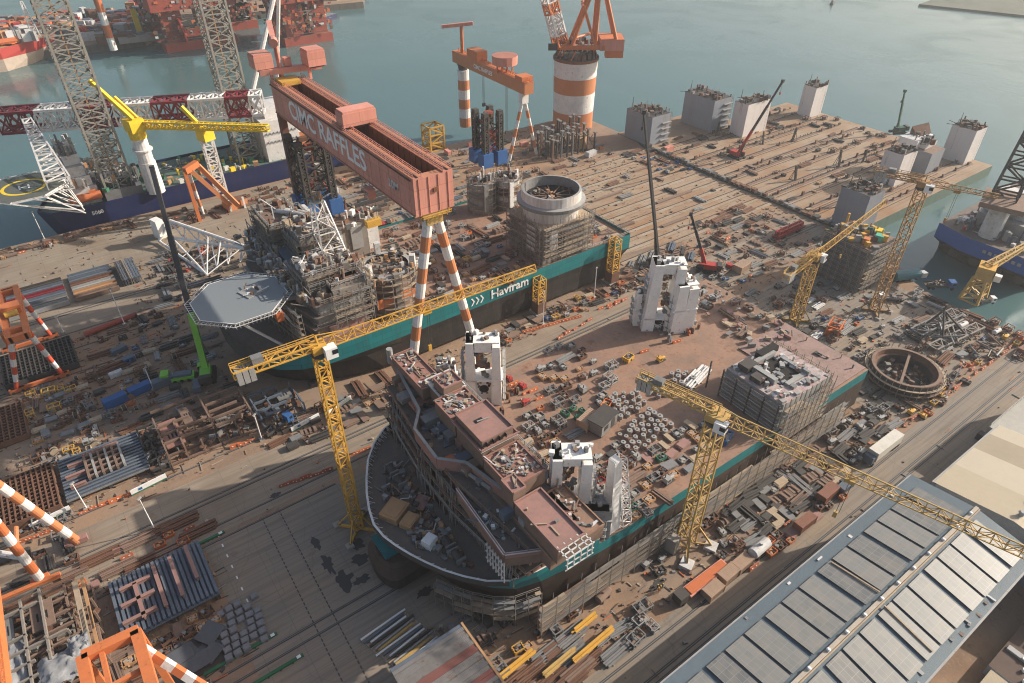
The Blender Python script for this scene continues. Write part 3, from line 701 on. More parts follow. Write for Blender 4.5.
# jack houses: tall white guide portals round each leg well
def guide(ship, cx, cy, az, w, hgt, z0, cw, dep, top, low, hole, lab, m=guide_w, lean=0.0, ys=0):
    """U-shaped leg guide: two tapering columns, a heavy head, a pierced lower web"""
    t_ = MB(m); D = Vector((math.cos(az), math.sin(az), 0)); N_ = Vector((D.y, -D.x, 0)); O = Vector((cx, cy, z0))
    def blk(u0, u1, z_0, z_1, d0=-.5, d1=.5, tp=0.0, mm=None):
        P = []
        for z, k in ((z_0, 0), (z_1, tp)):
            for u, n in ((u0 + k, d0), (u1 - k, d0), (u1 - k, d1), (u0 + k, d1)): P.append(O + D * (u + lean * z) - N_ * (n * dep) + Vector((0, 0, z)))
        t_.mesh(P, [(0, 1, 5, 4), (1, 2, 6, 5), (2, 3, 7, 6), (3, 0, 4, 7), (4, 5, 6, 7)], mm or m)
    h2 = w / 2
    blk(-h2 - .3, -h2 + cw + .2, 0, hgt, -.62, .62, tp=.45); blk(h2 - cw - .2, h2 + .3, 0, hgt - 1.2, -.6, .45, tp=.4)
    blk(-h2 + cw, h2 - cw, hgt - top, hgt - .4, -.42, .42); blk(-h2 + .1, h2 - .2, hgt - .35, hgt, -.5, .5)
    blk(-h2 + cw, h2 - cw, 0, hgt * low, -.3, .3); blk(-h2 - .5, h2 + .5, hgt * low - .4, hgt * low + .1, -.62, .6)
    for k in range(6): blk(-h2 - .12, -h2 + .1, 1 + k * hgt / 7, 1.8 + k * hgt / 7, -.3, .3, mm=m); blk(h2 - cw * .7, h2 - cw * .2, 1.4 + k * hgt / 7, 2.2 + k * hgt / 7, -.53, -.49, mm=greysteel)
    for k in range(9):
        z = hgt * (.08 + k * .1); blk(-h2 + .1, -h2 + cw - .1, z, z + .1, -.6, .5, mm=m); blk(h2 - cw + .1, h2 - .15, z + .3, z + .4, -.53, .36, mm=lightsteel)
    for k in range(12): u = rnd.uniform(-h2 + cw, h2 - cw); z = rnd.uniform(.3, hgt * low - 1); blk(u, u + rnd.uniform(.2, .6), z, z + rnd.uniform(.2, .8), -.34, -.29, mm=rnd.choice((greysteel, brownsteel, dark)))
    part(ship, 'leg_guide', t_, lab)
    g_ = MB(rust)
    for k in range(16): p_ = O + D * rnd.uniform(-h2 + cw, h2 - cw) + Vector((0, 0, hgt * rnd.uniform(low + .02, .8))) + N_ * rnd.uniform(-.3, .5) * dep; g_.box(tuple(p_), (rnd.uniform(.5, 1.4),) * 2 + (rnd.uniform(.4, 1.4),), rnd.uniform(0, 2), rnd.choice((rust, brownsteel, tube_m, greysteel)))
    for k in range(14): p_ = O + D * (rnd.uniform(-h2, h2) + lean * hgt) + N_ * rnd.uniform(-.4, .4) * dep + Vector((0, 0, hgt)); g_.box(tuple(p_), (rnd.uniform(.3, 1),) * 2 + (rnd.uniform(.3, 1.3),), rnd.uniform(0, 2), rnd.choice((greysteel, brownsteel, m, lightsteel)))
    hp_ = O + N_ * (.31 * dep) + Vector((0, 0, hgt * low * .55)); g_.tube(hp_, hp_ + N_ * .12, hole, n=16, m=dark)
    part(ship, 'guide_machinery', g_)
    s_ = MB(tube_m)
    for u in (-h2 - .9, h2 + .9):
        for n in (-.4, .4): s_.bar(O + D * u + N_ * n * dep, O + D * (u + lean * hgt) + N_ * n * dep + Vector((0, 0, hgt * .8)), .12, m=lightsteel, caps=False)
        for k in range(int(hgt * .8 / 2.2)): s_.bar(O + D * (u + lean * k * 2.2) - N_ * .45 * dep + Vector((0, 0, 1.5 + 2.2 * k)), O + D * (u + lean * k * 2.2) + N_ * .45 * dep + Vector((0, 0, 1.5 + 2.2 * k)), .7, .1, lightsteel)
    part(ship, 'guide_ladder', s_)


AZ = -R(35)
guide(v1, 69.6, 108.6, AZ, 8.4, 19.6, DZ, 2.2, 4.2, 3.2, .42, 1.2, 'tall white guide portal beside the deckhouse')
guide(v1, 63.2, 116.0, AZ, 4.6, 9.5, DZ + 1, 1.5, 3, 1.6, .5, .5, 'short white guide at the port rail')
guide(v1, 62.6, 67.0, AZ, 8.0, 20.5, DZ, 2.3, 4.4, 2.4, .40, 1.1, 'white guide portal at the starboard rail')
guide(v1, 66.5, 62.8, R(50), 7, 8.0, DZ, 2.2, 5, 1.6, .7, .8, 'low white web between the starboard guides', lightsteel)
guide(v1, 128.6, 105.6, AZ, 9.2, 22, DZ, 2.9, 4.6, 3.2, .20, 1.0, 'white guide portal standing on the aft deck', lean=.045)
guide(v1, 133.0, 101.8, AZ + .2, 6.4, 16, DZ, 3.2, 5.5, 3.5, .5, 1.3, 'broad white guide on the aft deck', lean=.02)
guide(v1, 126.0, 109.6, AZ, 4.4, 11, DZ, 1.6, 3, 2, .5, .6, 'short white guide behind the tall aft portal')
sb_ = MB(white)
sb_.mesh([(x - 4.4, y + .4, z) for x, y, z in [(71.5, 58.2, DZ), (74.6, 58.2, DZ), (74.4, 60.0, 33), (72.6, 60.0, 33), (71.5, 61.2, DZ), (74.6, 61.2, DZ), (74.4, 62, 33), (72.6, 62, 33)]], [(0, 1, 2, 3), (1, 5, 6, 2), (5, 4, 7, 6), (4, 0, 3, 7), (3, 2, 6, 7)], white)
sb_.mesh([(x - 4.4, y + .4, z) for x, y, z in [(71.3, 58.0, DZ), (71.8, 58.0, DZ), (72.8, 59.9, 33.3), (72.3, 59.9, 33.3)]], [(0, 1, 2, 3)], clean_white)  # paler strip paints the sunlit left edge into the column's colour
sb_.lattice((71.8, 59.4, DZ), (70.4, 61.9, 32), 2.4, seg=1.8, c=.09, d=.06, m=white)
part(v1, 'leaning_column', sb_, 'slender white column propped by a ladder frame')
for (cx, cy) in ((71, 107), (66.5, 63.8), (132.5, 103.5)):
    q = MB(greysteel); clutter(q, 40, rect_fn(cx - 7, cx + 7, cy - 7, cy + 7, DZ), (.3, 1.4), 2.2, (greysteel, rust, vividorange, darksteel, lightsteel, brownsteel)); part(v1, 'jacking_gear', q)
# stern leg block with square well
M0, M1, N0, N1, MT = 120.0, 138.4, 57.3, 74.2, 22.8
sm = MB(offwhite)
sm.bx(M0, M1, N0, N1, DZ, MT, lightsteel, mat('patchy_primer', (.34, .22, .20), .7, dirt=.9, dirt_col=(.44, .42, .41), scale=.5))
for k in range(4):
    z = DZ + .5 + k * 2.15; sm.bx(M0 - .9, M0 + .02, N0, N1, z, z + .35, lightsteel); sm.bx(M0 - 1.0, M0 - .88, N0, N1, z + .9, z + 1.5, greysteel)
for k in range(6): sm.bx(M0 - 1.05, M0 - .7, N0 + .4 + k * 4.1, N0 + .7 + k * 4.1, DZ, MT, darksteel)
part(v1, 'stern_leg_block', sm, 'block with pink top round a square leg well')
wt = MB(dark); cx, cy = 129.5, 66.2
wt.bx(cx - 4.2, cx + 4.2, cy - 4.2, cy + 4.2, MT + .02, MT + .06, dark)
for (x0, x1, y0, y1, hh) in ((cx - 5.6, cx - 4.2, cy - 3, cy + 5.6, 1.6), (cx - 5.6, cx + 4.6, cy + 4.2, cy + 5.4, 1.3), (cx + 4.2, cx + 5.2, cy - 5, cy + 2, .8), (cx - 3, cx + 5, cy - 5.4, cy - 4.2, .6)): wt.bx(x0, x1, y0, y1, MT, MT + hh, lightsteel)
for k in range(60): wt.box((rnd.uniform(M0 + .6, M1 - .6), rnd.uniform(N0 + .6, N1 - .6), MT), (rnd.uniform(.4, 1.6), rnd.uniform(.4, 1.4), rnd.uniform(.1, .7)), rnd.choice((0, 1.57)) + rnd.uniform(-.2, .2), rnd.choice((lightsteel, offwhite, greysteel, tarp, tarp, pinkprimer)))
wt.bx(M1 - 9, M1 - 2, N1 - 3, N1 - 1, MT, MT + 1.6, dark); wt.bx(M0 + 2, M0 + 6, N1 - 4.5, N1 - 1.5, MT, MT + 1.8, darksteel); wt.bx(M0 + 1, M0 + 4, N1 - 9, N1 - 6, MT, MT + 1.4, darksteel)
clutter(wt, 40, rect_fn(M0 + 1, M1 - 1, N0 + 1, N1 - 1, MT), (.4, 1.9), 1.3, (lightsteel, offwhite, tarp, greysteel, pinkprimer))
part(v1, 'leg_well', wt)
ad = MB(deckbrown); ad.bx(139.2, 160.2, 58.2, 84, DZ + .02, DZ + .4, brownsteel, mat('patchy_deck', (.31, .205, .18), .8, dirt=.7, dirt_col=(.18, .13, .11), scale=.3, rust=.4)); clutter(ad, 90, rect_fn(142, 159, 60, 112, DZ + .5), (.5, 2.4), 1.2, (pinkprimer, greysteel, lightsteel, wood, darksteel)); part(v1, 'aft_platform', ad)
st = MB()
scaffold(st, (M0, N0 - .2), (M1, N0 - .2), 9, MT, 1.75, 2.0, 1.5, 1)
scaffold(st, (M1 + .2, N0), (M1 + .2, N1), DZ, MT, 1.9, 2.0, 1.3, 1)
tag(st.build('scaffolding', loc=(M0, N0, 9)), 'pale plank scaffolding wrapped round the stern leg block of the pink decked vessel', 'scaffolding')
st = MB()
scaffold(st, (47, Y0 - 1.0), (150, Y0 - 1.0), 0, 10.4, 1.75, 3.6, 1.4, 1)
tag(st.build('scaffolding', loc=(47, Y0 - 1, 0)), 'long brown plank scaffolding along the teal starboard side of the near vessel', 'scaffolding')
st = MB(); pts = [p for p in deck if p[0] < 50 and p[1] < 75]
for a, b in zip(pts, pts[1:]): scaffold(st, (a[0] + .8, a[1] - .9), (b[0] + .8, b[1] - .9), 0, 8, 2, 2, 1.2, -1)
tag(st.build('scaffolding', loc=(42, 62, 0)), 'dark scaffolding under the curved starboard bow of the near vessel', 'scaffolding')
gr = MB(darksteel)
for x in range(40, 158, 8):
    for y in (64, 74, 86, 98, 108): gr.bx(x - .8, x + .8, y - 1, y + 1, 0, 1.4, darksteel)
part(v1, 'keel_block', gr)

# ============ Havfram vessel behind
v2 = thing('vessel', 'long dark vessel lettered Havfram on its teal band, octagonal helideck at the bow', 'ship', (95, 178, 0))
A0, A1, B0, B1 = 24.0, 159.5, 149.0, 206.0; D2 = 15.0
deck2 = hull_plan(A0, A1, B0, B1); wl2 = hull_plan(A0 + 4.5, A1 - 4, B0 + .5, B1 - .5, False)
mid2 = [(a[0] * .3 + b[0] * .7, a[1] * .3 + b[1] * .7) for a, b in zip(deck2, wl2)]
h = MB()
h.loft(P3(wl2, 1.4), P3(mid2, 8), blackhull); h.loft(P3(mid2, 8), P3(deck2, 10.4), blackhull); [h.mesh([(*a, 10.4), (*b_, 10.4), (*b_, D2 + .9), (*a, D2 + .9)], [(0, 1, 2, 3)], teal if max(a[0], b_[0]) > 31 else bowgrey) for a, b_ in zip(deck2, deck2[1:] + deck2[:1])]
part(v2, 'hull', h)
d = MB(deckbrown); d.poly(P3(deck2, D2), deckbrown); fd = [p for p in deck2 if p[0] < 60]; d.poly([(x, y, D2 + .02) for x, y in fd], darkdeck); part(v2, 'main_deck', d)
put_text(v2, 'Havfram', 4.3, clean_white, (106.6, B0 - .12, 12.9), (1, 0, 0), (0, 0, 1), sx=1.02, name='hull_lettering', bold=True)
ch = MB(clean_white)
for k in range(3):
    x = 91.6 + k * 1.7
    ch.mesh([(x, B0 - .1, 11.6), (x + .55, B0 - .1, 11.6), (x + 1.45, B0 - .1, 13), (x + .55, B0 - .1, 14.4), (x, B0 - .1, 14.4), (x + .9, B0 - .1, 13)], [(0, 1, 2, 5), (5, 2, 3, 4)])
part(v2, 'chevron_logo', ch)
gr = MB(darksteel)
for x in range(40, 152, 8):
    for y in (156, 166, 178, 190, 200): gr.bx(x - .8, x + .8, y - 1, y + 1, 0, 1.4, darksteel)
part(v2, 'keel_block', gr)
# helideck
hc = Vector((29, 166, 0)); hz = 30
hd = MB(helideckpaint); oc = [(hc.x + 12.6 * math.cos(R(22.5 + 45 * k)), hc.y + 12.6 * math.sin(R(22.5 + 45 * k))) for k in range(8)]
hd.prism(oc, hz - .5, hz, lightsteel, helideckpaint, bottom=True); part(v2, 'helideck', hd)
hp = MB(clean_white)
for a, b in zip(oc, oc[1:] + oc[:1]):
    hp.bar((*a, hz + .02), (*b, hz + .02), .2, .05, clean_white)
    oa = [hc.x + (a[0] - hc.x) * 1.11, hc.y + (a[1] - hc.y) * 1.11, hz - .2]; ob = [hc.x + (b[0] - hc.x) * 1.11, hc.y + (b[1] - hc.y) * 1.11, hz - .2]
    hp.bar(oa, ob, .16, m=offwhite)
    for k in range(9):
        t = k / 9; p = [a[i] + (b[i] - a[i]) * t for i in (0, 1)]; q = [oa[i] + (ob[i] - oa[i]) * t for i in (0, 1)]
        hp.bar((*p, hz - .3), (*q, hz - .2), .1, m=offwhite, caps=False); hp.bar((*p, hz - .4), (*[hc.x * .03 + p[0] * .97, hc.y * .03 + p[1] * .97], hz - 2), .12, m=offwhite, caps=False)
part(v2, 'safety_net', hp)
hs = MB(offwhite); hs.box((33, 167, hz + .02), (6, 5, .25), .3, lightsteel)
clutter(hs, 12, rect_fn(31, 35, 165, 169, hz + .27), (.3, 1), .5, (tan, rust, white, offwhite)); part(v2, 'test_platform', hs)
hf = MB(offwhite)
for x, y, x2, y2 in ((24, 160, 36, 158), (36, 157, 42, 158), (26, 172, 40, 176), (37, 172, 46, 172), (36, 160, 46, 164)):
    hf.bar((x, y, hz - .8), (x2, y2, D2), .6, m=offwhite); 
for y in (156.5, 162, 170, 176): hf.bar((18, y if 158 < y < 174 else 166, hz - 1), (52, y, hz - 1.6), .5, .9, offwhite if y > 160 else tube_m)
for x in (22, 28, 34): hf.bar((x, 155.5, hz - 1), (x, 177, hz - 1), .4, .7, offwhite)
hf.bx(35, 37, 156, 160, hz - 5, hz - 2.5, vividorange)
part(v2, 'helideck_support', hf)
# deckhouse of the Havfram vessel
dk = MB(greysteel)
for k in range(4):
    z0 = D2 + k * 3.4; dk.prism([(59, 152), (59, 205), (42 + k * .8, 205), (38.5 + k * .8, 187), (38.5 + k * .8, 172), (43 + k * .8, 152)], z0, z0 + 3.1, (tube_m, brownsteel, tube_m, lightsteel)[k], darkdeck)
    dk.prism([(59.4, 151.4), (59.4, 205.6), (41 + k * .8, 205.6), (37.3 + k * .8, 187), (37.3 + k * .8, 172), (42 + k * .8, 151.4)], z0 + 3.1, z0 + 3.4, tube_m, darkdeck, bottom=True)
part(v2, 'deckhouse', dk)
tp = MB(greysteel)
for (x0, x1, y0, y1, z0, z1, m_) in ((47, 55, 186, 203, 28.6, 31.5, tube_m), (46, 51, 168, 184, 28.6, 31, bluegrey), (52, 60, 172, 188, 28.6, 33.5, brownsteel), (49, 59, 156, 166, 28.6, 32, tube_m), (44, 60, 149.8, 151.8, 15.2, 18.4, pinkprimer), (47, 57, 151.2, 158, 18.4, 21, pinkprimer), (50, 61, 152, 160, 28.6, 31, tube_m), (56, 62, 190, 200, 28.6, 35, offwhite)): tp.bx(x0, x1, y0, y1, z0, z1, m_)
clutter(tp, 420, rect_fn(42, 61, 152, 204, 28.8), (.4, 1.9), 2.6, (tube_m, wood, lightsteel, brownsteel, wood, tube_m, offwhite, tan, rust))
clutter(tp, 90, rect_fn(52, 62, 152, 204, 31.5), (.4, 1.8), 3.0, (tube_m, wood, lightsteel, offwhite, rust, brownsteel))
for k in range(5):
    y0 = 153 + k * 10; tp.bx(50 + (k % 2) * 3, 60, y0, y0 + 7, 28.6, 32 + (k * 7 % 5), rnd.choice((tube_m, brownsteel, greysteel)), brownsteel); tp.rail([(50, y0), (60, y0), (60, y0 + 7), (50, y0 + 7)], 32 + (k * 7 % 5), 1.1, 1.3, .09, m=lightsteel, closed=True)
clutter(tp, 170, rect_fn(39, 50, 158, 203, 28.8), (.4, 1.8), 2.2, (lightsteel, tube_m, greysteel, lightsteel, wood, offwhite))
part(v2, 'upper_works', tp)
ppe = MB(offwhite); ppe.path([(50, 200, 34), (52, 196, 37), (55, 190, 38), (58, 184, 38), (60, 180, 36), (61, 178, 31)], .7, 8); ppe.path([(52, 202, 33), (54, 197, 36.5), (57, 191, 37.5), (60, 185, 37.5), (62, 181, 35), (63, 178, 31)], .6, 8)
part(v2, 'exhaust_pipe', ppe, 'pale curved pipes over the deckhouse')
mst = MB(white); mst.lattice((57, 168, 31), (57, 172, 48), 7.5, 7.5, 3, 3, seg=4, c=.2, d=.13, m=white); mst.bx(55.4, 58.6, 170.4, 173.6, 48, 48.5, lightsteel); clutter(mst, 14, rect_fn(55.6, 58.4, 170.6, 173.4, 48.5), (.3, .8), 2, (lightsteel, tan, greysteel)); part(v2, 'lattice_mast', mst, 'white lattice mast on the deckhouse')
rf = MB(tube_m)
for y in (152, 158, 164, 176, 182, 190, 198, 204):
    for x in (44, 52, 60): rf.bar((x, y, 28.6), (x, y, 33 + rnd.uniform(-2, 2)), .25, m=rnd.choice((tube_m, lightsteel)), caps=False)
for z in (30.5, 32.5):
    for x in (44, 52, 60): rf.bar((x, 152, z), (x, 204, z), .2, m=tube_m)
for k in range(4): rf.rail([(60, 152), (43 + k * .8, 152), (41.4 + k * .8, 170), (41.4 + k * .8, 186), (44 + k * .8, 205)], D2 + 3.4 * (k + 1), 1.1, 1.8, .08, m=tube_m)
part(v2, 'gallery_railing', rf)
tier = MB(tube_m); st = MB()
for (x0, x1, y0, y1, z1) in ((46.5, 57, 187, 203, 36.5), (50, 60, 172, 184, 38), (45, 54, 157, 167, 35), (55, 61, 158, 168, 33)):
    tier.bx(x0, x1, y0, y1, 28.6, z1, tube_m, brownsteel); tier.rail([(x0, y0), (x1, y0), (x1, y1), (x0, y1)], z1, 1.1, 1.4, .09, m=lightsteel, closed=True)
    clutter(tier, 34, rect_fn(x0, x1, y0, y1, z1), (.4, 1.8), 2.4, (lightsteel, wood, brownsteel, offwhite, tube_m, rust)); scaffold(st, (x0, y0 - .1), (x1, y0 - .1), 28.6, z1, 1.9, 2.4, 1.3, 1); scaffold(st, (x0 - .1, y0), (x0 - .1, y1), 28.6, z1, 1.9, 2.6, 1.2, -1)
    for k in range(5): tier.bar((rnd.uniform(x0, x1), rnd.uniform(y0, y1), z1), (rnd.uniform(x0, x1), rnd.uniform(y0, y1), z1 + rnd.uniform(1, 4)), .3, m=offwhite)
part(v2, 'upper_tier', tier)
scaffold(st, (37.4, 172), (37.4, 187), D2, 27, 2, 2.6, 1.3, -1); scaffold(st, (40.5, 152), (37.6, 172), D2, 27, 2, 2.6, 1.3, -1); scaffold(st, (49, 151), (60, 151), 20, 31, 2, 2.4, 1.3, 1); scaffold(st, (60.5, 151), (60.5, 205), D2 + 6, 34, 2.2, 3, 1.3, 1)
tag(st.build('scaffolding', loc=(40, 178, D2)), 'weathered scaffolding wrapped round the Havfram deckhouse behind the helideck', 'scaffolding')
# jacking houses and crane pedestal
jk = MB(tube_m)
jx, jy = 70, 160
jk.lathe((jx, jy, D2), [(8.2, 0, brownsteel), (8.2, 6, tube_m), (7.4, 6.2, brownsteel), (7.4, 12.5, offwhite), (7.9, 12.6, tube_m), (7.9, 14, lightsteel), (6.4, 14.1, dark), (5.8, 11, dark), (0, 10.8, dark)], 20)
for k in range(6):
    a = k * math.pi / 3 + .4; x, y = jx + 7.7 * math.cos(a), jy + 7.7 * math.sin(a); jk.box((x, y, D2), (1.6, 1.6, 15 + (k % 2) * 2.5), a, offwhite if k % 2 else tube_m)
jk.bx(jx - 6.5, jx + 5, jy - 6.5, jy + 6.5, D2 + 12, D2 + 13.2, brownsteel, tube_m); jk.bx(jx - 7.6, jx + 8, jy - 7.6, jy - 7.2, D2 + 5, D2 + 8, orange)
clutter(jk, 130, lambda: (jx + rnd.uniform(-8, 8), jy + rnd.uniform(-8, 8), D2 + 13), (.3, 1.5), 2.0, (tube_m, offwhite, rust, wood, brownsteel, wood, tan, darksteel))
for k in range(3): jk.bar((jx + 8, jy - 3 + k * 2, D2 + 13), (jx + 14, jy - 1 + k * 2, D2 + 10), .5, m=offwhite)
for j in range(20):
    a_ = j * math.pi / 10; jk.bar((jx + 9.4 * math.cos(a_), jy + 9.4 * math.sin(a_), D2), (jx + 9.4 * math.cos(a_), jy + 9.4 * math.sin(a_), D2 + 15), .16, m=tube_m, caps=False)
    for z in range(2, 15, 2): a2 = a_ + math.pi / 10; jk.bar((jx + 9.0 * math.cos(a_), jy + 9.0 * math.sin(a_), D2 + z), (jx + 9.0 * math.cos(a2), jy + 9.0 * math.sin(a2), D2 + z), .9 if (j + z) % 4 else .12, .12, wood if (z + j) % 3 else tube_m)
part(v2, 'jack_house', jk, 'brown scaffolded drum with pale ribs')
jk = MB(offwhite); jk.bx(64, 79, 193, 205.4, D2, 27, tube_m, brownsteel); jk.bx(80, 84, 195, 204, D2, 24, white, offwhite); jk.bx(66, 70, 192.4, 193, 18, 26, offwhite); jk.bx(73, 77, 192.4, 193, 18, 26, lightsteel)
clutter(jk, 70, rect_fn(62, 84, 190, 205, 27), (.4, 2), 2.6, (offwhite, tube_m, greysteel, wood, rust, white)); part(v2, 'jack_house', jk)
def jackup(ship, x, y, sx, sy, z0, h, seed):
    r_ = random.Random(seed); b = MB(darksteel)
    for u in (-1, 1):
        for v in (-1, 1):
            px, py = x + u * sx / 2, y + v * sy / 2; b.lattice((px, py, z0 + 3), (px, py, h), 1.7, seg=2.0, c=.26, d=.17, m=darksteel, up=(1, 0, 0)); b.bx(px - 1, px + 1, py - 1, py + 1, h, h + 1.2, darksteel); bb = MB(blue); bb.box((px, py, z0), (4.4, 4.0, 5.2), 0, blue, blue); part(ship, 'jacking_unit', bb)
    zs = list(range(int(z0) + 4, int(h), 5))
    for a0, a1 in zip(zs, zs[1:]):
        for (A, B) in (((-1, -1), (1, -1)), ((1, -1), (1, 1)), ((1, 1), (-1, 1)), ((-1, 1), (-1, -1))):
            P_ = lambda c, z: (x + c[0] * sx / 2, y + c[1] * sy / 2, z); mm = darksteel if r_.random() < .8 else rigred; b.bar(P_(A, a0), P_(B, a1), .4, caps=False, m=mm); b.bar(P_(B, a0), P_(A, a1), .4, caps=False, m=mm); b.bar(P_(A, a1), P_(B, a1), .4, caps=False)
    for k in range(12): b.box((x + r_.uniform(-.3, .3) * sx, y + r_.uniform(-.3, .3) * sy, r_.uniform(z0 + 4, h)), (r_.uniform(1, 3), r_.uniform(1, 3), r_.uniform(1, 2.4)), 0, r_.choice((offwhite, rust, greysteel, rigred)))
    part(ship, 'jackup_leg', b, 'dark braced lattice leg')
jackup(v2, 68.5, 206, 8.5, 8.5, 28.5, 53, 1); jackup(v2, 139.0, 208.5, 6.5, 6.5, 28, 47, 2)
for q_, (x, y) in enumerate(((128.5, 197.5), (138, 194.5))):
    b = MB(offwhite); R_ = 4.6
    b.lathe((x, y, D2), [(R_, 0, tube_m), (R_, 3.5, offwhite if q_ else lightsteel), (R_, 6, rust if q_ else tube_m), (R_, 9, offwhite if q_ else lightsteel), (R_, 12.4, brownsteel), (R_ * .8, 12.5, dark), (0, 12, dark)], 20)
    for j in range(18):
        a_ = j * math.pi / 9; b.bar((x + 5.6 * math.cos(a_), y + 5.6 * math.sin(a_), D2), (x + 5.6 * math.cos(a_), y + 5.6 * math.sin(a_), D2 + 14), .16, m=tube_m, caps=False)
        for z in range(2, 14, 2): a2 = a_ + math.pi / 9; b.bar((x + 5.3 * math.cos(a_), y + 5.3 * math.sin(a_), D2 + z), (x + 5.3 * math.cos(a2), y + 5.3 * math.sin(a2), D2 + z), .9 if (j + z) % 5 else .12, .12, wood if (z // 2) % 2 else tube_m)
    b.bx(x - 2.6, x - .8, y - 5.6, y - 5.0, D2 + 2, D2 + 12, clean_white if q_ else greysteel); clutter(b, 22, lambda: (x + rnd.uniform(-4, 4), y + rnd.uniform(-4, 4), D2 + 12.4), (.4, 1.5), 2.5, (greysteel, offwhite, rust, tube_m)); part(v2, 'jack_house', b, 'scaffolded drum with white and rust bands' if q_ else 'scaffolded grey drum')
pc = Vector((122.5, 152.5, 0))
dirtw = mat('pedestal_white', (.62, .59, .56), .6, dirt=.75, dirt_col=(.36, .30, .26), scale=.25, streak=True, rust=.25)
pd = MB(offwhite); pcx, pcy = 131.5, 160.2
pd.bx(pcx - 10, pcx + 10, pcy - 9.2, pcy + 9.2, D2, 28, tube_m, wood)
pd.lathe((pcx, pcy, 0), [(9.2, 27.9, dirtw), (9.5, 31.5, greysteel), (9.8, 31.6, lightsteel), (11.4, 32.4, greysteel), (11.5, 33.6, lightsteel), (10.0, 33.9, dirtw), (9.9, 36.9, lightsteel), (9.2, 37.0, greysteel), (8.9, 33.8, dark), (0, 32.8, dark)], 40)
pd.bx(pcx - 10.9, pcx - 10.1, pcy - 6, pcy - 1, 18, 28, offwhite); pd.bx(pcx - 8, pcx - 5, pcy - 10.4, pcy - 9.4, 20, 27, offwhite); pd.bx(pcx - 4.5, pcx - 2, pcy - 10.3, pcy - 9.4, 19, 25, dark)
clutter(pd, 60, lambda: ((lambda a, r: (pcx + r * math.cos(a), pcy + r * math.sin(a), 32.9))(rnd.uniform(0, 6.28), 7.4 * rnd.random() ** .5)), (.4, 1.4), 1.7, (darksteel, rust, tan, brownsteel, tube_m, offwhite))
for k in range(12):
    a = k * math.pi / 6; pd.bar((pcx + 2 * math.cos(a), pcy + 2 * math.sin(a), 34), (pcx + 8 * math.cos(a), pcy + 8 * math.sin(a), 34), .35, m=brownsteel)
part(v2, 'crane_pedestal', pd, 'huge white pedestal cup open at the top')
st = MB()
for (p, q) in (((pcx - 10.3, pcy - 9.3), (pcx + 10.3, pcy - 9.3)),): scaffold(st, p, q, D2, 29.2, 1.9, 2.2, 1.5, 1)
scaffold(st, (pcx - 10.3, pcy - 9.3), (pcx - 10.3, pcy + 9.3), D2, 29.5, 1.9, 2.2, 1.4, -1); scaffold(st, (pcx + 10.3, pcy - 9.3), (pcx + 10.3, pcy + 9.3), D2, 28, 2, 2.2, 1.4, 1)
tag(st.build('scaffolding', loc=(pcx, pcy, D2)), 'plank scaffolding boxed round the white crane pedestal of the Havfram vessel', 'scaffolding')
sr = MB(lightsteel); sr.rail([(139, 149.4), (159, 149.4), (159.2, 205.5)], D2 + .9, 1.1, 2, .07, m=lightsteel); sr.rail([(60, 149.4), (112, 149.4)], D2 + .9, 1.1, 2.5, .06, m=lightsteel); part(v2, 'deck_railing', sr)
# ------------------------------------------------------------------ striped legs, goliath cranes, gantries
def striped(mb, p, q, r, cols, n_bands, n=12, r2=None, first=0):
    p = Vector(p); q = Vector(q); r2 = r2 or r
    for k in range(n_bands):
        a, b = k / n_bands, (k + 1) / n_bands
        mb.tube(p + (q - p) * a, p + (q - p) * b, r + (r2 - r) * a, r + (r2 - r) * b, n, cols[(k + first) % len(cols)], caps=(k in (0, n_bands - 1)))
    return mb


gx0, gx1, gy0, gy1, gz0, gz1 = 65.5, 76.0, 129.2, 221.0, 58.0, 67.5
t = thing('gantry_crane', 'huge faded orange goliath crane lettered CIMC RAFFLES spanning the Havfram vessel', 'gantry crane', (70.5, 175, 0))
b = MB(pinkorange)
b.bx(gx0, gx0 + 2.6, gy0, gy1, gz0, gz1, pinkorange, mat('girder_top', (.46, .20, .12), .7, dirt=.4, dirt_col=(.32, .14, .08)))
b.bx(gx1 - 2.6, gx1, gy0, gy1, gz0, gz1, pinkorange, MATS['girder_top'])
b.bx(gx0 + 2.6, gx1 - 2.6, gy0, gy0 + 2.5, gz0, gz1 - .3, pinkorange, MATS['girder_top']); b.bx(gx0 + 2.6, gx1 - 2.6, gy1 - 3, gy1, gz0, gz1 - .3, pinkorange, MATS['girder_top'])
b.bx(gx0 + 2.6, gx1 - 2.6, gy0 + 2.5, gy1 - 3, gz0 + .3, gz0 + .6, darkrust)
for k in range(4): b.bx(gx0 + 1.2 + k * 2.6, gx0 + 1.34 + k * 2.6, gy0 - .16, gy0, gz0 + .2, gz1 - .3, pinkorange)
b.bx(gx0 + 5, gx0 + 6.2, gy0 - .4, gy0, gz0 + 5.2, gz0 + 6.2, darkrust)
for k in range(18): b.bx(gx0 - .05, gx0, gy0 + 2 + k * 5.1, gy0 + 2.12 + k * 5.1, gz0 + .1, gz1 - .1, mat('seam_paint', (.52, .22, .165), .6, dirt=.4))
b.bx(gx0 - .45, gx0 - .05, gy0 + 1, gy1, gz1 - .8, gz1 - .65, darkrust); b.bx(gx0 - .3, gx0, gy0, gy1, gz0, gz0 + .25, MATS['girder_top'])
part(t, 'girder', b)
b = MB(pinkorange); b.bx(gx0 - 2.2, gx0 - .3, 150, 153, gz0 - 3, gz0 - .4, pinkorange); b.bx(gx0 - 2.25, gx0 - .25, 150.4, 152.6, gz0 - 2.2, gz0 - 1.2, glass); part(t, 'operator_cab', b)
b = MB(darksteel)
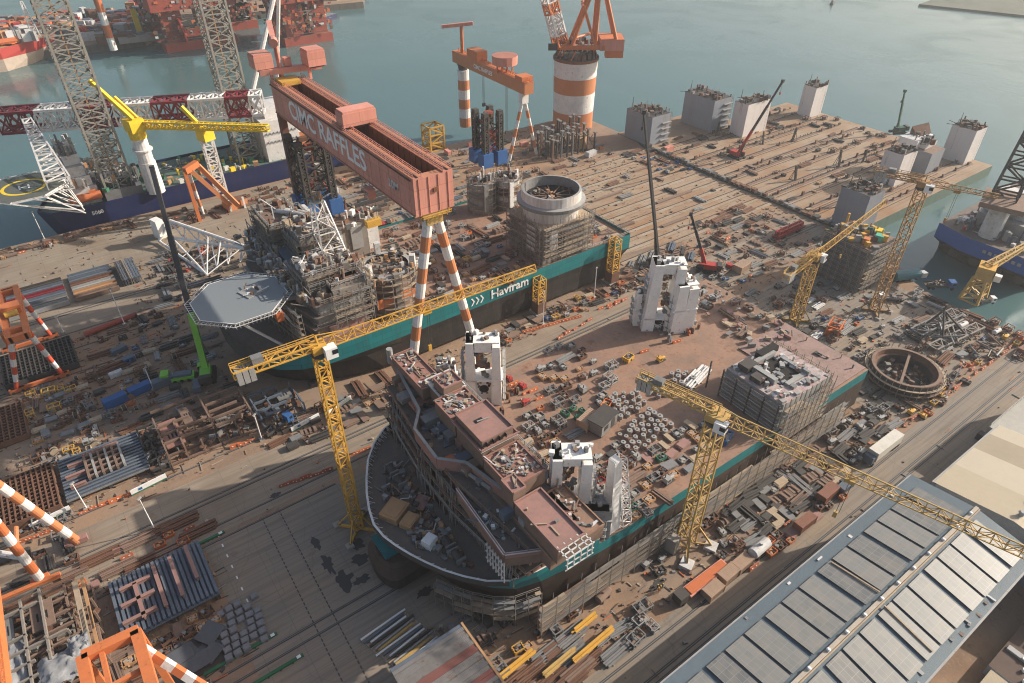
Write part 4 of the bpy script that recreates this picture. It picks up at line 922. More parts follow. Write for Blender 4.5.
for k in range(4): b.bar((gx0 + 4 + k, 168, gz1 - 1), (gx0 + 4 + k, 168, 40), .1, caps=False)
b.box((gx0 + 5.5, 168, 38), (4.5, 2, 2), 0, yellow); part(t, 'hook_block', b)
b = MB(darkrust)
b.bx(gx0 + 2.6, gx0 + 2.72, gy0 + 2.5, gy1 - 3, gz0 + .6, gz1 - .2, darkrust); b.bx(gx1 - 2.72, gx1 - 2.6, gy0 + 2.5, gy1 - 3, gz0 + .6, gz1 - .2, darkrust)
for k in range(30): b.bx(gx0 + 2.72, gx0 + 2.95, gy0 + 4 + k * 2.9, gy0 + 4.2 + k * 2.9, gz0 + .6, gz1 - .4, darkrust); b.bx(gx1 - 2.95, gx1 - 2.72, gy0 + 4 + k * 2.9, gy0 + 4.2 + k * 2.9, gz0 + .6, gz1 - .4, darkrust)
part(t, 'girder_trough', b)
b = MB(orange); 
for x in (gx0 + .2, gx0 + 2.4, gx1 - 2.4, gx1 - .2): b.rail([(x, gy0 + .3), (x, gy1)], gz1, 1.0, 2.2, .06, m=pinkorange)
b.bx(gx0 + 1.1, gx0 + 1.4, gy0, gy1, gz1, gz1 + .22, darksteel); b.bx(gx1 - 1.4, gx1 - 1.1, gy0, gy1, gz1, gz1 + .22, darksteel)
part(t, 'walkway', b)
put_text(t, 'CIMC RAFFLES', 7.4, clean_white, (gx0 - .08, 180.5, 62.9), (0, -1, 0), (0, 0, 1), sx=1.12, name='girder_lettering', bold=True)
put_text(t, '20M', 2.9, offwhite, (gx0 - .08, 139.5, 62.4), (0, -1, 0), (0, 0, 1), sx=1.0, name='capacity_lettering', bold=True)
def cab_house(par, name, x, y, z, sx, sy, sz, m, rz=0.0):
    q = MB(m); q.box((x, y, z), (sx, sy, sz), rz, m); q.box((x, y, z + sz), (sx * .94, sy * .94, sz * .16), rz, m); q.box((x, y, z - .5), (sx * .8, sy * .8, .5), rz, darksteel); part(par, name, q)
cab_house(t, 'trolley', 70.8, 169, 68.2, 9.6, 4.6, 3.5, pinkorange)
cab_house(t, 'machine_house', 64.8, 223.5, 71.5, 5.8, 6, 3.8, pinkorange); cab_house(t, 'machine_house', 79.5, 217.5, 71.5, 5.8, 6, 4.2, pinkorange)
b = MB(pinkorange); b.bar((63, 221.5, 70.5), (82, 218.5, 70.5), 2.4, 1.6); b.bar((78, 218.5, 67), (78, 218.5, 70.5), .8); b.bar((66.5, 221, 67), (66.5, 221, 70.5), .8); b.bx(71, 73.2, 220, 222, 71.5, 74, pinkorange); b.bx(67, 73, 214, 220.5, 67.3, 68.6, yellow); part(t, 'trolley_frame', b)
b = MB(pinkorange); b.tube((69.5, 221, 68), (69.5, 221, 80), .75, n=10); b.bar((67, 214, 80.5), (72.5, 232, 82), 1.6, 1.4); b.tube((66.3, 212.2, 80.4), (67.2, 215, 80.6), 1.3, n=10); part(t, 'service_jib', b)
b = MB(); yA = 131.2
for xf in (58.6, 83.6):
    striped(b, (xf, yA, 1.6), (70.8 + (1.2 if xf > 71 else -1.2), yA, 55.5), 1.25, (white, stripeorange), 13, 12, 1.25)
part(t, 'leg', b, 'slender striped A-shaped leg')
b = MB(palyellow); b.bx(67.5, 74, 129.4, 133.4, 56.6, 58.0, palyellow); b.bx(68.6, 73, 129.8, 132.6, 54.6, 56.6, palyellow); b.rail([(67, 128.8), (75, 128.8), (75, 134), (67, 134)], 56.6, 1.1, 1.2, .08, m=yellow, closed=True); part(t, 'leg_head', b)
b = MB(rust)
for xf in (58.6, 83.6): b.bx(xf - 3, xf + 3, 130, 132.4, .5, 1.9, orange); [b.tube((xf - 2.2 + k * 1.45, 129.9, .5), (xf - 2.2 + k * 1.45, 132.5, .5), .5, n=10, m=darksteel) for k in range(4)]
part(t, 'bogie', b)
b = MB(darksteel)
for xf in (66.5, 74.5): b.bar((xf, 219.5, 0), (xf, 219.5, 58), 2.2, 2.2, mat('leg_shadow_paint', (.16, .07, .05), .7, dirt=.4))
b.bar((66, 219.5, 3), (75, 219.5, 3), 1.6, 2.2, pinkorange); part(t, 'rigid_leg', b)


def ropes(par, name, x, y, z0, z1, n=3, sp=.5):
    b = MB(darksteel)
    for k in range(n): b.bar((x + (k - 1) * sp, y, z0), (x + (k - 1) * sp, y, z1), .1, caps=False)
    b.box((x, y, z0 - 1.6), (1.6, 1, 1.6), 0, darksteel); part(par, name, b)


# second goliath crane, far side of the yard
P1 = G(465, 145); P2 = (G(505, 162) + G(537, 167)) / 2
t = thing('gantry_crane', 'smaller orange and white goliath crane at the water edge with a tee crane on top', 'gantry crane', (P1.x, P1.y, 0))
HT = 33.0
e1 = G(459, 62, HT); e2 = G(526, 93, HT)
dirv = (e2 - e1).normalized(); side = Vector((-dirv.y, dirv.x, 0))
b = MB(orange)
mid_ = (e1 + e2) / 2; Lg = (e2 - e1).length + 5; az = math.atan2(dirv.y, dirv.x)
b.box((mid_.x, mid_.y, HT), (Lg, 5.0, 5.6), az, stripeorange, orange); part(t, 'girder', b)
b = MB(clean_white); c_ = e1 + dirv * (Lg * .42)
c_ -= side * 2.6
put_text(t, 'CIMC RAFFLES', 2.8, clean_white, (c_.x, c_.y, HT + 2.8), tuple(dirv), (0, 0, 1), name='girder_lettering', bold=True)
f1 = e1 + dirv * 4; f1.z = 0; f2 = e2 - dirv * 2; f2.z = 0
b = MB(); striped(b, f1, f1 + Vector((0, 0, HT - 3)), 3.1, (stripeorange, white), 6, 16); b.tube(f1 + Vector((0, 0, HT - 3)), f1 + Vector((0, 0, HT)), 2.2, 3.0, 12, darksteel); part(t, 'leg', b, 'thick banded pillar leg')
b = MB()
dv = Vector((1, 0, 0))
for s_ in (-1, 1): striped(b, f2 + dv * (8.5 * s_) + Vector((0, 0, 1)), f2 + dv * (1.0 * s_) + Vector((0, 0, HT - 5)), .85, (white, stripeorange), 7, 8)
b.box((f2.x, f2.y, HT - 5), (3.6, 3, 5), 0, white); part(t, 'leg', b, 'striped A-shaped leg')
def on(f, z): v_ = e1 + dirv * (Lg * f); return (v_.x, v_.y, z)
b = MB(pinkorange); c_ = on(.28, HT + 5.6); b.box(c_, (10, 6, 4.6), az, orange); part(t, 'machine_house', b)
b = MB(pinkorange); c_ = on(.66, HT + 9); b.tube(c_, (c_[0], c_[1], c_[2] + 4), 6.0, 6.2, 14, pinkorange)
for dx in (-3, 0, 3):
    for dy in (-2, 2): b.bar((c_[0] + dx, c_[1] + dy, HT + 5), (c_[0] + dx, c_[1] + dy, HT + 9), .6, m=orange)
part(t, 'trolley_house', b)
b = MB(orange); c_ = on(.9, HT + 5.6); b.box(c_, (6, 6, 2), az, orange); b.rail([on(.0, 0)[:2], on(1, 0)[:2]], HT + 5.6, 1.2, 2, .1, m=orange); part(t, 'walkway', b)
c_ = on(.06, HT + 5.6); b = MB(orange); b.tube(c_, (c_[0], c_[1], c_[2] + 13), .9, n=8); part(t, 'service_mast', b)
b = MB(pinkorange); q0 = Vector((c_[0], c_[1], c_[2] + 13.5)); b.bar(q0 - RT * 10 - Vector((0, 0, 1)), q0 + RT * 6 + Vector((0, 0, .6)), 1.8, 1.6); part(t, 'service_jib', b)
c_ = on(.36, 0); ropes(t, 'hook', c_[0], c_[1], 18, HT + 1); c_ = on(.68, 0); ropes(t, 'hook', c_[0], c_[1], 10, HT + 1)

# banded heavy lift pillar crane
pc_ = G(576, 130); pc_ = Vector((243.5, 280.5, 0))
t = thing('pedestal_crane', 'enormous orange and white banded pillar crane standing in the water corner', 'pedestal crane', pc_)
PR = 11.6
b = MB(); b.lathe(pc_, [(PR * .93, -6, stripeorange), (PR * .94, 9.5, white), (PR * .96, 19.5, stripeorange), (PR * .98, 27.5, white), (PR, 35.5, darkrust), (PR * 1.03, 35.6, darkrust), (PR * 1.03, 37, darksteel), (PR * .7, 37.1, darksteel), (0, 37.1, darksteel)], 56); part(t, 'pillar', b, smooth=False)
b = MB(rust)
for k in range(20):
    a = k * math.pi / 10; x, y = pc_.x + PR * .93 * math.cos(a), pc_.y + PR * .93 * math.sin(a); b.bar((x, y, 37), (pc_.x + PR * .8 * math.cos(a + .2), pc_.y + PR * .8 * math.sin(a + .2), 41.5), .5, m=rnd.choice((orange, rust, darksteel)))
    b.box((x * .9 + pc_.x * .1, y * .9 + pc_.y * .1, 37), (2, 2, rnd.uniform(1, 3)), a, rnd.choice((darksteel, rust)))
part(t, 'slew_ring', b)
b = MB(orange)
rt, fwh = RT, Vector((_sy, _cy, 0))
def C(a, c, z): return pc_ + rt * a + fwh * c + Vector((0, 0, z))
for c in (-6, 6):
    b.bar(C(-12, c, 42.5), C(13, c, 42.5), 1.6, 2.2); 
b.bar(C(-11, -7, 42.5), C(-11, 7, 42.5), 1.6, 2.2); b.bar(C(2, -7, 42.5), C(2, 7, 42.5), 1.4, 2); b.bar(C(13, -7, 42.5), C(13, 7, 42.5), 1.6, 2.2)
b.tube(C(-15, -7, 43), C(-10.5, -7, 43), 1.7, n=10, m=darksteel)
part(t, 'slewing_frame', b)
b = MB(orange)
for c in (-6, 6):
    b.tube(C(-3, c, 43), C(10, c * .4, 79), 1.0, n=8); b.tube(C(9, c, 43), C(9.5, c * .4, 79), 1.0, n=8); b.tube(C(20, c, 44), C(9, c * .4, 79), 1.0, n=8); b.tube(C(9, c, 43), C(2, c, 62), .6, n=8)
b.bar(C(2, -5, 61), C(2, 5, 61), 1); b.tube(C(-2, -6, 47), C(9, 6, 47), .7, n=6)
part(t, 'back_frame', b)
b = MB(pinkorange); b.box(C(17.5, 0, 41), (12, 14, 5.5), math.atan2(rt.y, rt.x), pinkorange, orange); b.box(C(19, -4, 37.5), (9, 5, 3.5), math.atan2(rt.y, rt.x), orange); part(t, 'machine_house', b)
b = MB(greysteel); clutter(b, 40, lambda: tuple(C(rnd.uniform(-8, 10), rnd.uniform(-6, 6), 43.6)), (.6, 2), 2.6, (white, darksteel, orange, lightsteel)); part(t, 'winches', b)
b = MB(stripeorange)
for c in (-5.5, 5.5): b.lattice(C(-8.5, c, 43.5), C(-21, c * .8, 83), 4.5, 6, seg=5, c=.42, d=.26, m=orange, m2=(white, 6.5))
part(t, 'boom', b)
b = MB(darksteel)
for c in (-3, -1, 1, 3): b.bar(C(10, c * .4, 79), C(-21, c, 83), .14, caps=False); b.bar(C(9, c, 45), C(9.5, c * .4, 79), .12, caps=False)
part(t, 'ropes', b)


def semi_gantry(label, xc, yn, yf, zt, feet, ov=8, group='yard gantry cranes', xs=0.0):
    """orange workshop gantry: A-legs with red and white bands on both rails, twin beams across"""
    t = thing('gantry_crane', label, 'gantry crane', (xc, (yn + yf) / 2, 0), group)
    b = MB(orange)
    for dx in (-2.2, 2.2): b.bx(xc + dx - .7, xc + dx + .7, yn - ov, yf + ov * .3, zt, zt + 2.0, orange)
    for y in (yn - ov + .7, yn, yf, yf + ov * .3 - .7): b.bx(xc - 2.2, xc + 2.2, y - .7, y + .7, zt + .05, zt + 1.9, orange)
    part(t, 'girder', b)
    for y in (yn, yf):
        for s_, dx in ((-1, feet[0]), (1, feet[1])):
            b = MB(); striped(b, (xc + dx, y, 1.3), (xc + s_ * 2.0, y, zt), .62, (white, stripered), 7, 10, .85, first=1); part(t, 'leg', b)
        b = MB(vividorange); b.bar((xc + feet[0] - 1.5, y, 1), (xc + feet[1] + 1.5, y, 1), .9, 1.0, vividorange)
        for dx in feet:
            b.bx(xc + dx - 2, xc + dx + 2, y - .6, y + .6, .3, 1.5, vividorange)
            for k in (-1.2, 1.2): b.tube((xc + dx + k, y - .65, .45), (xc + dx + k, y + .65, .45), .42, n=10, m=darksteel)
        part(t, 'sill_beam', b)
    b = MB(orange); b.box((xc, (yn * .62 + yf * .38), zt + 2), (5, 3.4, 2.4), 0, orange); b.tube((xc - 1.6, yn + 6, zt + 3), (xc + 1.6, yn + 6, zt + 3), .9, n=12, m=yellow); part(t, 'trolley', b)
    b = MB(orange); b.bx(xc - 4.2, xc - 2.4, yn + 1, yn + 3, zt - 2.6, zt - .1, orange); part(t, 'cab', b)
    b = MB(orange); b.rail([(xc - 2.8, yn - ov), (xc - 2.8, yf)], zt + 2, 1.1, 2, .06, m=orange); part(t, 'railing', b)
    return t


semi_gantry('orange gantry with red and white legs beside stacked steel panels at the frame edge', -23.5, 203.5, 227.2, 18.5, (-7.0, 4.6), 5)
# near portal with fat tube legs at the picture edge
t = thing('gantry_crane', 'portal crane with fat orange and white tube legs beyond the corner of the sheeted modules', 'gantry crane', (-33, 132, 0), 'yard gantry cranes')
b = MB(); striped(b, (-25.2, 135.2, .8), (-32.0, 134.8, 27), 1.0, (stripeorange, white), 9, 14); part(t, 'leg', b)
b = MB(); striped(b, (-33.2, 128.7, .8), (-33.8, 128.7, 27), .95, (white, vividorange), 8, 14, first=0); part(t, 'leg', b)
b = MB(); striped(b, (-41.5, 135.2, .8), (-34.6, 134.8, 27), 1.0, (stripeorange, white), 9, 14); part(t, 'leg', b)
b = MB(); b.tube((-33.4, 128.7, 9), (-39.5, 134.9, 9), .7, n=10, m=white); b.tube((-33.4, 128.7, 12), (-33.0, 134.9, 12), .5, n=10, m=stripeorange); part(t, 'brace', b)
b = MB(orange); b.bx(-36, -32.3, 60, 140, 27, 29.4, orange); b.rail([(-32.5, 60), (-32.5, 140)], 29.4, 1, 2, .06, m=orange); part(t, 'girder', b)
b = MB(vividorange); b.bar((-46, 128.3, .9), (-29.5, 127.6, .9), 1.0, 1.1, orange); b.bx(-27.6, -23, 134.4, 136, .3, 1.6, pinkprimer); b.bx(-35, -31.5, 128, 129.4, .3, 1.5, vividorange); part(t, 'sill_beam', b)
# portal whose orange head and striped beam show at the lower edge
t = thing('gantry_crane', 'orange portal crane head with a striped arm before the charcoal plate stacks', 'gantry crane', (-16, 78, 0), 'yard gantry cranes')
b = MB(orange); za = 24.0
b.bar((-23.6, 85.5, za), (-15.2, 85.0, za), 1.7, 1.7); b.bar((-23.6, 85.5, za), (-23.6, 70, za), 1.7, 1.7); b.bar((-15.6, 85, za), (-15.6, 70, za), 1.7, 1.7); b.bar((-21.0, 85, za - .2), (-21.0, 70, za - .2), .7, 1.0); b.bar((-23, 78, za - .3), (-16, 78, za - .3), .7, .8); part(t, 'girder', b)
b = MB(); striped(b, (-15.4, 81.4, za), (-4, 66, 10.5), .85, (white, vividorange), 12, 4); part(t, 'leg', b, 'square striped raking leg')
b = MB(vividorange)
for x, y in ((-23.6, 85.5), (-15.4, 85)): b.bar((x, y, 0), (x, y, za), 1.1, 1.1, orange)
b.bar((-26, 85.3, 1), (-13, 85.0, 1), .9, 1, orange); b.bar((-4, 66, 0), (-4, 66, 10.5), 1, 1, orange); part(t, 'leg', b)
# orange lifting portal beside the navy vessel
t = thing('portal_frame', 'orange lifting portal with two raking struts beside the navy vessel', 'portal frame', G(200, 218))
b = MB(orange); a1 = G(200, 221); 
b.bar(a1, a1 + Vector((0, 0, 22)), 1.4, 1.4, orange); part(t, 'leg', b)
striped_ = MB(); striped(striped_, a1 + Vector((3, 6, 0)), a1 + Vector((2, 5, 22)), .7, (white, stripeorange), 6, 8); part(t, 'leg', striped_)
b = MB(orange); top = a1 + Vector((0, 0, 22)); b.bar(top, top + Vector((6, 3, 1)), 2.2, 2.4); part(t, 'head', b)
for k in (0, 1):
    b = MB(stripeorange); p_ = top + Vector((2 + 4 * k, 1 + 2 * k, 0)); q_ = G(230 + 8 * k, 205, 3); b.bar(p_, q_, 1.7, 1.7, stripeorange); part(t, 'strut', b)
b = MB(orange); q_ = G(236, 207, 0); b.box((q_.x, q_.y, 0), (9, 5, 3.4), .2, stripeorange, rust); b.bar(q_ + Vector((-3, -3, 0)), q_ + Vector((-3, -3, 5)), .8, m=white); b.bar(q_ + Vector((3, -3, 0)), q_ + Vector((3, -3, 5)), .8, m=white); part(t, 'winch_base', b)


# ------------------------------------------------------------------ tower cranes
def tower_crane(label, base, H, az, jib, cjib, m=yellow, w=2.4, jh=2.0, foot=None, cabm=clean_white, mast_c=.17, tri=True, apex=0.0):
    x, y, z0 = base
    t = thing('tower_crane', label, 'tower crane', base, 'yellow tower cranes')
    b = MB(m); b.lattice((x, y, z0 + .8), (x, y, z0 + H), w, seg=w * 1.15, c=mast_c, d=.1, m=m, up=(1, 0, 0)); part(t, 'mast', b)
    dx, dy = math.cos(az), math.sin(az); D = Vector((dx, dy, 0)); S = Vector((-dy, dx, 0)); top = Vector((x, y, z0 + H))
    b = MB(m); b.tube(top, top + Vector((0, 0, .9)), w * .75, n=14, m=darksteel); b.box((x, y, z0 + H + .9), (w * 1.3, w * 1.3, 1.6), az, m); part(t, 'slewing_unit', b)
    c = top + Vector((0, 0, 2.4)); b = MB(m)
    b.lattice(c + D * 1.2, c + D * jib, 1.7, jh, 1.3, jh * .7, seg=2.0, c=.105, d=.055, m=m, tri=tri); part(t, 'jib', b)
    b = MB(m); b.lattice(c - D * cjib, c - D * 1.0, 1.9, 1.3, seg=2, c=.14, d=.08, m=m); b.rail([(c - D * cjib + S)[:2], (c + S)[:2]], c.z + .6, 1, 1.6, .06, m=m); part(t, 'counter_jib', b)
    b = MB(lightsteel)
    for k in range(3): b.box(tuple(c - D * (cjib - .9 - k * 1.1) - Vector((0, 0, 2.2))), (.95, 2.4, 2.8), az, lightsteel)
    b.box(tuple(c - D * (cjib - 4.6) + Vector((0, 0, .7))), (2, 1.5, 1.3), az, greysteel); part(t, 'counterweight', b)
    cb = c + S * -1.9 + D * 1.6 - Vector((0, 0, 2.3)); b = MB(cabm); b.box(tuple(cb), (2.3, 1.9, 2.3), az, cabm); o = part(t, 'cab', b)
    b = MB(glass); b.box(tuple(cb + D * .62 + Vector((0, 0, .9))), (1.12, 1.96, 1.0), az, glass); part(o, 'cab_window', b)
    b = MB(m)
    if apex:
        ap = c + Vector((0, 0, apex)); b.bar(c + S, ap, .3); b.bar(c - S, ap, .3); b.bar(ap, c + D * jib * .6 + Vector((0, 0, 1)), .12); b.bar(ap, c - D * cjib * .85, .12)
    else: b.bar(c + S * .8, c + Vector((0, 0, 2)), .25); b.bar(c - S * .8, c + Vector((0, 0, 2)), .25); b.bar(c + Vector((0, 0, 2)), c + D * 6 + Vector((0, 0, .9)), .14); b.bar(c + Vector((0, 0, 2)), c - D * cjib * .7 + Vector((0, 0, .5)), .14)
    part(t, 'tie_frame', b)
    b = MB(darksteel); tr = c + D * jib * .46 - Vector((0, 0, jh * .5)); b.box(tuple(tr - Vector((0, 0, .7))), (1.8, 1.3, .6), az, m); b.bar(tr, tr - Vector((0, 0, 9)), .08, caps=False); b.bar(tr + D * .5, tr + D * .5 - Vector((0, 0, 9)), .08, caps=False); b.box(tuple(tr - Vector((0, 0, 10.3))), (.7, .5, 1.4), az, m); part(t, 'hook_block', b)
    b = MB(m)
    if foot == 'splay':
        for u, v in ((-1, -1), (1, -1), (1, 1), (-1, 1)):
            b.box((x + u * 4.0, y + v * 4.0, z0), (2.7, 2.7, .9), .4, offwhite); b.bar((x + u * 4, y + v * 4, z0 + .9), (x + u * w * .5, y + v * w * .5, z0 + 6.5), .38); b.bar((x + u * 4, y + v * 4, z0 + 1.0), (x + u * .8, y + v * .8, z0 + 1.0), .3)
        b.box((x - 4.2, y + 2, z0 + .3), (2.2, 5.0, 4.4), .25, concrete)
    else:
        for u, v in ((-1, -1), (1, -1), (1, 1), (-1, 1)): b.bar((x + u * 3.6, y + v * 3.6, z0 + .4), (x, y, z0 + .4), .55, .6); b.bar((x + u * 3.4, y + v * 3.4, z0 + .5), (x + u * w * .5, y + v * w * .5, z0 + 5), .28); b.box((x + u * 3.6, y + v * 3.6, z0), (1.6, 1.6, .7), 0, concrete)
    part(t, 'base_frame', b)
    return t


def aim(px, py, z, base):
    p = G(px, py, z); return math.atan2(p.y - base[1], p.x - base[0]), math.hypot(p.x - base[0], p.y - base[1])


B1 = (28.6, 101.4, 0); a_, l_ = aim(535, 263, 55.5, B1)
tower_crane('bright yellow tower crane off the near vessel bow, jib crossing the goliath leg', B1, 52, a_, l_, 15.5, w=2.15, mast_c=.145)
B2 = (87.6, 53.6, 0); a_, l_ = aim(1040, 552, 42, B2)
tower_crane('dusty yellow tower crane on concrete feet, jib reaching over the solar roof', B2, 38.5, a_, l_ + 2, 17.5, m=palyellow, foot='splay', w=2.9, jh=2.6)
B3 = (183.5, 93.2, 0); a_, l_ = aim(885, 200, 26, B3)
tower_crane('short yellow tower crane before the dark scaffolded casing, jib towards the barge', B3, 23, a_, l_, 19, m=mat('worn_ochre', (.50, .30, .08), .6, dirt=.5, dirt_col=(.28, .17, .07), rust=.25, scale=.6), w=2.6, jh=2.0)
B4 = (210.5, 81.0, 0); a_, l_ = aim(1000, 196, 47, B4); a2, l2 = aim(862, 181, 47, B4)
tower_crane('tall rusty yellow tower crane between the scaffolded casing and the basin, jib over the water', B4, 44.5, a_, l_, 14, m=mat('rusty_ochre', (.36, .21, .085), .7, dirt=.6, dirt_col=(.2, .12, .06), rust=.4, scale=.6), w=2.6, mast_c=.14, jh=1.5)
for (px, py, hgt_, lab) in ((529, 305, 13.5, 'short yellow lattice tower against the hull below the Havfram lettering'), (614, 290, 17.5, 'yellow lattice tower against the stern of the Havfram vessel')):
    p = G(px, py); p.y = 147.2
    if px > 600: p.x = 150.5
    t = thing('lattice_tower', lab, 'lattice tower', p); b = MB(yellow); b.lattice(p + Vector((0, 0, .6)), p + Vector((0, 0, hgt_)), 3, seg=2.4, c=.19, d=.11, m=yellow, up=(1, 0, 0)); part(t, 'mast', b)
    b = MB(yellow); b.box((p.x, p.y, 0), (5, 4.2, .7), 0, concrete); part(t, 'base_frame', b); b = MB(rust); b.box((p.x, p.y, .7), (3.6, 3.6, 4), 0, rust); part(t, 'tower_skirt', b)


# ------------------------------------------------------------------ crawler and mobile cranes
def mobile_crane(label, base, tip, m, chassis=redpaint, boomw=1.5, colour_len=.3, lead=0.0, az=None, group='mobile and crawler cranes'):
    base = Vector(base); tip = Vector(tip); d = (tip - base); hz = Vector((d.x, d.y, 0)); a = math.atan2(hz.y, hz.x) if az is None else az
    t = thing('mobile_crane', label, 'mobile crane', base, group)
    b = MB(darksteel); 
    D = Vector((math.cos(a), math.sin(a), 0)); S = Vector((-D.y, D.x, 0))
    for s_ in (-1, 1): b.box(tuple(base + S * (1.9 * s_)), (7.5, 1.1, 1.2), a, rubber)
    b.box(tuple(base + Vector((0, 0, .7))), (6.5, 3, .8), a, darksteel); part(t, 'undercarriage', b)
    b = MB(chassis); b.box(tuple(base - D * 1.2 + Vector((0, 0, 1.5))), (6.2, 3.0, 1.9), a, chassis); b.box(tuple(base - D * 4.4 + Vector((0, 0, 1.6))), (1.6, 3.6, 2.2), a, darksteel); part(t, 'superstructure', b)
    b = MB(glass); b.box(tuple(base + D * 2.2 + S * 1.5 + Vector((0, 0, 1.6))), (2.0, 1.2, 2.0), a, glass); b.box(tuple(base + D * 2.1 + S * 1.5 + Vector((0, 0, 3.6))), (2.1, 1.3, .15), a, chassis); part(t, 'cab', b)
    p0 = base + D * .6 + Vector((0, 0, 2.6)); e = tip - p0
    b = MB(m); k1 = p0 + e * colour_len; b.bar(p0, k1, boomw, boomw * 1.15, chassis); b.bar(k1, p0 + e * .68, boomw * .84, boomw, m); b.bar(p0 + e * .68, tip, boomw * .66, boomw * .8, m); b.box(tuple(tip - Vector((0, 0, .6))), (1.2, 1.2, 1.2), a, m); part(t, 'boom', b)
    b = MB(darksteel); b.bar(base + D * 1.6 + Vector((0, 0, 1.8)), p0 + e * .25, .5, m=darksteel); part(t, 'boom_cylinder', b)
    b = MB(darksteel); b.bar(tip, tip - Vector((0, 0, 5)), .09, caps=False); b.box(tuple(tip - Vector((0, 0, 6))), (.6, .5, 1.1), a, chassis); part(t, 'hook_block', b)
    return t


def tip_at(base, px, py, lean):
    """boom tip on the sight line (px, py), set back from the foot by LEAN metres along the sight's ground bearing"""
    best = None
    for k in range(0, 900):
        z = 4 + k * .1; p = G(px, py, z); dd = abs(math.hypot(p.x - base[0], p.y - base[1]) - lean)
        if best is None or dd < best[0]: best = (dd, p)
    return best[1]


darkboom = mat('boom_charcoal', (.045, .045, .05), .5, dirt=.3)
gb = G(208, 377)
t_ = mobile_crane('lime green mobile crane before the octagonal helideck, long charcoal boom raised', gb, tip_at(gb, 152, 168, 22), darkboom, limegreen, 1.7, .30)
b = MB(limegreen); b.box(tuple(gb + Vector((-7, 3.5, .5))), (8.5, 2.9, 1.2), -.35, limegreen); b.box(tuple(gb + Vector((-10.4, 4.8, 1.7))), (2.2, 2.8, 1.7), -.35, limegreen); b.box(tuple(gb + Vector((-6, 3.1, 1.7))), (5, 2.2, .8), -.35, bluegrey)
for k in range(5): b.tube(gb + Vector((-10.5 + k * 1.8, 3.0 - k * .65, .5)), gb + Vector((-9.5 + k * 1.8, 6.0 - k * .65, .5)), .5, n=10, m=rubber)
part(t_, 'carrier', b)
for (bpx, bpy_, tpx, tpy, lean, ch, lab, cl) in (
        (659, 264, 644, 112, 10, darksteel, 'charcoal crane with a tall near upright boom behind the white aft jack columns', .05),
        (706, 271, 691, 214, 8, redpaint, 'red crawler crane with a short dark boom between white columns and skid tracks', .34),
        (736, 158, 783, 81, 16, redpaint, 'red based crane leaning over the barge casings by the water', .34),
        (897, 133, 905, 91, 4, green, 'dark green upright boom crane on the far barge corner', .1),
        (379, 231, 289, 164, 20, redpaint, 'red footed crane with a low charcoal boom behind the Havfram vessel', .25)):
    p = G(bpx, bpy_); tp_ = tip_at(p, tpx, tpy, lean); mobile_crane(lab, p, tp_, darkboom if ch is not green else mat('dark_green', (.02, .09, .055), .6), ch if ch is not green else MATS['dark_green'], 1.0 if bpx > 400 else .95, cl)
# yellow harbour crane by the basin
p = G(972, 299); t = thing('harbour_crane', 'yellow brown portal harbour crane at the basin edge, arm up towards the blue vessel', 'harbour crane', p)
b = MB(palyellow); b.lattice(p, p + Vector((0, 0, 9)), 6, 6, 4, 4, seg=3, c=.4, d=.25, m=palyellow); part(t, 'portal', b)
b = MB(palyellow); b.box(tuple(p + Vector((0, 0, 9))), (6, 5, 4.5), .3, palyellow, yellow); part(t, 'machine_house', b)
tp_ = tip_at(p, 1030, 243, 26); b = MB(yellow); b.lattice(p + Vector((0, 0, 13)), tp_, 2.2, 2.4, 1, 1, seg=3, c=.24, d=.15, m=palyellow); part(t, 'boom', b)
b = MB(clean_white); b.box(tuple(p + Vector((3, -3.4, 8))), (2, 2, 2.2), .3, clean_white); part(t, 'cab', b)


# ------------------------------------------------------------------ navy jackup vessel on the left
t = thing('jackup_vessel', 'navy hulled jackup vessel with tall lattice legs and a yellow ringed helideck', 'ship', (50, 318, -5))
HP = [(122, 307.6), (122, 342), (14, 342), (2, 334), (-8, 322), (-10.5, 314), (-6, 308.6), (4, 307.6)]
b = MB(navy); LW = [(x + (4 if x < 5 else 0), y, -6) for x, y in HP]
b.loft(LW, P3(HP, 6.5), navy); b.poly(P3(HP, 6.5), mat('vessel_deck', (.10, .155, .13), .7, dirt=.5, dirt_col=(.06, .09, .08), scale=.2)); part(t, 'hull', b)
b = MB(navy)
for q, s_ in zip(HP, HP[1:] + HP[:1]): b.bar((*q, 7.1), (*s_, 7.1), .3, 1.3, navy)
part(t, 'bulwark', b)
put_text(t, '5060', 2.2, clean_white, (9.5, 307.35, 4.2), (1, 0, 0), (0, 0, 1), name='hull_lettering', bold=True)
hc = G(24, 187, 25); b = MB(mat('dark_helideck', (.10, .11, .095), .75, dirt=.3)); oc = [(hc.x + 13.5 * math.cos(R(22.5 + 45 * k)), hc.y + 13.5 * math.sin(R(22.5 + 45 * k))) for k in range(8)]
b.prism(oc, 24.4, 25, offwhite, MATS['dark_helideck'], bottom=True); part(t, 'helideck', b)
b = MB(brightyellow); n = 36
P_ = [(hc.x + r_ * math.cos(2 * math.pi * k / n), hc.y + r_ * math.sin(2 * math.pi * k / n), 25.03) for r_ in (6.4, 7.6) for k in range(n)]
b.mesh(P_, [(k, k + n, (k + 1) % n + n, (k + 1) % n)[::-1] for k in range(n)], brightyellow)
for q in ((-1.5, 0, .6, 4), (1.5, 0, .6, 4), (0, 0, 3, .6)): b.box((hc.x + q[0], hc.y + q[1], 25.02), (q[2], q[3], .02), 0, clean_white)
part(t, 'helideck_marking', b)
b = MB(offwhite)
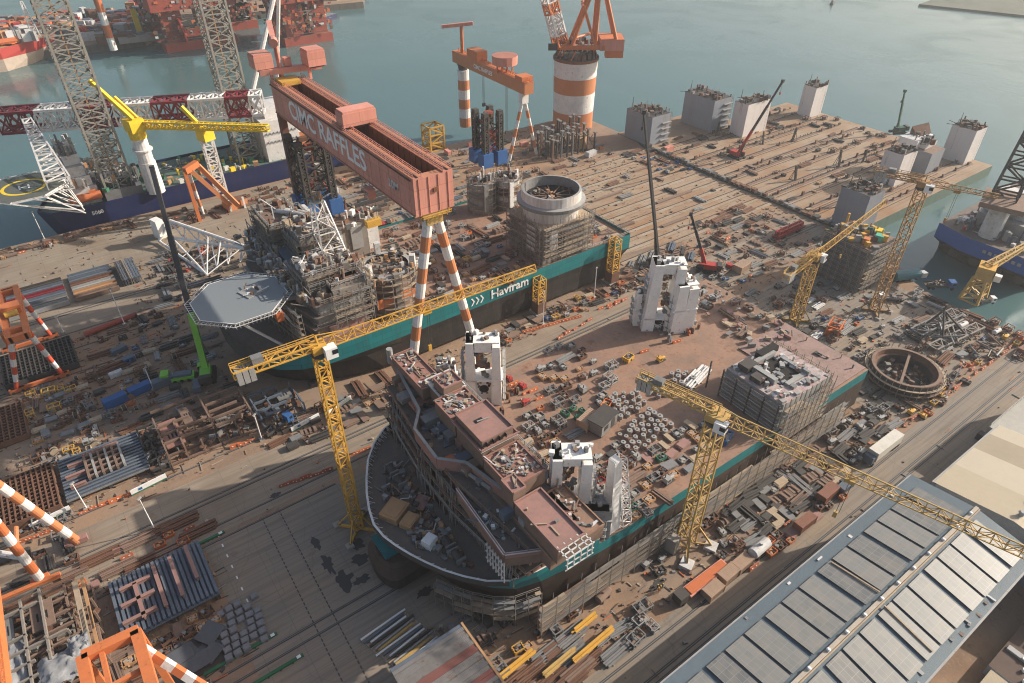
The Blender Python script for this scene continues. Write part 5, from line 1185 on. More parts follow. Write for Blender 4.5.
for a, c in zip(oc, oc[1:] + oc[:1]):
    oa = (hc.x + (a[0] - hc.x) * 1.12, hc.y + (a[1] - hc.y) * 1.12, 24.9); ob = (hc.x + (c[0] - hc.x) * 1.12, hc.y + (c[1] - hc.y) * 1.12, 24.9); b.bar(oa, ob, .3); b.bar((*a, 24.9), oa, .25)
    b.bar((*a, 24.3), (min(hc.x + 17, 5), hc.y + (a[1] - hc.y) * .4, 12), .4, m=offwhite)
for k in range(6): b.bar((hc.x + 4 + k * 1.5, hc.y - 8 + k * 3, 24.2), (2 + k, 310 + k * 3.6, 7), .5, m=offwhite)
part(t, 'helideck_support', b)
b = MB(white)
for (x0, x1, y0, y1, z0, z1, m_) in ((3, 13, 312, 338, 6.5, 14, offwhite), (3, 12, 313, 336, 14, 18, white), (4, 11, 314, 334, 18, 22, offwhite), (5, 11, 317, 331, 22, 26, white), (13, 22, 325, 338, 6.5, 13, offwhite)): b.bx(x0, x1, y0, y1, z0, z1, m_, lightsteel)
part(t, 'superstructure', b)
windows(t, 'window', (3, 312), (13, 312), 10, .9, .9, 1.8); windows(t, 'window', (3.5, 312.98), (12, 312.98), 15.5, .9, .9, 1.8)
b = MB(lightsteel); clutter(b, 120, rect_fn(3, 24, 310, 338, 14), (.5, 2), 4, (white, lightsteel, offwhite, greysteel, tan)); clutter(b, 60, rect_fn(4, 11, 316, 333, 26), (.4, 1.4), 5, (white, lightsteel, greysteel)); part(t, 'deck_gear', b)
b = MB(vividorange); c_ = G(88, 200, 10); b.tube((c_.x - 5.5, 309.6, 10.5), (c_.x + 5.5, 309.6, 10.5), 1.7, n=12); b.tube((c_.x - 7.2, 309.6, 10.7), (c_.x - 5.5, 309.6, 10.5), .5, 1.7, 12); b.bx(c_.x + 1.5, c_.x + 4, 308.9, 310.3, 12, 13, vividorange); part(t, 'lifeboat', b, 'orange lifeboat on the quay side')
def leg_lattice(par, x, y, w, z0, z1, m, seg=5):
    b = MB(m); b.lattice((x, y, z0), (x, y, z1), w, w, seg=seg, c=.42, d=.2, m=m, up=(1, 0, 0), cross=True); b.bar((x, y, z0), (x, y, z1), .5, m=tan, caps=False); part(par, 'jackup_leg', b)
leg_lattice(t, 21, 316, 10.5, -5, 96, mat('leg_grey', (.30, .285, .25), .6, dirt=.5, dirt_col=(.15, .13, .11)))
leg_lattice(t, 78, 323, 10, -5, 100, MATS['leg_grey']); leg_lattice(t, 21, 337, 8, -5, 40, MATS['leg_grey'])
b = MB(darksteel); b.bx(14.5, 29, 309.5, 324, 6.5, 11, greysteel); clutter(b, 130, rect_fn(15, 30, 309, 324, 11), (.5, 2.2), 6, (offwhite, lightsteel, darksteel, greysteel, green, white)); part(t, 'jack_house', b)
b = MB(white); b.bx(84.5, 101, 312, 338, 6.5, 25, white, offwhite); b.bx(88, 100, 316, 334, 25, 29, white, offwhite); b.bx(101, 108, 313, 326, 6.5, 17, stripeorange, offwhite); part(t, 'deckhouse', b, 'white slab sided house amidships')
windows(t, 'window', (85, 311.98), (100.5, 311.98), 19, .9, .9, 1.7); windows(t, 'window', (85, 311.98), (100.5, 311.98), 15, .9, .9, 1.7)
wp = G(165, 203, 6.5); b = MB(white); b.tube((wp.x, wp.y + 14, 6.5), (wp.x, wp.y + 14, 20), 3.6, 3.4, 16); b.tube((wp.x, wp.y + 14, 20), (wp.x, wp.y + 14, 30), 3.0, 3.0, 16); b.tube((wp.x, wp.y + 14, 25), (wp.x, wp.y + 14, 25.6), 4, 4, 16); part(t, 'crane_pillar', b)
py = Vector((wp.x, wp.y + 14, 30)); b = MB(brightyellow); b.tube(py, py + Vector((0, 0, 3)), 3.2, 3.4, 16, brightyellow); b.box(tuple(py + Vector((0, 0, 3))), (6, 6, 5), .3, brightyellow); part(t, 'crane_house', b)
b = MB(brightyellow); b.bar(py + Vector((0, 2, 8)), py + Vector((-9, 10, 22)), 1.2, 1.4); b.bar(py + Vector((0, -2, 8)), py + Vector((-9, 10, 22)), 1.2, 1.4); b.bar(py + Vector((2, 0, 8)), py + Vector((-3, 5, 16)), .9); part(t, 'crane_mast', b)
be = G(268, 128, 38); b = MB(brightyellow); b.lattice(py + Vector((3, 0, 5)), be, 2.6, 2.6, 2, 2, seg=2.6, c=.28, d=.17, m=brightyellow); part(t, 'crane_boom', b)
y2 = G(232, 205, 6.5); y2.y += 14; b = MB(brightyellow); b.lattice((y2.x, y2.y, 6.5), (y2.x, y2.y, 30), 4, 4, seg=3.4, c=.32, d=.2, m=white, up=(1, 0, 0)); b.box((y2.x, y2.y, 30), (5, 5, 4.5), .4, brightyellow); b.bar((y2.x, y2.y, 34), (y2.x - 5, y2.y + 5, 43), 1.3, m=brightyellow); part(t, 'deck_crane', b)
# main heavy lift boom, maroon and white bands, lying level over the deck
b = MB(maroon); ba, bb_ = G(-40, 121, 36), G(262, 100, 36)
ba.z -= 1; bb_.z -= 1; b.lattice(ba, bb_, 9, 8, seg=5, c=.5, d=.28, m=white, m2=(maroon, 14.5), cross=True); part(t, 'main_boom', b, 'level lattice boom in maroon and white bands')
b = MB(MATS['leg_grey']); a_ = G(45, 190, 26); b.lattice(G(60, 185, 26), G(28, 122, 36), 8, 5, 3, 3, seg=4, c=.28, d=.18, m=offwhite); part(t, 'boom_rest', b)
b = MB(white); top = G(275, -8, 75); b.tube(G(248, 112, 30), top, 1.0, n=8); b.tube(G(277, 95, 30), top + Vector((2, 1, 0)), .9, n=8); b.bar(G(258, 70, 45), G(277, 72, 45), .6); part(t, 'boom_gantry', b, 'white raking tubes behind the house')
b = MB(greysteel); clutter(b, 260, rect_fn(30, 120, 309, 338, 6.55), (.4, 2.4), 2.6, (offwhite, lightsteel, greysteel, green, tan, brightyellow)); part(t, 'deck_fittings', b)
for (px, py_) in ((42, 255),):
    pass


# ------------------------------------------------------------------ blue vessel at the right edge
t = thing('vessel', 'blue hulled vessel with a dark lattice crane at the right frame edge', 'ship', (290, 76, -5))
b = MB(vesselblue); HP = [(263, 59), (330, 40), (335, 88), (300, 100), (268, 91)]; HP = [(272, 94), (268.5, 82), (269, 58), (340, 50), (345, 94)]
b.loft([(x, y, 3.5) for x, y in HP], P3(HP, 9.5), vesselblue); b.loft([(x + 8, y, -1.5) for x, y in HP], [(x, y, 3.5) for x, y in HP], brownhull); b.loft([(x + 10, y, -8) for x, y in HP], [(x + 8, y, -1.5) for x, y in HP], blackhull); b.poly(P3(HP, 9.5), darkdeck); part(t, 'hull', b)
for k in range(4): b = MB(rubber); b.tube((275.5, 62 + k * 8, -1), (274, 62 + k * 8, -1), 1.8, n=12, m=darksteel); part(t, 'fender', b)
b = MB(clean_white)
for k in range(7): b.bx(268.3, 268.42, 62 + k * 2.0, 63.2 + k * 2.0, 6.2, 7.4, lightsteel)
part(t, 'name_marking', b)
b = MB(offwhite); b.bx(281, 299, 68, 86, 9.5, 15, lightsteel); b.bx(285, 299, 70, 86, 15, 21, offwhite); clutter(b, 170, rect_fn(273, 305, 60, 90, 9.5), (.5, 2.6), 4.5, (lightsteel, white, greysteel, bluegrey, rigred, offwhite)); part(t, 'superstructure', b)
b = MB(lightsteel); 
for k in range(3): b.lattice((279 + k * 5, 80 - k * 3, 10), (282 + k * 5, 78 - k * 3, 24), 3, seg=2.5, c=.16, d=.1, m=lightsteel)
part(t, 'lattice_frame', b)
b = MB(darksteel); p_ = G(1005, 200, 24); b.box((p_.x, p_.y, 22.5), (16, 14, 1.8), .3, brownsteel); b.lattice(p_ + Vector((-2, 0, 1)), G(1045, 110, 50), 8, 8, 5, 5, seg=5, c=.42, d=.26, m=darksteel); part(t, 'crane_boom', b)
b = MB(darksteel); b.tube((p_.x, p_.y, 9), (p_.x, p_.y, 22.5), 3.4, n=14, m=offwhite); part(t, 'crane_pedestal', b)

# ------------------------------------------------------------------ far side vessels, rigs
t = thing('vessel', 'red hulled ship with white upper works moored at the far yard', 'ship', (-10, 628, -5))
HP = [(34, 640), (26, 650), (-90, 632), (-90, 606), (10, 612), (28, 628)]
HP = [(36, 643), (10, 652), (-90, 640), (-90, 606), (0, 611), (22, 624)]
b = MB(redpaint); b.loft([(x - (5 if x > 20 else 0), y, -6) for x, y in HP], P3(HP, 3), mat('pale_boot', (.45, .36, .29), .7, dirt=.3)); b.loft(P3(HP, 3), [(x + (3 if x > 20 else 0), y, 10) for x, y in HP], redpaint); b.poly([(x + (3 if x > 20 else 0), y, 10) for x, y in HP], tan); part(t, 'hull', b)
b = MB(white)
for (x0, x1, y0, y1, z1, m_) in ((-12, 6, 622, 640, 26, white), (-30, -14, 618, 640, 20, offwhite), (8, 16, 626, 636, 17, offwhite)): b.bx(x0, x1, y0, y1, 10, z1, m_)
clutter(b, 110, rect_fn(-60, 24, 616, 642, 11), (1, 6), 9, (white, offwhite, lightsteel, vividorange, tan, greysteel)); part(t, 'superstructure', b)
b = MB(white)
for x in (-2, 26): b.lattice((x, 632, 10), (x - 1, 632, 34), 5, 5, 1.5, 1.5, seg=4, c=.35, d=.22, m=white)
part(t, 'mast', b)
b = MB(vividorange); b.tube((2, 618, 12.5), (14, 620, 12.5), 2.2, n=10); part(t, 'lifeboat', b)
b = MB(maroon); b.lattice((-80, 660, 44), (46, 668, 44), 10, 9, seg=7, c=.7, d=.45, m=maroon); part(t, 'crane_boom', b)


def rig(label, x0, x1, y0, y1, zc, zt, cols, loc, seed, tall=0):
    rr = random.Random(seed); t = thing('drilling_rig', label, 'rig', loc, 'red rigs at the far quay')
    for y in (y0 + 6, y1 - 6): b = MB(rigred); b.bx(x0, x1, y - 7, y + 7, -8, 1.5, rigred, brownsteel); part(t, 'pontoon', b)
    for x in (x0 + 10, x1 - 10):
        for y in (y0 + 7, y1 - 7): b = MB(rigred); b.bx(x - 7, x + 7, y - 6, y + 6, 1.5, zc, rigred); [b.bx(x - 7.2, x + 7.2, y - 6.2, y + 6.2, 3 + k * 3.4, 3.4 + k * 3.4, brownsteel) for k in range(int((zc - 3) / 3.4))]; part(t, 'column', b)
    b = MB(rigred); b.bx(x0 - 4, x1 + 4, y0 - 4, y1 + 4, zc, zc + 9, rigred, brownsteel); b.bx(x0 + 6, x1 - 8, y0 + 2, y1 - 6, zc + 9, zt, mat('rig_orange', (.48, .13, .05), .6, dirt=.5, dirt_col=(.2, .07, .04))); part(t, 'deck_box', b)
    b = MB(rigred)
    for _ in range(170):
        x, y, z = rr.uniform(x0 - 4, x1 + 4), rr.uniform(y0 - 4, y1 + 4), rr.choice((zc + 9, zt, zt)); b.box((x, y, z), (rr.uniform(1, 5), rr.uniform(1, 5), rr.uniform(1, 7)), rr.uniform(0, 1), rr.choice((rigred, vividorange, offwhite, brownsteel, greysteel, MATS['rig_orange'], darksteel)))
    for _ in range(220):
        f_ = rr.random() < .5; x = rr.uniform(x0, x1) if f_ else x0 + rr.choice((2.6, 3, -4.2)); y = (y0 + rr.choice((.6, -4.2))) if f_ else rr.uniform(y0, y1); b.box((x, y, rr.uniform(4, zc + 8)), (rr.uniform(.5, 3), rr.uniform(.4, 1.4), rr.uniform(.4, 3)), 0, rr.choice((brownsteel, vividorange, rigred, tube_m, rust, offwhite, darksteel)))
    for _ in range(60):
        x, y = rr.uniform(x0, x1), rr.uniform(y0, y1); b.bar((x, y, zt - 4), (x + rr.uniform(-4, 4), y + rr.uniform(-4, 4), zt + rr.uniform(2, 14)), .6, m=rr.choice((vividorange, rigred, offwhite, tube_m)))
    for k in range(6): b.bar((x0 + 14, y0 - .2, 3 + k * 4), (x1 - 14, y0 - .2, 3 + (k + 1) * 4 if k % 2 else 3 + k * 4), .5, m=tube_m)
    part(t, 'topside_equipment', b)
    return t


rig('brown red rig on broad columns with a bright red panel moored at the far quay', 104, 158, 596, 650, 24, 44, 4, (130, 620, -5), 3)
t = [o for o in col.objects if o.name.startswith('drilling_rig')][0]
b = MB(redpaint); c_ = G(206, 42, 9); b.bar((c_.x - 4, 595.5, 2), (c_.x - 6, 595.5, 18), 9, 1.0, redpaint); part(t, 'panel', b, 'bright red panel')
rig('orange rig with scaffolded columns behind the big goliath crane', 184, 224, 560, 602, 26, 40, 4, (204, 580, -5), 5)
rig('dark rig half hidden behind the lattice leg at the far quay', 168, 190, 640, 690, 30, 50, 4, (176, 665, -5), 8)
# far yard clutter: a few individually readable pieces
t = thing('pedestal_crane', 'slim red and white striped crane column on the far quay', 'pedestal crane', G(113, 40, .5)); p = G(113, 50, .5)
b = MB(); striped(b, G(114, 50, .5), G(114, 50, .5) + Vector((0, 0, 52)), 2.6, (white, vividorange), 6, 12); part(t, 'pillar', b); b = MB(darkrust); q = G(114, 50, .5) + Vector((0, 0, 52)); b.box(tuple(q), (9, 9, 6), .3, darkrust); b.lattice(q + Vector((2, 0, 4)), q + Vector((70, 12, 12)), 5, 5, seg=6, c=.5, d=.35, m=maroon, m2=(white, 13)); part(t, 'boom', b)
for (px, py, s_, hh, m_, nm, lab) in ((141, 36, (4, 5), 20, brightyellow, 'yellow_tank', 'upright yellow tank on the far quay'), (146, 40, (38, 10), 4, concrete, 'quay_shed', 'long pale low shed on the far quay edge'), (116, 42, (26, 10), 6, rust, 'scrap_heap', 'rust brown steel heap on the far quay'), (88, 40, (24, 9), 5, offwhite, 'quay_shed', 'off white low shed behind the grey lattice leg')):
    p = G(px, py, .5); b = MB(m_); b.box((p.x, p.y, .5), (s_[0], s_[1], hh), -.1, m_, concrete if nm == 'quay_shed' else m_)
    for k in range(6): b.box((p.x + rnd.uniform(-.45, .45) * s_[0], p.y + rnd.uniform(-.3, .3) * s_[1], .5 + hh), (s_[0] * .14, s_[1] * .3, rnd.uniform(.4, 2)), .2, rnd.choice((m_, greysteel, brownsteel)))
    single(nm, lab, nm.split('_')[1], b, p)
b = MB(greysteel)
for k in range(900):
    px = rnd.uniform(-20, 165); p = G(px, rnd.uniform(2, 38) - (px - 60) * .06, .5)
    if not (p.y > 640 - .04 * p.x and p.y < 745): continue
    b.box((p.x, p.y, .5), (rnd.uniform(2, 9), rnd.uniform(2, 9), rnd.uniform(1.5, 8)), rnd.uniform(0, 3), rnd.choice((brownsteel, offwhite, vividorange, greysteel, tan, rust, redpaint, lightsteel, bluegrey)))
o = b.build('far_yard_stores', loc=(60, 680, .5)); tag(o, 'crowded mass of stores and steel on the far yard', 'stores', kind='stuff')
for (px, py, s_) in ((318, 22, 40), (346, 4, 60)):
    p = G(px, py, -5); b = MB(bluegrey); b.box((p.x, p.y, -5), (s_, 12, 4), .5, navy, greysteel); b.box((p.x - 6, p.y, -1), (s_ * .3, 8, 7), .5, lightsteel); b.box((p.x + 6, p.y + 3, -1), (s_ * .15, 4, 3), .5, offwhite); single('barge', 'small blue and grey work barge beyond the goliath crane' if s_ == 40 else 'dark long barge at the far end of the channel', 'barge', b, p)
p = G(832, 4, -5); b = MB(darksteel); b.box((p.x, p.y, -5), (9, 3, 1.4), .4, darksteel); b.box((p.x, p.y, -3.6), (3, 2, 2), .4, greysteel); b.bar((p.x, p.y, -2), (p.x, p.y, 3), .25, m=darksteel); single('boat', 'tiny dark boat alone on the open water', 'boat', b, p)
# ------------------------------------------------------------------ buildings
def solar_m(name, c1, c2):
    m = bpy.data.materials.new(name); m.use_nodes = True; nt = m.node_tree; N = nt.nodes; L = nt.links; b = N['Principled BSDF']; b.inputs['Roughness'].default_value = .38; b.inputs['Specular IOR Level'].default_value = .5
    tc = N.new('ShaderNodeTexCoord'); br = N.new('ShaderNodeTexBrick'); br.offset = 0; br.inputs['Scale'].default_value = 1; br.inputs['Mortar Size'].default_value = .035; br.inputs['Brick Width'].default_value = 1.12; br.inputs['Row Height'].default_value = 1.7
    br.inputs['Color1'].default_value = (*c1, 1); br.inputs['Color2'].default_value = (*c2, 1); br.inputs['Mortar'].default_value = (.26, .26, .25, 1); L.new(tc.outputs['Object'], br.inputs['Vector'])
    n = N.new('ShaderNodeTexNoise'); n.inputs['Scale'].default_value = .5; n.inputs['Detail'].default_value = 4; L.new(tc.outputs['Object'], n.inputs['Vector'])
    r = N.new('ShaderNodeMapRange'); r.inputs[1].default_value = .4; r.inputs[2].default_value = .7; r.inputs[4].default_value = .35; L.new(n.outputs['Fac'], r.inputs[0])
    x = N.new('ShaderNodeMix'); x.data_type = 'RGBA'; L.new(r.outputs[0], x.inputs[0]); L.new(br.outputs['Color'], x.inputs[6]); x.inputs[7].default_value = (.30, .26, .21, 1); L.new(x.outputs[2], b.inputs['Base Color']); return m


solar = solar_m('dusty_solar_panel', (.175, .176, .166), (.20, .20, .188))
solars = [solar, solar_m('dusty_solar_panel_pale', (.195, .195, .183), (.215, .212, .20)), solar_m('dusty_solar_panel_dark', (.135, .14, .137), (.16, .16, .155))]
roofblue = mat('roof_blue_grey', (.12, .16, .19), .55, dirt=.3, dirt_col=(.10, .12, .135), scale=.15, stripes=('X', 2.2, .5))
wallgrey = mat('shed_wall', (.30, .31, .32), .7, dirt=.3, stripes=('X', 3, .4))
t = thing('warehouse', 'long warehouse with a blue grey roof carrying rows of dusty solar panels', 'warehouse', (40, 17, 0))
wx0, wx1, ye, yr, yf, ze, zr = -70, 132.6, 30.4, 17.0, 4.4, 15.0, 16.9
b = MB(wallgrey); b.bx(wx0, wx1 - .6, yf + .8, ye - .8, 0, ze - .15); b.poly([(wx1 - .6, yf + .8, ze - .15), (wx1 - .6, ye - .8, ze - .15), (wx1 - .6, yr, zr - .2)]); part(t, 'wall', b)
b = MB(roofblue)
b.mesh([(wx0, ye, ze), (wx1, ye, ze), (wx1, yr, zr), (wx0, yr, zr), (wx0, yf, ze), (wx1, yf, ze), (wx0, ye, ze - .3), (wx1, ye, ze - .3), (wx0, yf, ze - .3), (wx1, yf, ze - .3)], [(3, 2, 1, 0), (0, 1, 7, 6), (2, 3, 4, 5)[::-1], (5, 4, 8, 9)], roofblue)
b.mesh([(wx1, ye, ze), (wx1, yr, zr), (wx1, yf, ze), (wx1, yf, ze - .3), (wx1, yr, zr - .3), (wx1, ye, ze - .3)], [(0, 1, 4, 5), (1, 2, 3, 4)], roofblue)
part(t, 'roof', b)
b = MB(offwhite); b.bar((wx0, yr, zr + .25), (wx1, yr, zr + .25), .7, .3, mat('ridge_pale', (.42, .36, .29), .7, dirt=.3)); b.bar((wx0, yr - .55, zr + .1), (wx1, yr - .55, zr + .1), .25, .2, wood); part(t, 'ridge_cap', b)
for k in range(34):
    x = wx1 - 3.0 - k * 5.55
    b = MB(clean_white); b.tube((x, yr, zr + .3), (x, yr, zr + .65), .28, n=10); b.tube((x, yr, zr + .65), (x, yr, zr + .85), .4, .22, 10); 
    if k < 14: part(t, 'roof_vent', b)
def slope_z(y): return ze + (zr - ze) * ((ye - y) / (ye - yr) if y > yr else (y - yf) / (yr - yf))
k = 0; x = wx1 - 3.3
while x > -12 and k < 48:
    wdt = 4.55 if k % 3 else 4.3
    for (ya, yb) in ((ye - 2.6, yr + 1.1), (yr - 1.3, yf + 1.7)):
        sm_ = rnd.choice(solars); b = MB(sm_); za, zb = slope_z(ya) + .34, slope_z(yb) + .34
        b.mesh([(x - wdt, ya, za), (x, ya, za), (x, yb, zb), (x - wdt, yb, zb)], [(0, 1, 2, 3) if ya < yb else (3, 2, 1, 0)], sm_)
        for q in (((x - wdt, ya, za), (x, ya, za)), ((x, ya, za), (x, yb, zb)), ((x - wdt, yb, zb), (x - wdt, ya, za))): b.bar(Vector(q[0]) - Vector((0, 0, .09)), Vector(q[1]) - Vector((0, 0, .09)), .1, .14, darksteel)
        part(t, 'solar_array', b)
    x -= wdt + (.65 if k % 3 else 1.25); k += 1
b = MB(darksteel); b.bar((97, ye - 3, slope_z(ye - 3) + .5), (97.3, yr + 1, zr + .45), .3, .2, wood); b.bar((95.5, yr - 1, zr + .4), (95.3, yf + 2, slope_z(yf + 2) + .5), .3, .2, wood); part(t, 'roof_walkway', b)
b = MB(lightsteel); b.bx(wx0, wx1, ye, ye + .35, ze - .45, ze - .1, lightsteel); b.bx(wx0, wx1, yf - .35, yf, ze - .45, ze - .1, lightsteel); part(t, 'gutter', b)
b = MB(offwhite)
for k in range(26): x_ = rnd.uniform(30, 131); y_ = rnd.choice((ye - rnd.uniform(.6, 2.2), yf + rnd.uniform(.4, 1.4))); b.box((x_, y_, slope_z(y_) + .02), (rnd.uniform(.4, 1.8), rnd.uniform(.2, .8), rnd.uniform(.06, .3)), rnd.choice((0, 1.57)), rnd.choice((offwhite, brownsteel, lightsteel, greysteel)))
part(t, 'roof_fitting', b)

cream = mat('cream_roof', (.50, .42, .30), .7, dirt=.25, dirt_col=(.38, .31, .22), scale=.12, stripes=('X', 1.4, .35))
cream2 = mat('cream_roof_darker', (.40, .33, .235), .7, dirt=.25, dirt_col=(.3, .25, .18), scale=.12, stripes=('X', 1.4, .35))
cream3 = mat('cream_roof_paler', (.56, .485, .365), .7, dirt=.2, dirt_col=(.42, .36, .27), scale=.12, stripes=('X', 1.4, .35))
t = thing('warehouse', 'cream roofed warehouse with toned roof bands beyond the solar roof', 'warehouse', (153, 12, 0))
b = MB(wallgrey); b.bx(138.6, 169, -6, 26.6, 0, 11.8); part(t, 'wall', b)
for (xa, xb, m_) in ((138, 147.5, cream), (147.5, 156.5, cream3), (156.5, 164.5, cream2), (164.5, 169.6, cream3)):
    b = MB(m_); b.mesh([(xa, 27.1, 12), (xb, 27.1, 12), (xb, 11, 14.6), (xa, 11, 14.6), (xa, -8, 12), (xb, -8, 12), (xa, 27.1, 11.7), (xb, 27.1, 11.7)], [(3, 2, 1, 0), (5, 4, 3, 2)[::-1], (0, 1, 7, 6)][:3], m_); part(t, 'roof', b)
b = MB(lightsteel); b.bx(138, 169.6, 27.1, 27.5, 11.6, 11.95, lightsteel)
for k in range(5): b.tube((141 + k * 6.2, 11, 14.5), (141 + k * 6.2, 11, 15.3), .5, n=10, m=lightsteel); b.tube((141 + k * 6.2, 11, 15.3), (141 + k * 6.2, 11, 15.6), .75, .4, 10, m=lightsteel)
part(t, 'gutter_and_vents', b)
b = MB(wallgrey); b.poly([(138.6, -6, 11.8), (138.6, 26.6, 11.8), (138.6, 11, 14.4)][::-1]); part(t, 'gable', b); b = MB(wallgrey); b.poly([(169, -6, 11.8), (169, 26.6, 11.8), (169, 11, 14.4)]); part(t, 'gable', b)
b = MB(darksteel)
for k in range(16): b.bx(139 + k * 1.5, 140.2 + k * 1.5, 28.2, 29.5, 0, rnd.uniform(.8, 2.4), rnd.choice((bluegrey, lightsteel, blue, darksteel)))
tag(b.build('goods_row', loc=(150, 29, 0)), 'row of blue and grey goods lying along the cream warehouse eave', 'goods', kind='stuff')
t = thing('warehouse', 'low pale grey flat roofed annex behind the cream warehouse', 'warehouse', (182, 14, 0)); b = MB(wallgrey); b.bx(170.4, 200, -10, 29, 0, 9.6, wallgrey, mat('pale_roof', (.40, .38, .34), .8, dirt=.3, scale=.1)); part(t, 'wall', b); b = MB(darksteel); b.bx(176, 178, 29.6, 31.4, 0, 2, darksteel); b.rail([(170.5, 28.8), (200, 28.8)], 9.6, 1, 2, .07, m=lightsteel); part(t, 'parapet', b)
t = thing('workshop', 'cream and brown low workshop beyond the solar roof eave', 'workshop', (140, -8, 0)); b = MB(cream); b.bx(128, 160, -12, -1.5, 0, 5.6, wallgrey, cream3); part(t, 'wall', b); b = MB(brownsteel); b.bx(112, 127.4, -16, -.5, 0, 3, wallgrey, mat('brown_felt', (.12, .085, .07), .9, dirt=.3)); part(t, 'annex', b)
b = MB(lightsteel); b.bx(118, 119.2, -8, -1, 3, 3.5, lightsteel); part(t, 'roof_duct', b); b = MB(lightsteel); b.bx(122, 126, -4, -3, 3, 3.6, lightsteel); part(t, 'roof_duct', b)
for k in range(6): b = MB(clean_white); b.tube((114 + k * 2.2, -6 + (k % 3), 3), (114 + k * 2.2, -6 + (k % 3), 3.7), .4, n=8, m=clean_white); part(t, 'roof_vent', b)
b = MB(wallgrey); b.bx(100, 111, -16, -1.2, 0, 3.6, wallgrey, cream2); single('workshop', 'small pinkish roofed lean-to under the solar roof eave', 'workshop', b, (105, -8, 0))
corr = mat('corrugated_grey', (.25, .235, .225), .65, dirt=.4, dirt_col=(.15, .12, .10), rust=.3, scale=.2, stripes=('Y', 1.3, .8))
corr_r = mat('corrugated_red', (.27, .10, .085), .7, dirt=.4, dirt_col=(.17, .10, .08), scale=.2, stripes=('Y', 1.3, .8))
t = thing('shed', 'corrugated shed with grey and red roof stripes at the lower frame edge', 'shed', (25, 52, 0)); b = MB(wallgrey); b.bx(18.6, 32.6, 38, 62.2, 0, 7.4, darksteel); part(t, 'wall', b)
b = MB(corr)
for k in range(32):
    ya, yb = 63.2 - k * .82, 63.2 - (k + 1) * .82; m_ = corr_r if k in (6, 7, 13, 14, 19, 26) else (bluegrey if k == 0 else corr); z_ = 8 + .12 * (k % 2); b.bx(18, 33.2, yb + .03, ya - .03, z_ - .3, z_, m_)
part(t, 'roof', b); b = MB(tan); b.bx(33.25, 33.7, 37, 63.2, 7.7, 8.15, tan); part(t, 'verge_board', b)

# ------------------------------------------------------------------ barge casings and blocks
casgrey = mat('casing_grey', (.23, .25, .285), .6, dirt=.3, dirt_col=(.18, .17, .17), scale=.12, streak=True, rust=.05)
caswhite = mat('casing_white', (.62, .58, .56), .6, dirt=.3, dirt_col=(.44, .38, .36), scale=.12, streak=True, rust=.08)
def casing(label, fr, lf, rt_, top, m, extra=40, z0=0.3, plates=0):
    a, l, r_ = G(*fr, z0), G(*lf, z0), G(*rt_, z0)
    best = min((abs((lambda p: (p - Vector((a.x, a.y, p.z))).length)(G(*top, z * .1))), z * .1) for z in range(30, 500))
    zt = best[1]; x0, x1, y0, y1 = a.x, max(a.x + 4, r_.x), a.y, max(a.y + 5, l.y)
    t = thing('block_tower', label, 'block tower', ((x0 + x1) / 2, (y0 + y1) / 2, z0), 'casings on the barge corners')
    b = MB(m); b.bx(x0, x1, y0, y1, z0, zt, m, darksteel)
    for k in range(1, 4): b.bx(x0 - .05, x1 + .05, y0 - .05, y1 + .05, z0 + (zt - z0) * k / 4, z0 + (zt - z0) * k / 4 + .15, m)
    part(t, 'casing', b)
    b = MB(darksteel); clutter(b, extra, rect_fn(x0, x1, y0, y1, zt), (.5, 2.2), 2.2, (darksteel, rust, greysteel, brownsteel, darksteel)); b.bar((x0 + 2, y1 - 2, zt), (x0 + 2, y1 - 2, zt + 6), .18); b.bar((x0 + 1.2, y1 - 2, zt), (x0 + 2, y1 - 2, zt + 5), .12); part(t, 'roof_fittings', b)
    b = MB(tube_m)
    if plates:
        scaffold(b, (x1 + .1, y0), (x1 + .1, y1), z0, zt, 3, 3, 1.3, 1); 
        for k in range(int((zt - z0) / 3)): b.bx(x0 + (x1 - x0) * .55, x1 + .3, y0 - 1.1, y0 - .05, z0 + 1.5 + k * 3, z0 + 1.8 + k * 3, lightsteel)
    else:
        for k in range(int((zt - z0) / .8)): b.bx(x1 - 1.9, x1 - 1.2, y0 - .12, y0 - .02, z0 + .4 + k * .8, z0 + .5 + k * .8, greysteel)
    part(t, 'access_stair', b)
    return (x0, x1, y0, y1, zt)


casing('slate grey casing behind the orange plate box, stair on its lit side', (649, 146.5), (624.5, 136), (662, 139), (648, 117.5), casgrey, 46, plates=1)
casing('slate grey casing with a mast, between its grey twin and the white casing', (709.5, 132.5), (680, 122), (720, 125), (711, 101), casgrey, 46, plates=1)
casing('white casing by the red based crane', (742, 137.5), (728, 133), (756, 127), (748.5, 105), caswhite, 34)
casing('white casing alone at the seaward barge corner', (809, 117.8), (794, 114.8), (820, 114), (815, 88), caswhite, 26)
casing('big white casing on the barge corner nearest the blue vessel', (963, 164.5), (940, 157), (972, 159), (975, 131), caswhite, 50)
casing('white casing topped with a boat shaped bridge on the basin side', (893, 187), (878, 179), (905, 180), (906, 156), caswhite, 30)
casing('blue grey casing above the dark scaffolded block', (857, 236), (829, 225), (871, 228), (866, 196), casgrey, 40)
p = G(905, 172, 0); t = thing('bridge_block', 'grey white bridge block with a dark raked funnel on the basin side casing', 'ship block', (p.x, p.y, .3))
b = MB(casgrey); b.bx(p.x + 2, p.x + 14, p.y - 8, p.y + 2, .3, 11, casgrey, brownsteel); part(t, 'block', b)
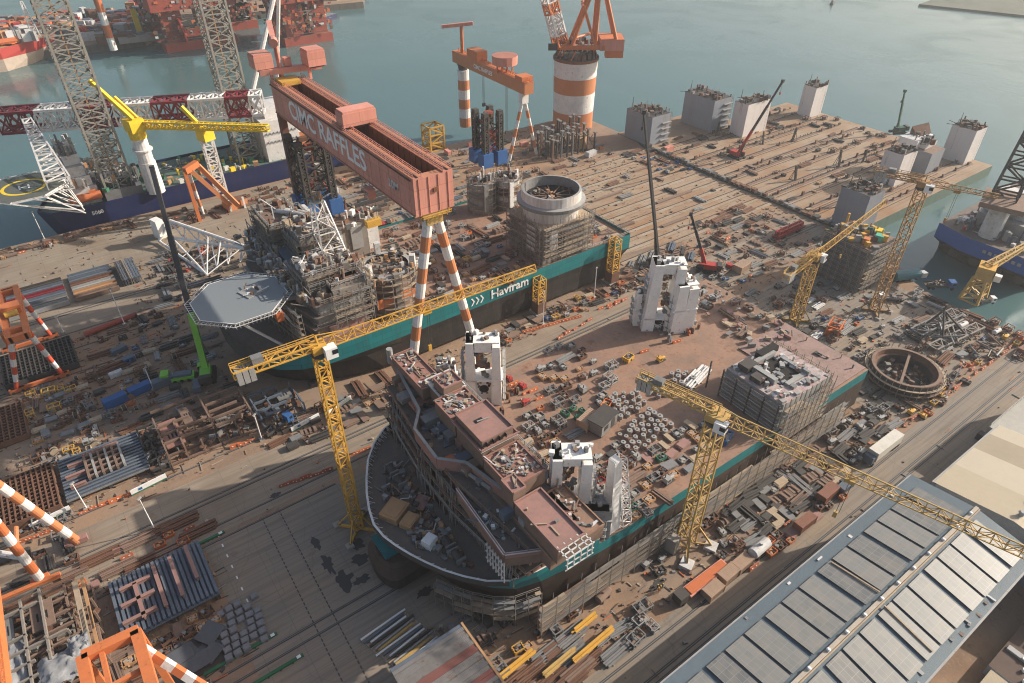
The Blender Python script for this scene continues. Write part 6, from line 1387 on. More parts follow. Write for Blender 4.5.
b = MB(white); b.bx(p.x + 2, p.x + 10, p.y, p.y + 9, 11.2, 14.6, white, offwhite); b.bx(p.x + 5, p.x + 15, p.y - 3, p.y + 5, 11, 13.4, offwhite, darksteel); clutter(b, 40, rect_fn(p.x + 3, p.x + 14, p.y - 6, p.y + 8, 13), (.6, 2.4), 3, (darksteel, rust, greysteel, white)); part(t, 'wheelhouse', b)
b = MB(darksteel); q = Vector((p.x + 9, p.y + 3, 13)); b.mesh([q, q + Vector((8, -1, 2)), q + Vector((9, 2, 6)), q + Vector((0, 5, 5)), q + Vector((0, 5, 0)), q + Vector((8, 3, 2))], [(0, 1, 2, 3), (0, 3, 4), (4, 3, 2, 5), (1, 5, 2), (0, 4, 5, 1)], rust); part(t, 'funnel', b)
# dark scaffolded casing under construction
a, l, r_ = G(855, 293), G(812, 276), G(886, 278)
x0, x1, y0, y1 = a.x, a.x + 15.5, a.y, a.y + 17; zt = 17
t = thing('block_tower', 'dark grey casing under construction wrapped in scaffolding, tarps on top', 'block tower', (x0 + 8, y0 + 8, 0), 'casings on the barge corners')
b = MB(darksteel); b.bx(x0, x1, y0, y1, 0, zt, mat('dark_panel', (.10, .105, .11), .6, dirt=.4, dirt_col=(.06, .055, .05), scale=.4), brownsteel); part(t, 'casing', b)
b = MB(greysteel); clutter(b, 70, rect_fn(x0, x1, y0, y1, zt), (.5, 2.4), 2.6, (greysteel, tan, rust, green, yellow, lightsteel, darksteel)); b.box((x0 + 9, y0 + 2.5, zt), (2.6, 2.6, 2.2), .3, mat('mint_tarp', (.10, .42, .30), .7)); b.box((x0 + 3.5, y0 + 4, zt), (2.2, 2, 2), .3, orange); b.box((x0 + 14, y0 + 6, zt), (3, 3, 1.4), .4, brightyellow); part(t, 'roof_fittings', b)
st = MB(); scaffold(st, (x0, y0 - .2), (x1, y0 - .2), 0, zt, 2, 2.2, 1.4, 1); scaffold(st, (x0 - .2, y0), (x0 - .2, y1), 0, zt, 2, 2.6, 1.2, -1, planks=False); tag(st.build('scaffolding', loc=(x0, y0, 0)), 'tube scaffolding climbing the dark unfinished casing', 'scaffolding')

# ------------------------------------------------------------------ round ring, trusses, towers, drums
rc = G(901, 378); t = thing('ring_section', 'large round rust brown ring section lying open on the ground', 'ring section', rc)
b = MB(brownsteel); b.lathe(rc, [(9.6, 0, darksteel), (9.6, 4.2, rust), (9.4, 4.4, brownsteel), (8.6, 4.4, rust), (8.3, 3.0, rust), (7.6, 2.9, darksteel), (7.5, .2, darksteel), (0, .2, dark)], 40); part(t, 'ring', b)
b = MB(rust); b.bar(rc + Vector((-8, -3, 3.4)), rc + Vector((8, 3, 3.4)), .7, .6, brownsteel); clutter(b, 50, lambda: ((lambda a, r: (rc.x + r * math.cos(a), rc.y + r * math.sin(a), .25))(rnd.uniform(0, 6.28), 7 * rnd.random() ** .5)), (.4, 2), 1.5, (rust, darksteel, brownsteel, tube_m)); part(t, 'cross_beam', b)
b = MB(tube_m)
for k in range(36):
    a = k * math.pi / 18; b.bar((rc.x + 10.6 * math.cos(a), rc.y + 10.6 * math.sin(a), 0), (rc.x + 10.6 * math.cos(a), rc.y + 10.6 * math.sin(a), 5.2), .14, caps=False); a2 = a + math.pi / 18
    for z in (1.6, 3.4): b.bar((rc.x + 10.6 * math.cos(a), rc.y + 10.6 * math.sin(a), z), (rc.x + 10.6 * math.cos(a2), rc.y + 10.6 * math.sin(a2), z), .7, .12, brownsteel if z < 2 else wood)
part(t, 'working_platform', b)
rr = random.Random(11)
for (px, py, n_, sz, lab) in ((945, 335, 14, 10, 'tangle of long grey tube trusses beside the basin quay'), (985, 352, 10, 7, 'heap of pale bent tube frames beside the trusses')):
    c_ = G(px, py); b = MB(lightsteel)
    for k in range(n_):
        a = rr.uniform(0, 6.28); p_ = c_ + Vector((sz * .8 * math.cos(a), sz * .6 * math.sin(a), rr.uniform(.4, 2))); q_ = c_ + Vector((rr.uniform(-sz, sz), rr.uniform(-sz, sz) * .6, rr.uniform(1, 5))); b.tube(p_, q_, rr.uniform(.2, .38), n=8, m=rr.choice((greysteel, tube_m, greysteel, brownsteel)))
    ap = c_ + Vector((-1, 3, 8.5))
    if sz > 9:
        for k in range(4): b.tube(ap, c_ + Vector((8 * math.cos(k * 1.57 + .4), 7 * math.sin(k * 1.57 + .4), .5)), .35, n=8, m=darksteel)
        b.tube(ap, ap + Vector((0, 0, 2)), .25, n=6, m=darksteel)
        b.lattice(c_ + Vector((-13, -2, .6)), c_ + Vector((11, -5, .8)), 3, seg=3, c=.22, d=.16, m=tube_m); b.lattice(c_ + Vector((-10, 5, .6)), c_ + Vector((12, 3, .8)), 4, seg=3.5, c=.22, d=.16, m=greysteel)
    single('truss_heap', lab, 'trusses', b, c_)
b = MB(darksteel); c_ = G(563, 150)
for k in range(9):
    for j in range(5):
        x, y = c_.x - 14 + k * 3.4 + rnd.uniform(-.6, .6), c_.y - 8 + j * 4 + rnd.uniform(-.6, .6); hh = rnd.uniform(8.5, 14); b.tube((x, y, 0), (x, y, hh), .5, n=7, m=rnd.choice((darksteel, darksteel, greysteel, brownsteel)), )
        if rnd.random() < .7: b.bar((x, y, rnd.uniform(2, hh)), (x + 3.4, y, rnd.uniform(2, hh)), .25)
        if rnd.random() < .7: b.bar((x, y, rnd.uniform(2, hh)), (x, y + 4, rnd.uniform(2, hh)), .25)
        b.box((x, y, hh), (1.6, 1.6, .5), 0, greysteel)
single('support_stand', 'thicket of dark steel support posts before the banded pillar crane', 'supports', b, (c_.x, c_.y, 0))

# ------------------------------------------------------------------ steel panels, grids and frames of the yard
def ribbed_panel(label, x0, x1, y0, y1, z, axis, pitch, m, rm, cross=(), group='stiffened steel panels', plate_z=.0):
    t = thing('stiffened_plate', label, 'steel panel', ((x0 + x1) / 2, (y0 + y1) / 2, 0), group); b = MB(m); b.bx(x0, x1, y0, y1, z, z + .3, m); 
    for x in (x0 + .6, (x0 + x1) / 2, x1 - .6):
        for y in (y0 + .6, y1 - .6): b.bx(x - .4, x + .4, y - .4, y + .4, 0, z, darksteel)
    part(t, 'plate', b); b = MB(rm); k = pitch * .5
    while k < ((x1 - x0) if axis == 'Y' else (y1 - y0)) - .1:
        if axis == 'Y': b.bx(x0 + k - .16, x0 + k + .16, y0 + .2, y1 - .2, z + .3, z + .95, rm); b.bx(x0 + k - .3, x0 + k + .3, y0 + .2, y1 - .2, z + .95, z + 1.02, rm)
        else: b.bx(x0 + .2, x1 - .2, y0 + k - .16, y0 + k + .16, z + .3, z + .95, rm); b.bx(x0 + .2, x1 - .2, y0 + k - .3, y0 + k + .3, z + .95, z + 1.02, rm)
        k += pitch
    part(t, 'stiffener', b); b = MB(pinkprimer)
    for (xa, ya, xb, yb) in cross: b.bar((xa, ya, z + 1.5), (xb, yb, z + 1.5), .35, 1.0, pinkprimer); b.bar((xa, ya, z + 2.05), (xb, yb, z + 2.05), .8, .12, pinkprimer)
    if cross: part(t, 'cross_girder', b)
    return t


ribbed_panel('big blue grey ribbed panel with pink girders beside the rails', -21.5, -2.6, 101.8, 118.0, 1.6, 'Y', .95, bluegrey, bluegrey, ((-19.5, 113.5, -13.5, 113.5), (-20, 109.3, -13.5, 109.3), (-20.5, 105, -14, 105), (-16.6, 113.5, -16.6, 104), (-12.4, 116, -12.4, 104), (-9, 116, -9, 104.5), (-5.4, 117, -5.4, 107)))
ribbed_panel('grey ribbed panel with a pale lattice grid on it between grating and frame modules', -25.2, -6.2, 148.2, 163.5, 1.2, 'X', 1.2, greysteel, bluegrey, ((-23.5, 151, -20, 151), (-24, 155, -19.5, 155), (-23, 159, -19.5, 159)))
t = thing('lattice_grid', 'pale welded lattice grid resting on the grey ribbed panel', 'steel grid', (-17, 156, 2.3)); b = MB(brownsteel)
for k in range(6): b.bx(-19.4 + k * 1.6, -18.9 + k * 1.6, 151.5, 160.5, 2.3, 3.4, lightsteel if k % 2 else brownsteel)
for k in range(5): b.bx(-19.4, -10.9, 152 + k * 2, 152.5 + k * 2, 2.4, 3.3, brownsteel)
part(t, 'beam', b); b = MB(wood); b.bx(-19.4, -11, 160.6, 161.1, 2.3, 3.5, pinkprimer); part(t, 'edge_beam', b)
def egg_grid(label, x0, x1, y0, y1, h, nx, ny, m):
    b = MB(m)
    for k in range(nx + 1): x = x0 + (x1 - x0) * k / nx; b.bx(x - .14, x + .14, y0, y1, .2, h, m)
    for k in range(ny + 1): y = y0 + (y1 - y0) * k / ny; b.bx(x0, x1, y - .14, y + .14, .25, h - .12, m)
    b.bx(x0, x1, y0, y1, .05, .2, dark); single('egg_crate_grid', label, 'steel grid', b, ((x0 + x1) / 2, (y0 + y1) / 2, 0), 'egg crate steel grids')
egg_grid('rust brown egg crate grid by the banded tube legs', -41, -26.4, 147.5, 164, 2.6, 13, 12, rust)
egg_grid('dark egg crate grid under the orange gantry legs', -33, -14, 205.5, 222, 2.4, 16, 10, darksteel)
egg_grid('dark egg crate grid behind the ragged crates', -46, -30, 180, 196, 2.0, 12, 12, rust)
def frame_module(label, x0, x1, y0, y1, h, m, seed, plates=()):
    r_ = random.Random(seed); t = thing('frame_module', label, 'steel module', ((x0 + x1) / 2, (y0 + y1) / 2, 0), 'open steel frame modules'); b = MB(m); nx, ny = max(2, int((x1 - x0) / 3.2)), max(2, int((y1 - y0) / 3.2))
    for i in range(nx + 1):
        x = x0 + (x1 - x0) * i / nx
        b.bar((x, y0, .6), (x, y1, .6), .35, .6)
        if r_.random() < .8: ya, yb = sorted((r_.uniform(y0, y1), r_.choice((y0, y1)))); b.bar((x, ya, h), (x, yb, h), .4, .7)
        for j in range(ny + 1):
            y = y0 + (y1 - y0) * j / ny
            if r_.random() < .75: b.bar((x, y, 0), (x, y, h * r_.choice((.5, 1, 1, 1.2))), .38)
    for j in range(ny + 1):
        y = y0 + (y1 - y0) * j / ny; b.bar((x0, y, .7), (x1, y, .7), .35, .6)
        if r_.random() < .75: b.bar((x0, y, h), (x0 + (x1 - x0) * r_.uniform(.5, 1), y, h), .4, .7)
    part(t, 'frame', b); b = MB(pinkprimer)
    for (xa, xb, ya, yb, z, mm) in plates: b.bx(xa, xb, ya, yb, z, z + .3, mm); [b.bx(xa + (xb - xa) * (.25 + .2 * k), xa + (xb - xa) * (.34 + .2 * k), ya + (yb - ya) * .3, ya + (yb - ya) * .6, z + .3, z + .33, dark) for k in range(3)]
    clutter(b, 36, rect_fn(x0, x1, y0, y1, 1), (.4, 1.8), 1.5, (m, rust, brownsteel, greysteel)); part(t, 'plating', b)
frame_module('open brown frame module with a holed pink plate beside the road', -1.5, 11, 147, 165, 5, brownsteel, 1, ((-1.0, 3.5, 149, 160, 4.2, primer), (5, 8, 157, 164, 3.2, brownsteel)))
frame_module('open tan frame module with upright fins nearer the yellow mast', 11.5, 21, 147, 163, 4.6, brownsteel, 2, ((12, 15, 150, 154, 3.6, tube_m),))
frame_module('dark recessed frame between the grey panel and frame modules', -6, -2, 146, 164, 2.2, darksteel, 3)
frame_module('charcoal rack frame beside the white banner fence', 22.5, 34, 146, 158, 3.4, bluegrey, 4, ((24, 28, 148, 151, 2.6, bluegrey), (29, 33, 152, 156, 2.6, greysteel)))
frame_module('sheeted timber and steel module at the left frame edge', -43, -29.2, 95, 122, 5.5, tube_m, 5, ((-41, -38, 112, 120, 4.4, greysteel),))
frame_module('tall brown module between sheeting and ribbed panel', -36.5, -24.5, 100, 121, 4.5, brownsteel, 6, ((-35, -31, 112, 119, 4.6, brownsteel), (-27, -26, 100, 120, 4.8, wood), (-25.4, -24.8, 100, 120, 4.8, tan)))
def sheet(label, x0, x1, y0, y1, z, seed):
    r_ = random.Random(seed); nx, ny = 14, 14; H_ = [[z + r_.uniform(-1.6, 1.6) - 2.4 * ((i / nx - .5) ** 2 + (j / ny - .5) ** 2) for j in range(ny + 1)] for i in range(nx + 1)]
    
    for _s in range(2): H_ = [[sum(H_[max(0, min(nx, i + u))][max(0, min(ny, j + v))] for u in (-1, 0, 1) for v in (-1, 0, 1)) / 9 for j in range(ny + 1)] for i in range(nx + 1)]
    V_ = [(x0 + (x1 - x0) * i / nx + r_.uniform(-.3, .3), y0 + (y1 - y0) * j / ny + r_.uniform(-.3, .3), H_[i][j]) for i in range(nx + 1) for j in range(ny + 1)]
    b = MB(tarp); b.mesh(V_, [(i * (ny + 1) + j, (i + 1) * (ny + 1) + j, (i + 1) * (ny + 1) + j + 1, i * (ny + 1) + j + 1) for i in range(nx) for j in range(ny)], tarp); o = single('tarpaulin', label, 'tarpaulin', b, ((x0 + x1) / 2, (y0 + y1) / 2, z)); 
    for p_ in o.data.polygons: p_.use_smooth = True
sheet('crumpled grey tarpaulin over the module beside the orange column', -41, -36.5, 98, 113, 5.4, 1); sheet('crumpled pale tarpaulin sagging across the brown module', -35, -28, 97.5, 104.5, 6.0, 2); sheet('small pale tarpaulin flap above the sagging one', -29.5, -26, 101, 106, 6.3, 3)
b = MB(mat('charcoal_plate', (.10, .105, .115), .6, dirt=.4, dirt_col=(.06, .06, .06)))
for k in range(9):
    x, y = rnd.uniform(-14, -7), rnd.uniform(88, 95); b.box((x, y, .3 + k * .12), (rnd.uniform(3, 6), rnd.uniform(3, 5.5), .12), rnd.uniform(-.3, .3) + .3)
b.bx(-16, -6, 87.5, 96, 0, .3, darksteel); single('plate_stack', 'spread charcoal steel plates between the orange portal head and slabs', 'steel plates', b, (-11, 92, 0))
pg = []
for i in range(5):
    for j in range(7):
        if rnd.random() < .15: continue
        x, y = -5.5 + i * 1.75 + j * .25, 87.5 + j * 1.75; b = MB(mat('slab_grey', (.20, .20, .21), .7, dirt=.4)); hh = rnd.uniform(.5, 1.2); b.box((0, 0, 0), (1.45, 1.35, hh), rnd.uniform(-.1, .1)); b.box((0, 0, hh), (1.2, 1.1, .12), rnd.uniform(-.2, .2))
        o = b.build('slab_pile', local=True); o.location = (x, y, 0); tag(o, 'small grey slab pile in the rows beside the green kerb rail', 'slab pile', 'grey slab piles in rows'); ORIG[o.name] = Vector((x, y, 0))
for (x0, x1, y, lab) in ((-10.5, 4, 87.2, 'long green kerb rail ending by the slab piles'), (-8, 6.6, 79.8, 'shorter green kerb rail across the crane rails'), (-3, 3, 118.6, 'short green kerb rail at the ribbed panel corner')):
    b = MB(mat('dull_green', (.03, .14, .065), .6, dirt=.3)); b.bx(x0, x1, y - .3, y + .3, 0, .5); b.bx(x1 - 1.3, x1 - .5, y - .32, y + .32, .5, .56, clean_white)
    for k in range(6): b.bx(x0 + (x1 - x0) * k / 6, x0 + (x1 - x0) * k / 6 + .3, y - .5, y + .5, 0, .2, darksteel)
    single('kerb_rail', lab, 'kerb', b, ((x0 + x1) / 2, y, 0))

# ------------------------------------------------------------------ labels by neighbourhood
LM = []
def lm(x, y, name): LM.append((x, y, name))
for x, y, nm in ((27, 101, 'the bright yellow mast'), (88, 54, 'the concrete footed crane'), (184, 93, 'the short yellow crane'), (210, 81, 'the rusty yellow crane'), (188, 58, 'the round ring section'), (217, 62, 'the grey tube trusses'), (203, 92, 'the dark scaffolded casing'), (132, 103, 'the white aft columns'), (128, 68, 'the stern leg block'), (66, 63, 'the starboard white portal'), (71, 107, 'the port white columns'), (140, 45, 'the long white trailer'), (110, 47, 'the scaffolded teal side'), (25, 52, 'the striped shed'), (45, 49, 'the yellow beams'), (62, 50, 'the pipe trestles'), (-12, 110, 'the ribbed panel'), (-33, 110, 'the sheeted module'), (-10, 92, 'the charcoal plates'), (4, 156, 'the holed pink plate'), (16, 156, 'the tan frame module'), (-16, 156, 'the lattice grid'), (-34, 156, 'the rusty grating'), (-22, 213, 'the orange gantry'), (17, 179, 'the lime green crane'), (2, 186, 'the blue containers'), (-12, 255, 'the long panel rows'), (25, 262, 'the white tubular boom'), (53, 285, 'the orange portal'), (86, 268, 'the blue footed tower'), (140, 220, 'the scaffolded drums'), (183, 262, 'the small goliath legs'), (212, 250, 'the dark support posts'), (250, 228, 'the grey casings'), (112, 235, 'the stacked dark girders'), (150, 147, 'the Havfram stern'), (118, 147, 'the Havfram lettering'), (90, 142, 'the striped goliath leg'), (50, 142, 'the Havfram bow'), (185, 133, 'the red crawler crane'), (222, 140, 'the maroon flatbed'), (232, 110, 'the barge hinge'), (230, 45, 'the basin corner'), (100, 103, 'the port deck edge'), (100, 86, 'the deck middle'), (95, 66, 'the starboard deck edge'), (-10, 292, 'the navy bow'), (320, 170, 'the barge middle'), (60, 120, 'the deckhouse wing'), (15, 127, 'the bow road'), (-30, 175, 'the ragged crates'), (165, 45, 'the roadside skips')): lm(x, y, nm)
USED = {}
def say(desc, x, y, group):
    ds = sorted(LM, key=lambda l: (l[0] - x) ** 2 + (l[1] - y) ** 2); a, c = ds[0], ds[1]
    v = Vector((x - a[0], y - a[1], 0)); rel = 'beside' if v.length < 5 else ('beyond' if v.dot(Vector((_sy, _cy, 0))) > abs(v.dot(RT)) else 'in front of' if -v.dot(Vector((_sy, _cy, 0))) > abs(v.dot(RT)) else 'to the right of' if v.dot(RT) > 0 else 'to the left of')
    for cand in (f'{desc} {rel} {a[2]}', f'{desc} between {a[2]} and {c[2]}', f'{desc} {rel} {a[2]}, nearer {c[2]}', f'{desc} {rel} {a[2]}, nearer {ds[2][2]}', f'{desc} {rel} {a[2]}, nearer {ds[3][2]}'):
        if len(cand.split()) <= 16 and cand not in USED: USED[cand] = group; return cand
    cand = f'{desc} among several {rel} {a[2]}'
    return cand


# ------------------------------------------------------------------ prototypes of yard goods
TAKEN = []
PROTO = {}
def proto(key, name, desc, cat, r, fn):
    b = MB(); fn(b); me_o = b.build(name, local=True); PROTO[key] = [me_o, name, desc, cat, r, False]
def place(key, x, y, z=0.0, rz=None, label=None, sc=1.0):
    o, name, desc, cat, r, used = PROTO[key]
    if not used: PROTO[key][5] = True; n = o
    else: n = o.copy(); col.objects.link(n)
    n.location = (x, y, z); n.rotation_euler = (0, 0, rnd.choice((0, 0, 0, 1.5708)) + rnd.uniform(-.12, .12) if rz is None else rz); sc2 = sc * (rnd.uniform(.72, 1.05) if label is None else 1); n.scale = (sc2, sc2, sc2 * rnd.uniform(.8, 1.1))
    n['label'] = label or say(desc, x, y, cat); n['category'] = cat; n['group'] = cat + ' goods in the yard' if z < 5 else cat + ' goods on the ship decks'
    TAKEN.append((x, y, r * sc, z)); return n


def fill(keys, n, rect=None, px=None, z=0.0, tries=30, pack=.8, rz=None):
    """strew N pieces over a yard patch (world rectangle, or the outline of a patch seen in the photograph), none overlapping"""
    f = rect_fn(*rect, z) if rect else poly_fn([tuple(G(*p_, z))[:2] for p_ in px], z)
    for _ in range(n):
        k = rnd.choice(keys); r = PROTO[k][4]
        for _t in range(tries):
            x, y, _z = f()
            if all((x - a) ** 2 + (y - c) ** 2 > ((r + q) * pack) ** 2 or abs(zz - z) > 3 for a, c, q, zz in TAKEN): place(k, x, y, z, rz); break


def bundle(m, L_, n, w, hgt, tubes=False):
    def f(b):
        for s_ in (-.3, .3): b.bx(L_ * s_ - .1, L_ * s_ + .1, -n * w * .5 - .2, n * w * .5 + .2, 0, .2, wood)
        for k in range(n):
            for lv in range(2 if k % 3 else 1):
                y = (k - n / 2 + .5) * w; e = rnd.uniform(-.4, .4); z = .2 + lv * hgt
                if tubes: b.tube((-L_ / 2 + e, y, z + w * .45), (L_ / 2 + e, y, z + w * .45), w * .45, n=8, m=m); b.tube((L_ / 2 + e, y, z + w * .45), (L_ / 2 + e + .02, y, z + w * .45), w * .34, n=8, m=dark)
                else: b.bx(-L_ / 2 + e, L_ / 2 + e, y - w * .42, y + w * .42, z, z + hgt * .16, m); b.bx(-L_ / 2 + e, L_ / 2 + e, y - w * .1, y + w * .1, z + hgt * .16, z + hgt * .84, m); b.bx(-L_ / 2 + e, L_ / 2 + e, y - w * .42, y + w * .42, z + hgt * .84, z + hgt, m)
    return f
def crate(m, sx, sy, h, fillm):
    def f(b):
        b.bx(-sx / 2, sx / 2, -sy / 2, sy / 2, .15, .3, m)
        for (x0, x1, y0, y1) in ((-sx / 2, sx / 2, -sy / 2, -sy / 2 + .12), (-sx / 2, sx / 2, sy / 2 - .12, sy / 2), (-sx / 2, -sx / 2 + .12, -sy / 2 + .12, sy / 2 - .12), (sx / 2 - .12, sx / 2, -sy / 2 + .12, sy / 2 - .12)): b.bx(x0, x1, y0, y1, .3, h, m)
        for x in (-sx / 2 - .06, sx / 2 + .06):
            for y in (-sy / 2 + .3, 0, sy / 2 - .3): b.bx(x - .06, x + .06, y - .08, y + .08, 0, h, m)
        for _ in range(14): b.box((rnd.uniform(-.36, .36) * sx, rnd.uniform(-.36, .36) * sy, .3), (rnd.uniform(.3, sx * .4), rnd.uniform(.3, sy * .4), rnd.uniform(.2, h * .8)), rnd.uniform(0, 3), rnd.choice(fillm))
    return f
def container(m, L_, W_=2.44, H_=2.6, roof=None):
    def f(b):
        b.bx(-L_ / 2, L_ / 2, -W_ / 2, W_ / 2, .15, H_, m, roof or m); n = int(L_ / .5)
        for k in range(n): x = -L_ / 2 + .3 + k * .5; b.bx(x, x + .22, -W_ / 2 - .04, -W_ / 2, .35, H_ - .2, m); b.bx(x, x + .22, W_ / 2, W_ / 2 + .04, .35, H_ - .2, m); b.bx(x, x + .22, -W_ / 2 + .1, W_ / 2 - .1, H_, H_ + .03, roof or m)
        for x in (-L_ / 2, L_ / 2):
            for y in (-W_ / 2, W_ / 2): b.bx(x - .1, x + .1, y - .1, y + .1, 0, H_ + .06, m)
        for y in (-.6, -.2, .2, .6): b.bar((L_ / 2 + .06, y, .4), (L_ / 2 + .06, y, H_ - .2), .06, m=lightsteel)
    return f
def skid(m, sx, sy, h):
    def f(b):
        for x in (-sx / 2, 0, sx / 2):
            for y in (-sy / 2, sy / 2): b.bar((x, y, 0), (x, y, h), .2, m=m)
        for z in (.2, h):
            for y in (-sy / 2, sy / 2): b.bar((-sx / 2, y, z), (sx / 2, y, z), .2, m=m)
            for x in (-sx / 2, 0, sx / 2): b.bar((x, -sy / 2, z), (x, sy / 2, z), .2, m=m)
        b.bar((-sx / 2, -sy / 2, .2), (0, -sy / 2, h), .14, m=m); b.bar((0, sy / 2, h), (sx / 2, sy / 2, .2), .14, m=m)
        for _ in range(9): b.box((rnd.uniform(-.4, .4) * sx, rnd.uniform(-.4, .4) * sy, .3), (rnd.uniform(.4, 1.2), rnd.uniform(.4, 1.2), rnd.uniform(.3, h * .7)), rnd.uniform(0, 1), rnd.choice((m, greysteel, brownsteel, lightsteel)))
    return f
def plates(m, sx, sy, n):
    def f(b):
        for s_ in (-.3, .3): b.bx(-sx / 2, sx / 2, sy * s_ - .12, sy * s_ + .12, 0, .2, wood)
        for k in range(n): b.box((rnd.uniform(-.25, .25), rnd.uniform(-.2, .2), .2 + k * .13), (sx * rnd.uniform(.8, 1), sy * rnd.uniform(.8, 1), .11), rnd.uniform(-.06, .06), m)
    return f
def drum(m, cm):
    def f(b):
        for x in (-.62, .5): b.tube((x, 0, 1.05), (x + .12, 0, 1.05), 1.05, n=16, m=m)
        b.tube((-.5, 0, 1.05), (.5, 0, 1.05), .78, n=14, m=cm); b.bx(-.7, .7, -.9, -.6, 0, .25, wood)
    return f
def spool(m):
    def f(b):
        b.tube((0, 0, .1), (0, 0, 1.5), .74, n=12, m=m); b.tube((0, 0, .45), (0, 0, .6), .79, n=12, m=brownsteel); b.tube((0, 0, 1.0), (0, 0, 1.12), .79, n=12, m=brownsteel); b.tube((0, 0, 1.5), (0, 0, 1.58), .7, n=12, m=lightsteel); b.tube((0, 0, 1.58), (0, 0, 1.66), .22, n=8, m=darksteel); b.bx(-.8, .8, -.8, .8, 0, .1, wood)
    return f
def tankv(m, L_, r):
    def f(b):
        b.tube((-L_ / 2, 0, r + .5), (L_ / 2, 0, r + .5), r, n=14, m=m); b.tube((L_ / 2, 0, r + .5), (L_ / 2 + .4, 0, r + .5), r, r * .55, 14, m); b.tube((-L_ / 2 - .4, 0, r + .5), (-L_ / 2, 0, r + .5), r * .55, r, 14, m)
        for x in (-L_ * .3, L_ * .3): b.bx(x - .2, x + .2, -r, r, 0, r * .7 + .4, darksteel)
        b.tube((0, 0, 2 * r + .4), (0, 0, 2 * r + .9), .3, n=8, m=m)
    return f
def cabin(m, roofm):
    def f(b):
        b.bx(-2, 2, -1.2, 1.2, .2, 2.6, m); b.bx(-2.15, 2.15, -1.35, 1.35, 2.6, 2.75, roofm); b.bx(-1.4, -.4, -1.24, -1.2, 1.1, 2, glass); b.bx(.4, 1.3, -1.24, -1.2, .3, 2.2, darksteel)
        for x in (-1.8, 1.8): b.bx(x - .15, x + .15, -1.2, 1.2, 0, .2, darksteel)
    return f
def barrier(m):
    def f(b):
        b.bx(-1.4, 1.4, -.35, .35, 0, .25, m); b.mesh([(-1.4, -.28, .25), (1.4, -.28, .25), (1.4, .28, .25), (-1.4, .28, .25), (-1.4, -.12, 1.05), (1.4, -.12, 1.05), (1.4, .12, 1.05), (-1.4, .12, 1.05)], [(0, 1, 5, 4), (2, 3, 7, 6), (4, 5, 6, 7), (1, 2, 6, 5), (3, 0, 4, 7)], m); b.bx(-.9, -.5, -.3, .3, .5, .7, clean_white); b.bx(.4, .8, -.3, .3, .5, .7, clean_white)
    return f
def machine(m):
    def f(b):
        b.bx(-1.4, 1.4, -.8, .8, .2, .5, darksteel); b.bx(-1.2, .2, -.7, .7, .5, 1.7, m); b.tube((.3, 0, 1), (1.3, 0, 1), .5, n=10, m=m); b.tube((-.8, .3, 1.7), (-.8, .3, 2.5), .12, n=6, m=darksteel); b.bx(-.9, -.1, -.74, -.7, .8, 1.5, darksteel); b.bar((-1.2, -.7, 1.7), (1.3, -.7, 1.6), .1, m=m)
    return f
def truck(m, bodym):
    def f(b):
        b.bx(-4.2, 4.0, -1.1, 1.1, .85, 1.15, darksteel); b.bx(2.5, 4.4, -1.2, 1.2, .9, 2.9, m); b.bx(4.38, 4.46, -1.05, 1.05, 1.8, 2.7, glass); b.bx(3.2, 4.1, -1.23, 1.23, 1.8, 2.6, glass); b.bx(-4.3, 2.2, -1.25, 1.25, 1.15, 1.3, bodym); 
        for y in (-1.25, 1.2): b.bx(-4.3, 2.2, y, y + .06, 1.3, 1.9, bodym)
        for x in (-3.2, -2, 3.4):
            for y in (-1.2, .9): b.tube((x, y, .5), (x, y + .32, .5), .5, n=12, m=rubber)
        clutter(b, 10, rect_fn(-4, 2, -1, 1, 1.3), (.4, 1.4), .8)
    return f
def car(m):
    def f(b):
        b.mesh([(-2.1, -.85, .35), (2.1, -.85, .35), (2.1, .85, .35), (-2.1, .85, .35), (-2.15, -.85, .9), (2.1, -.85, .8), (2.1, .85, .8), (-2.15, .85, .9)], [(0, 1, 5, 4), (1, 2, 6, 5), (2, 3, 7, 6), (3, 0, 4, 7), (4, 5, 6, 7)], m)
        b.mesh([(-1.8, -.8, .88), (1.0, -.8, .85), (1.0, .8, .85), (-1.8, .8, .88), (-1.2, -.65, 1.45), (.3, -.65, 1.45), (.3, .65, 1.45), (-1.2, .65, 1.45)], [(0, 1, 5, 4), (1, 2, 6, 5), (2, 3, 7, 6), (3, 0, 4, 7)], glass); b.bx(-1.2, .3, -.65, .65, 1.44, 1.5, m)
        for x in (-1.3, 1.3):
            for y in (-.9, .7): b.tube((x, y, .33), (x, y + .2, .33), .33, n=12, m=rubber)
    return f
def aframe(m):
    def f(b):
        b.lattice((-1.2, 0, 0), (0, 0, 8), .7, seg=1.3, c=.1, d=.07, m=m); b.bar((1.6, 1.2, 0), (0, 0, 7), .18, m=m); b.bar((1.6, -1.2, 0), (0, 0, 7), .18, m=m); b.box((0, 0, 8), (.8, .8, .8), 0, rust); b.bx(-2, 2, -.5, .5, 0, .3, darksteel)
    return f
def blockrow(m, n):
    def f(b):
        for k in range(n): b.bx(-n * .7 + k * 1.4, -n * .7 + k * 1.4 + 1.15, -1.3, 1.3, 0, rnd.uniform(.7, 1.1), m); b.bx(-n * .7 + k * 1.4 + .2, -n * .7 + k * 1.4 + .9, -1.0, 1.0, 1.1, 1.25, m)
    return f


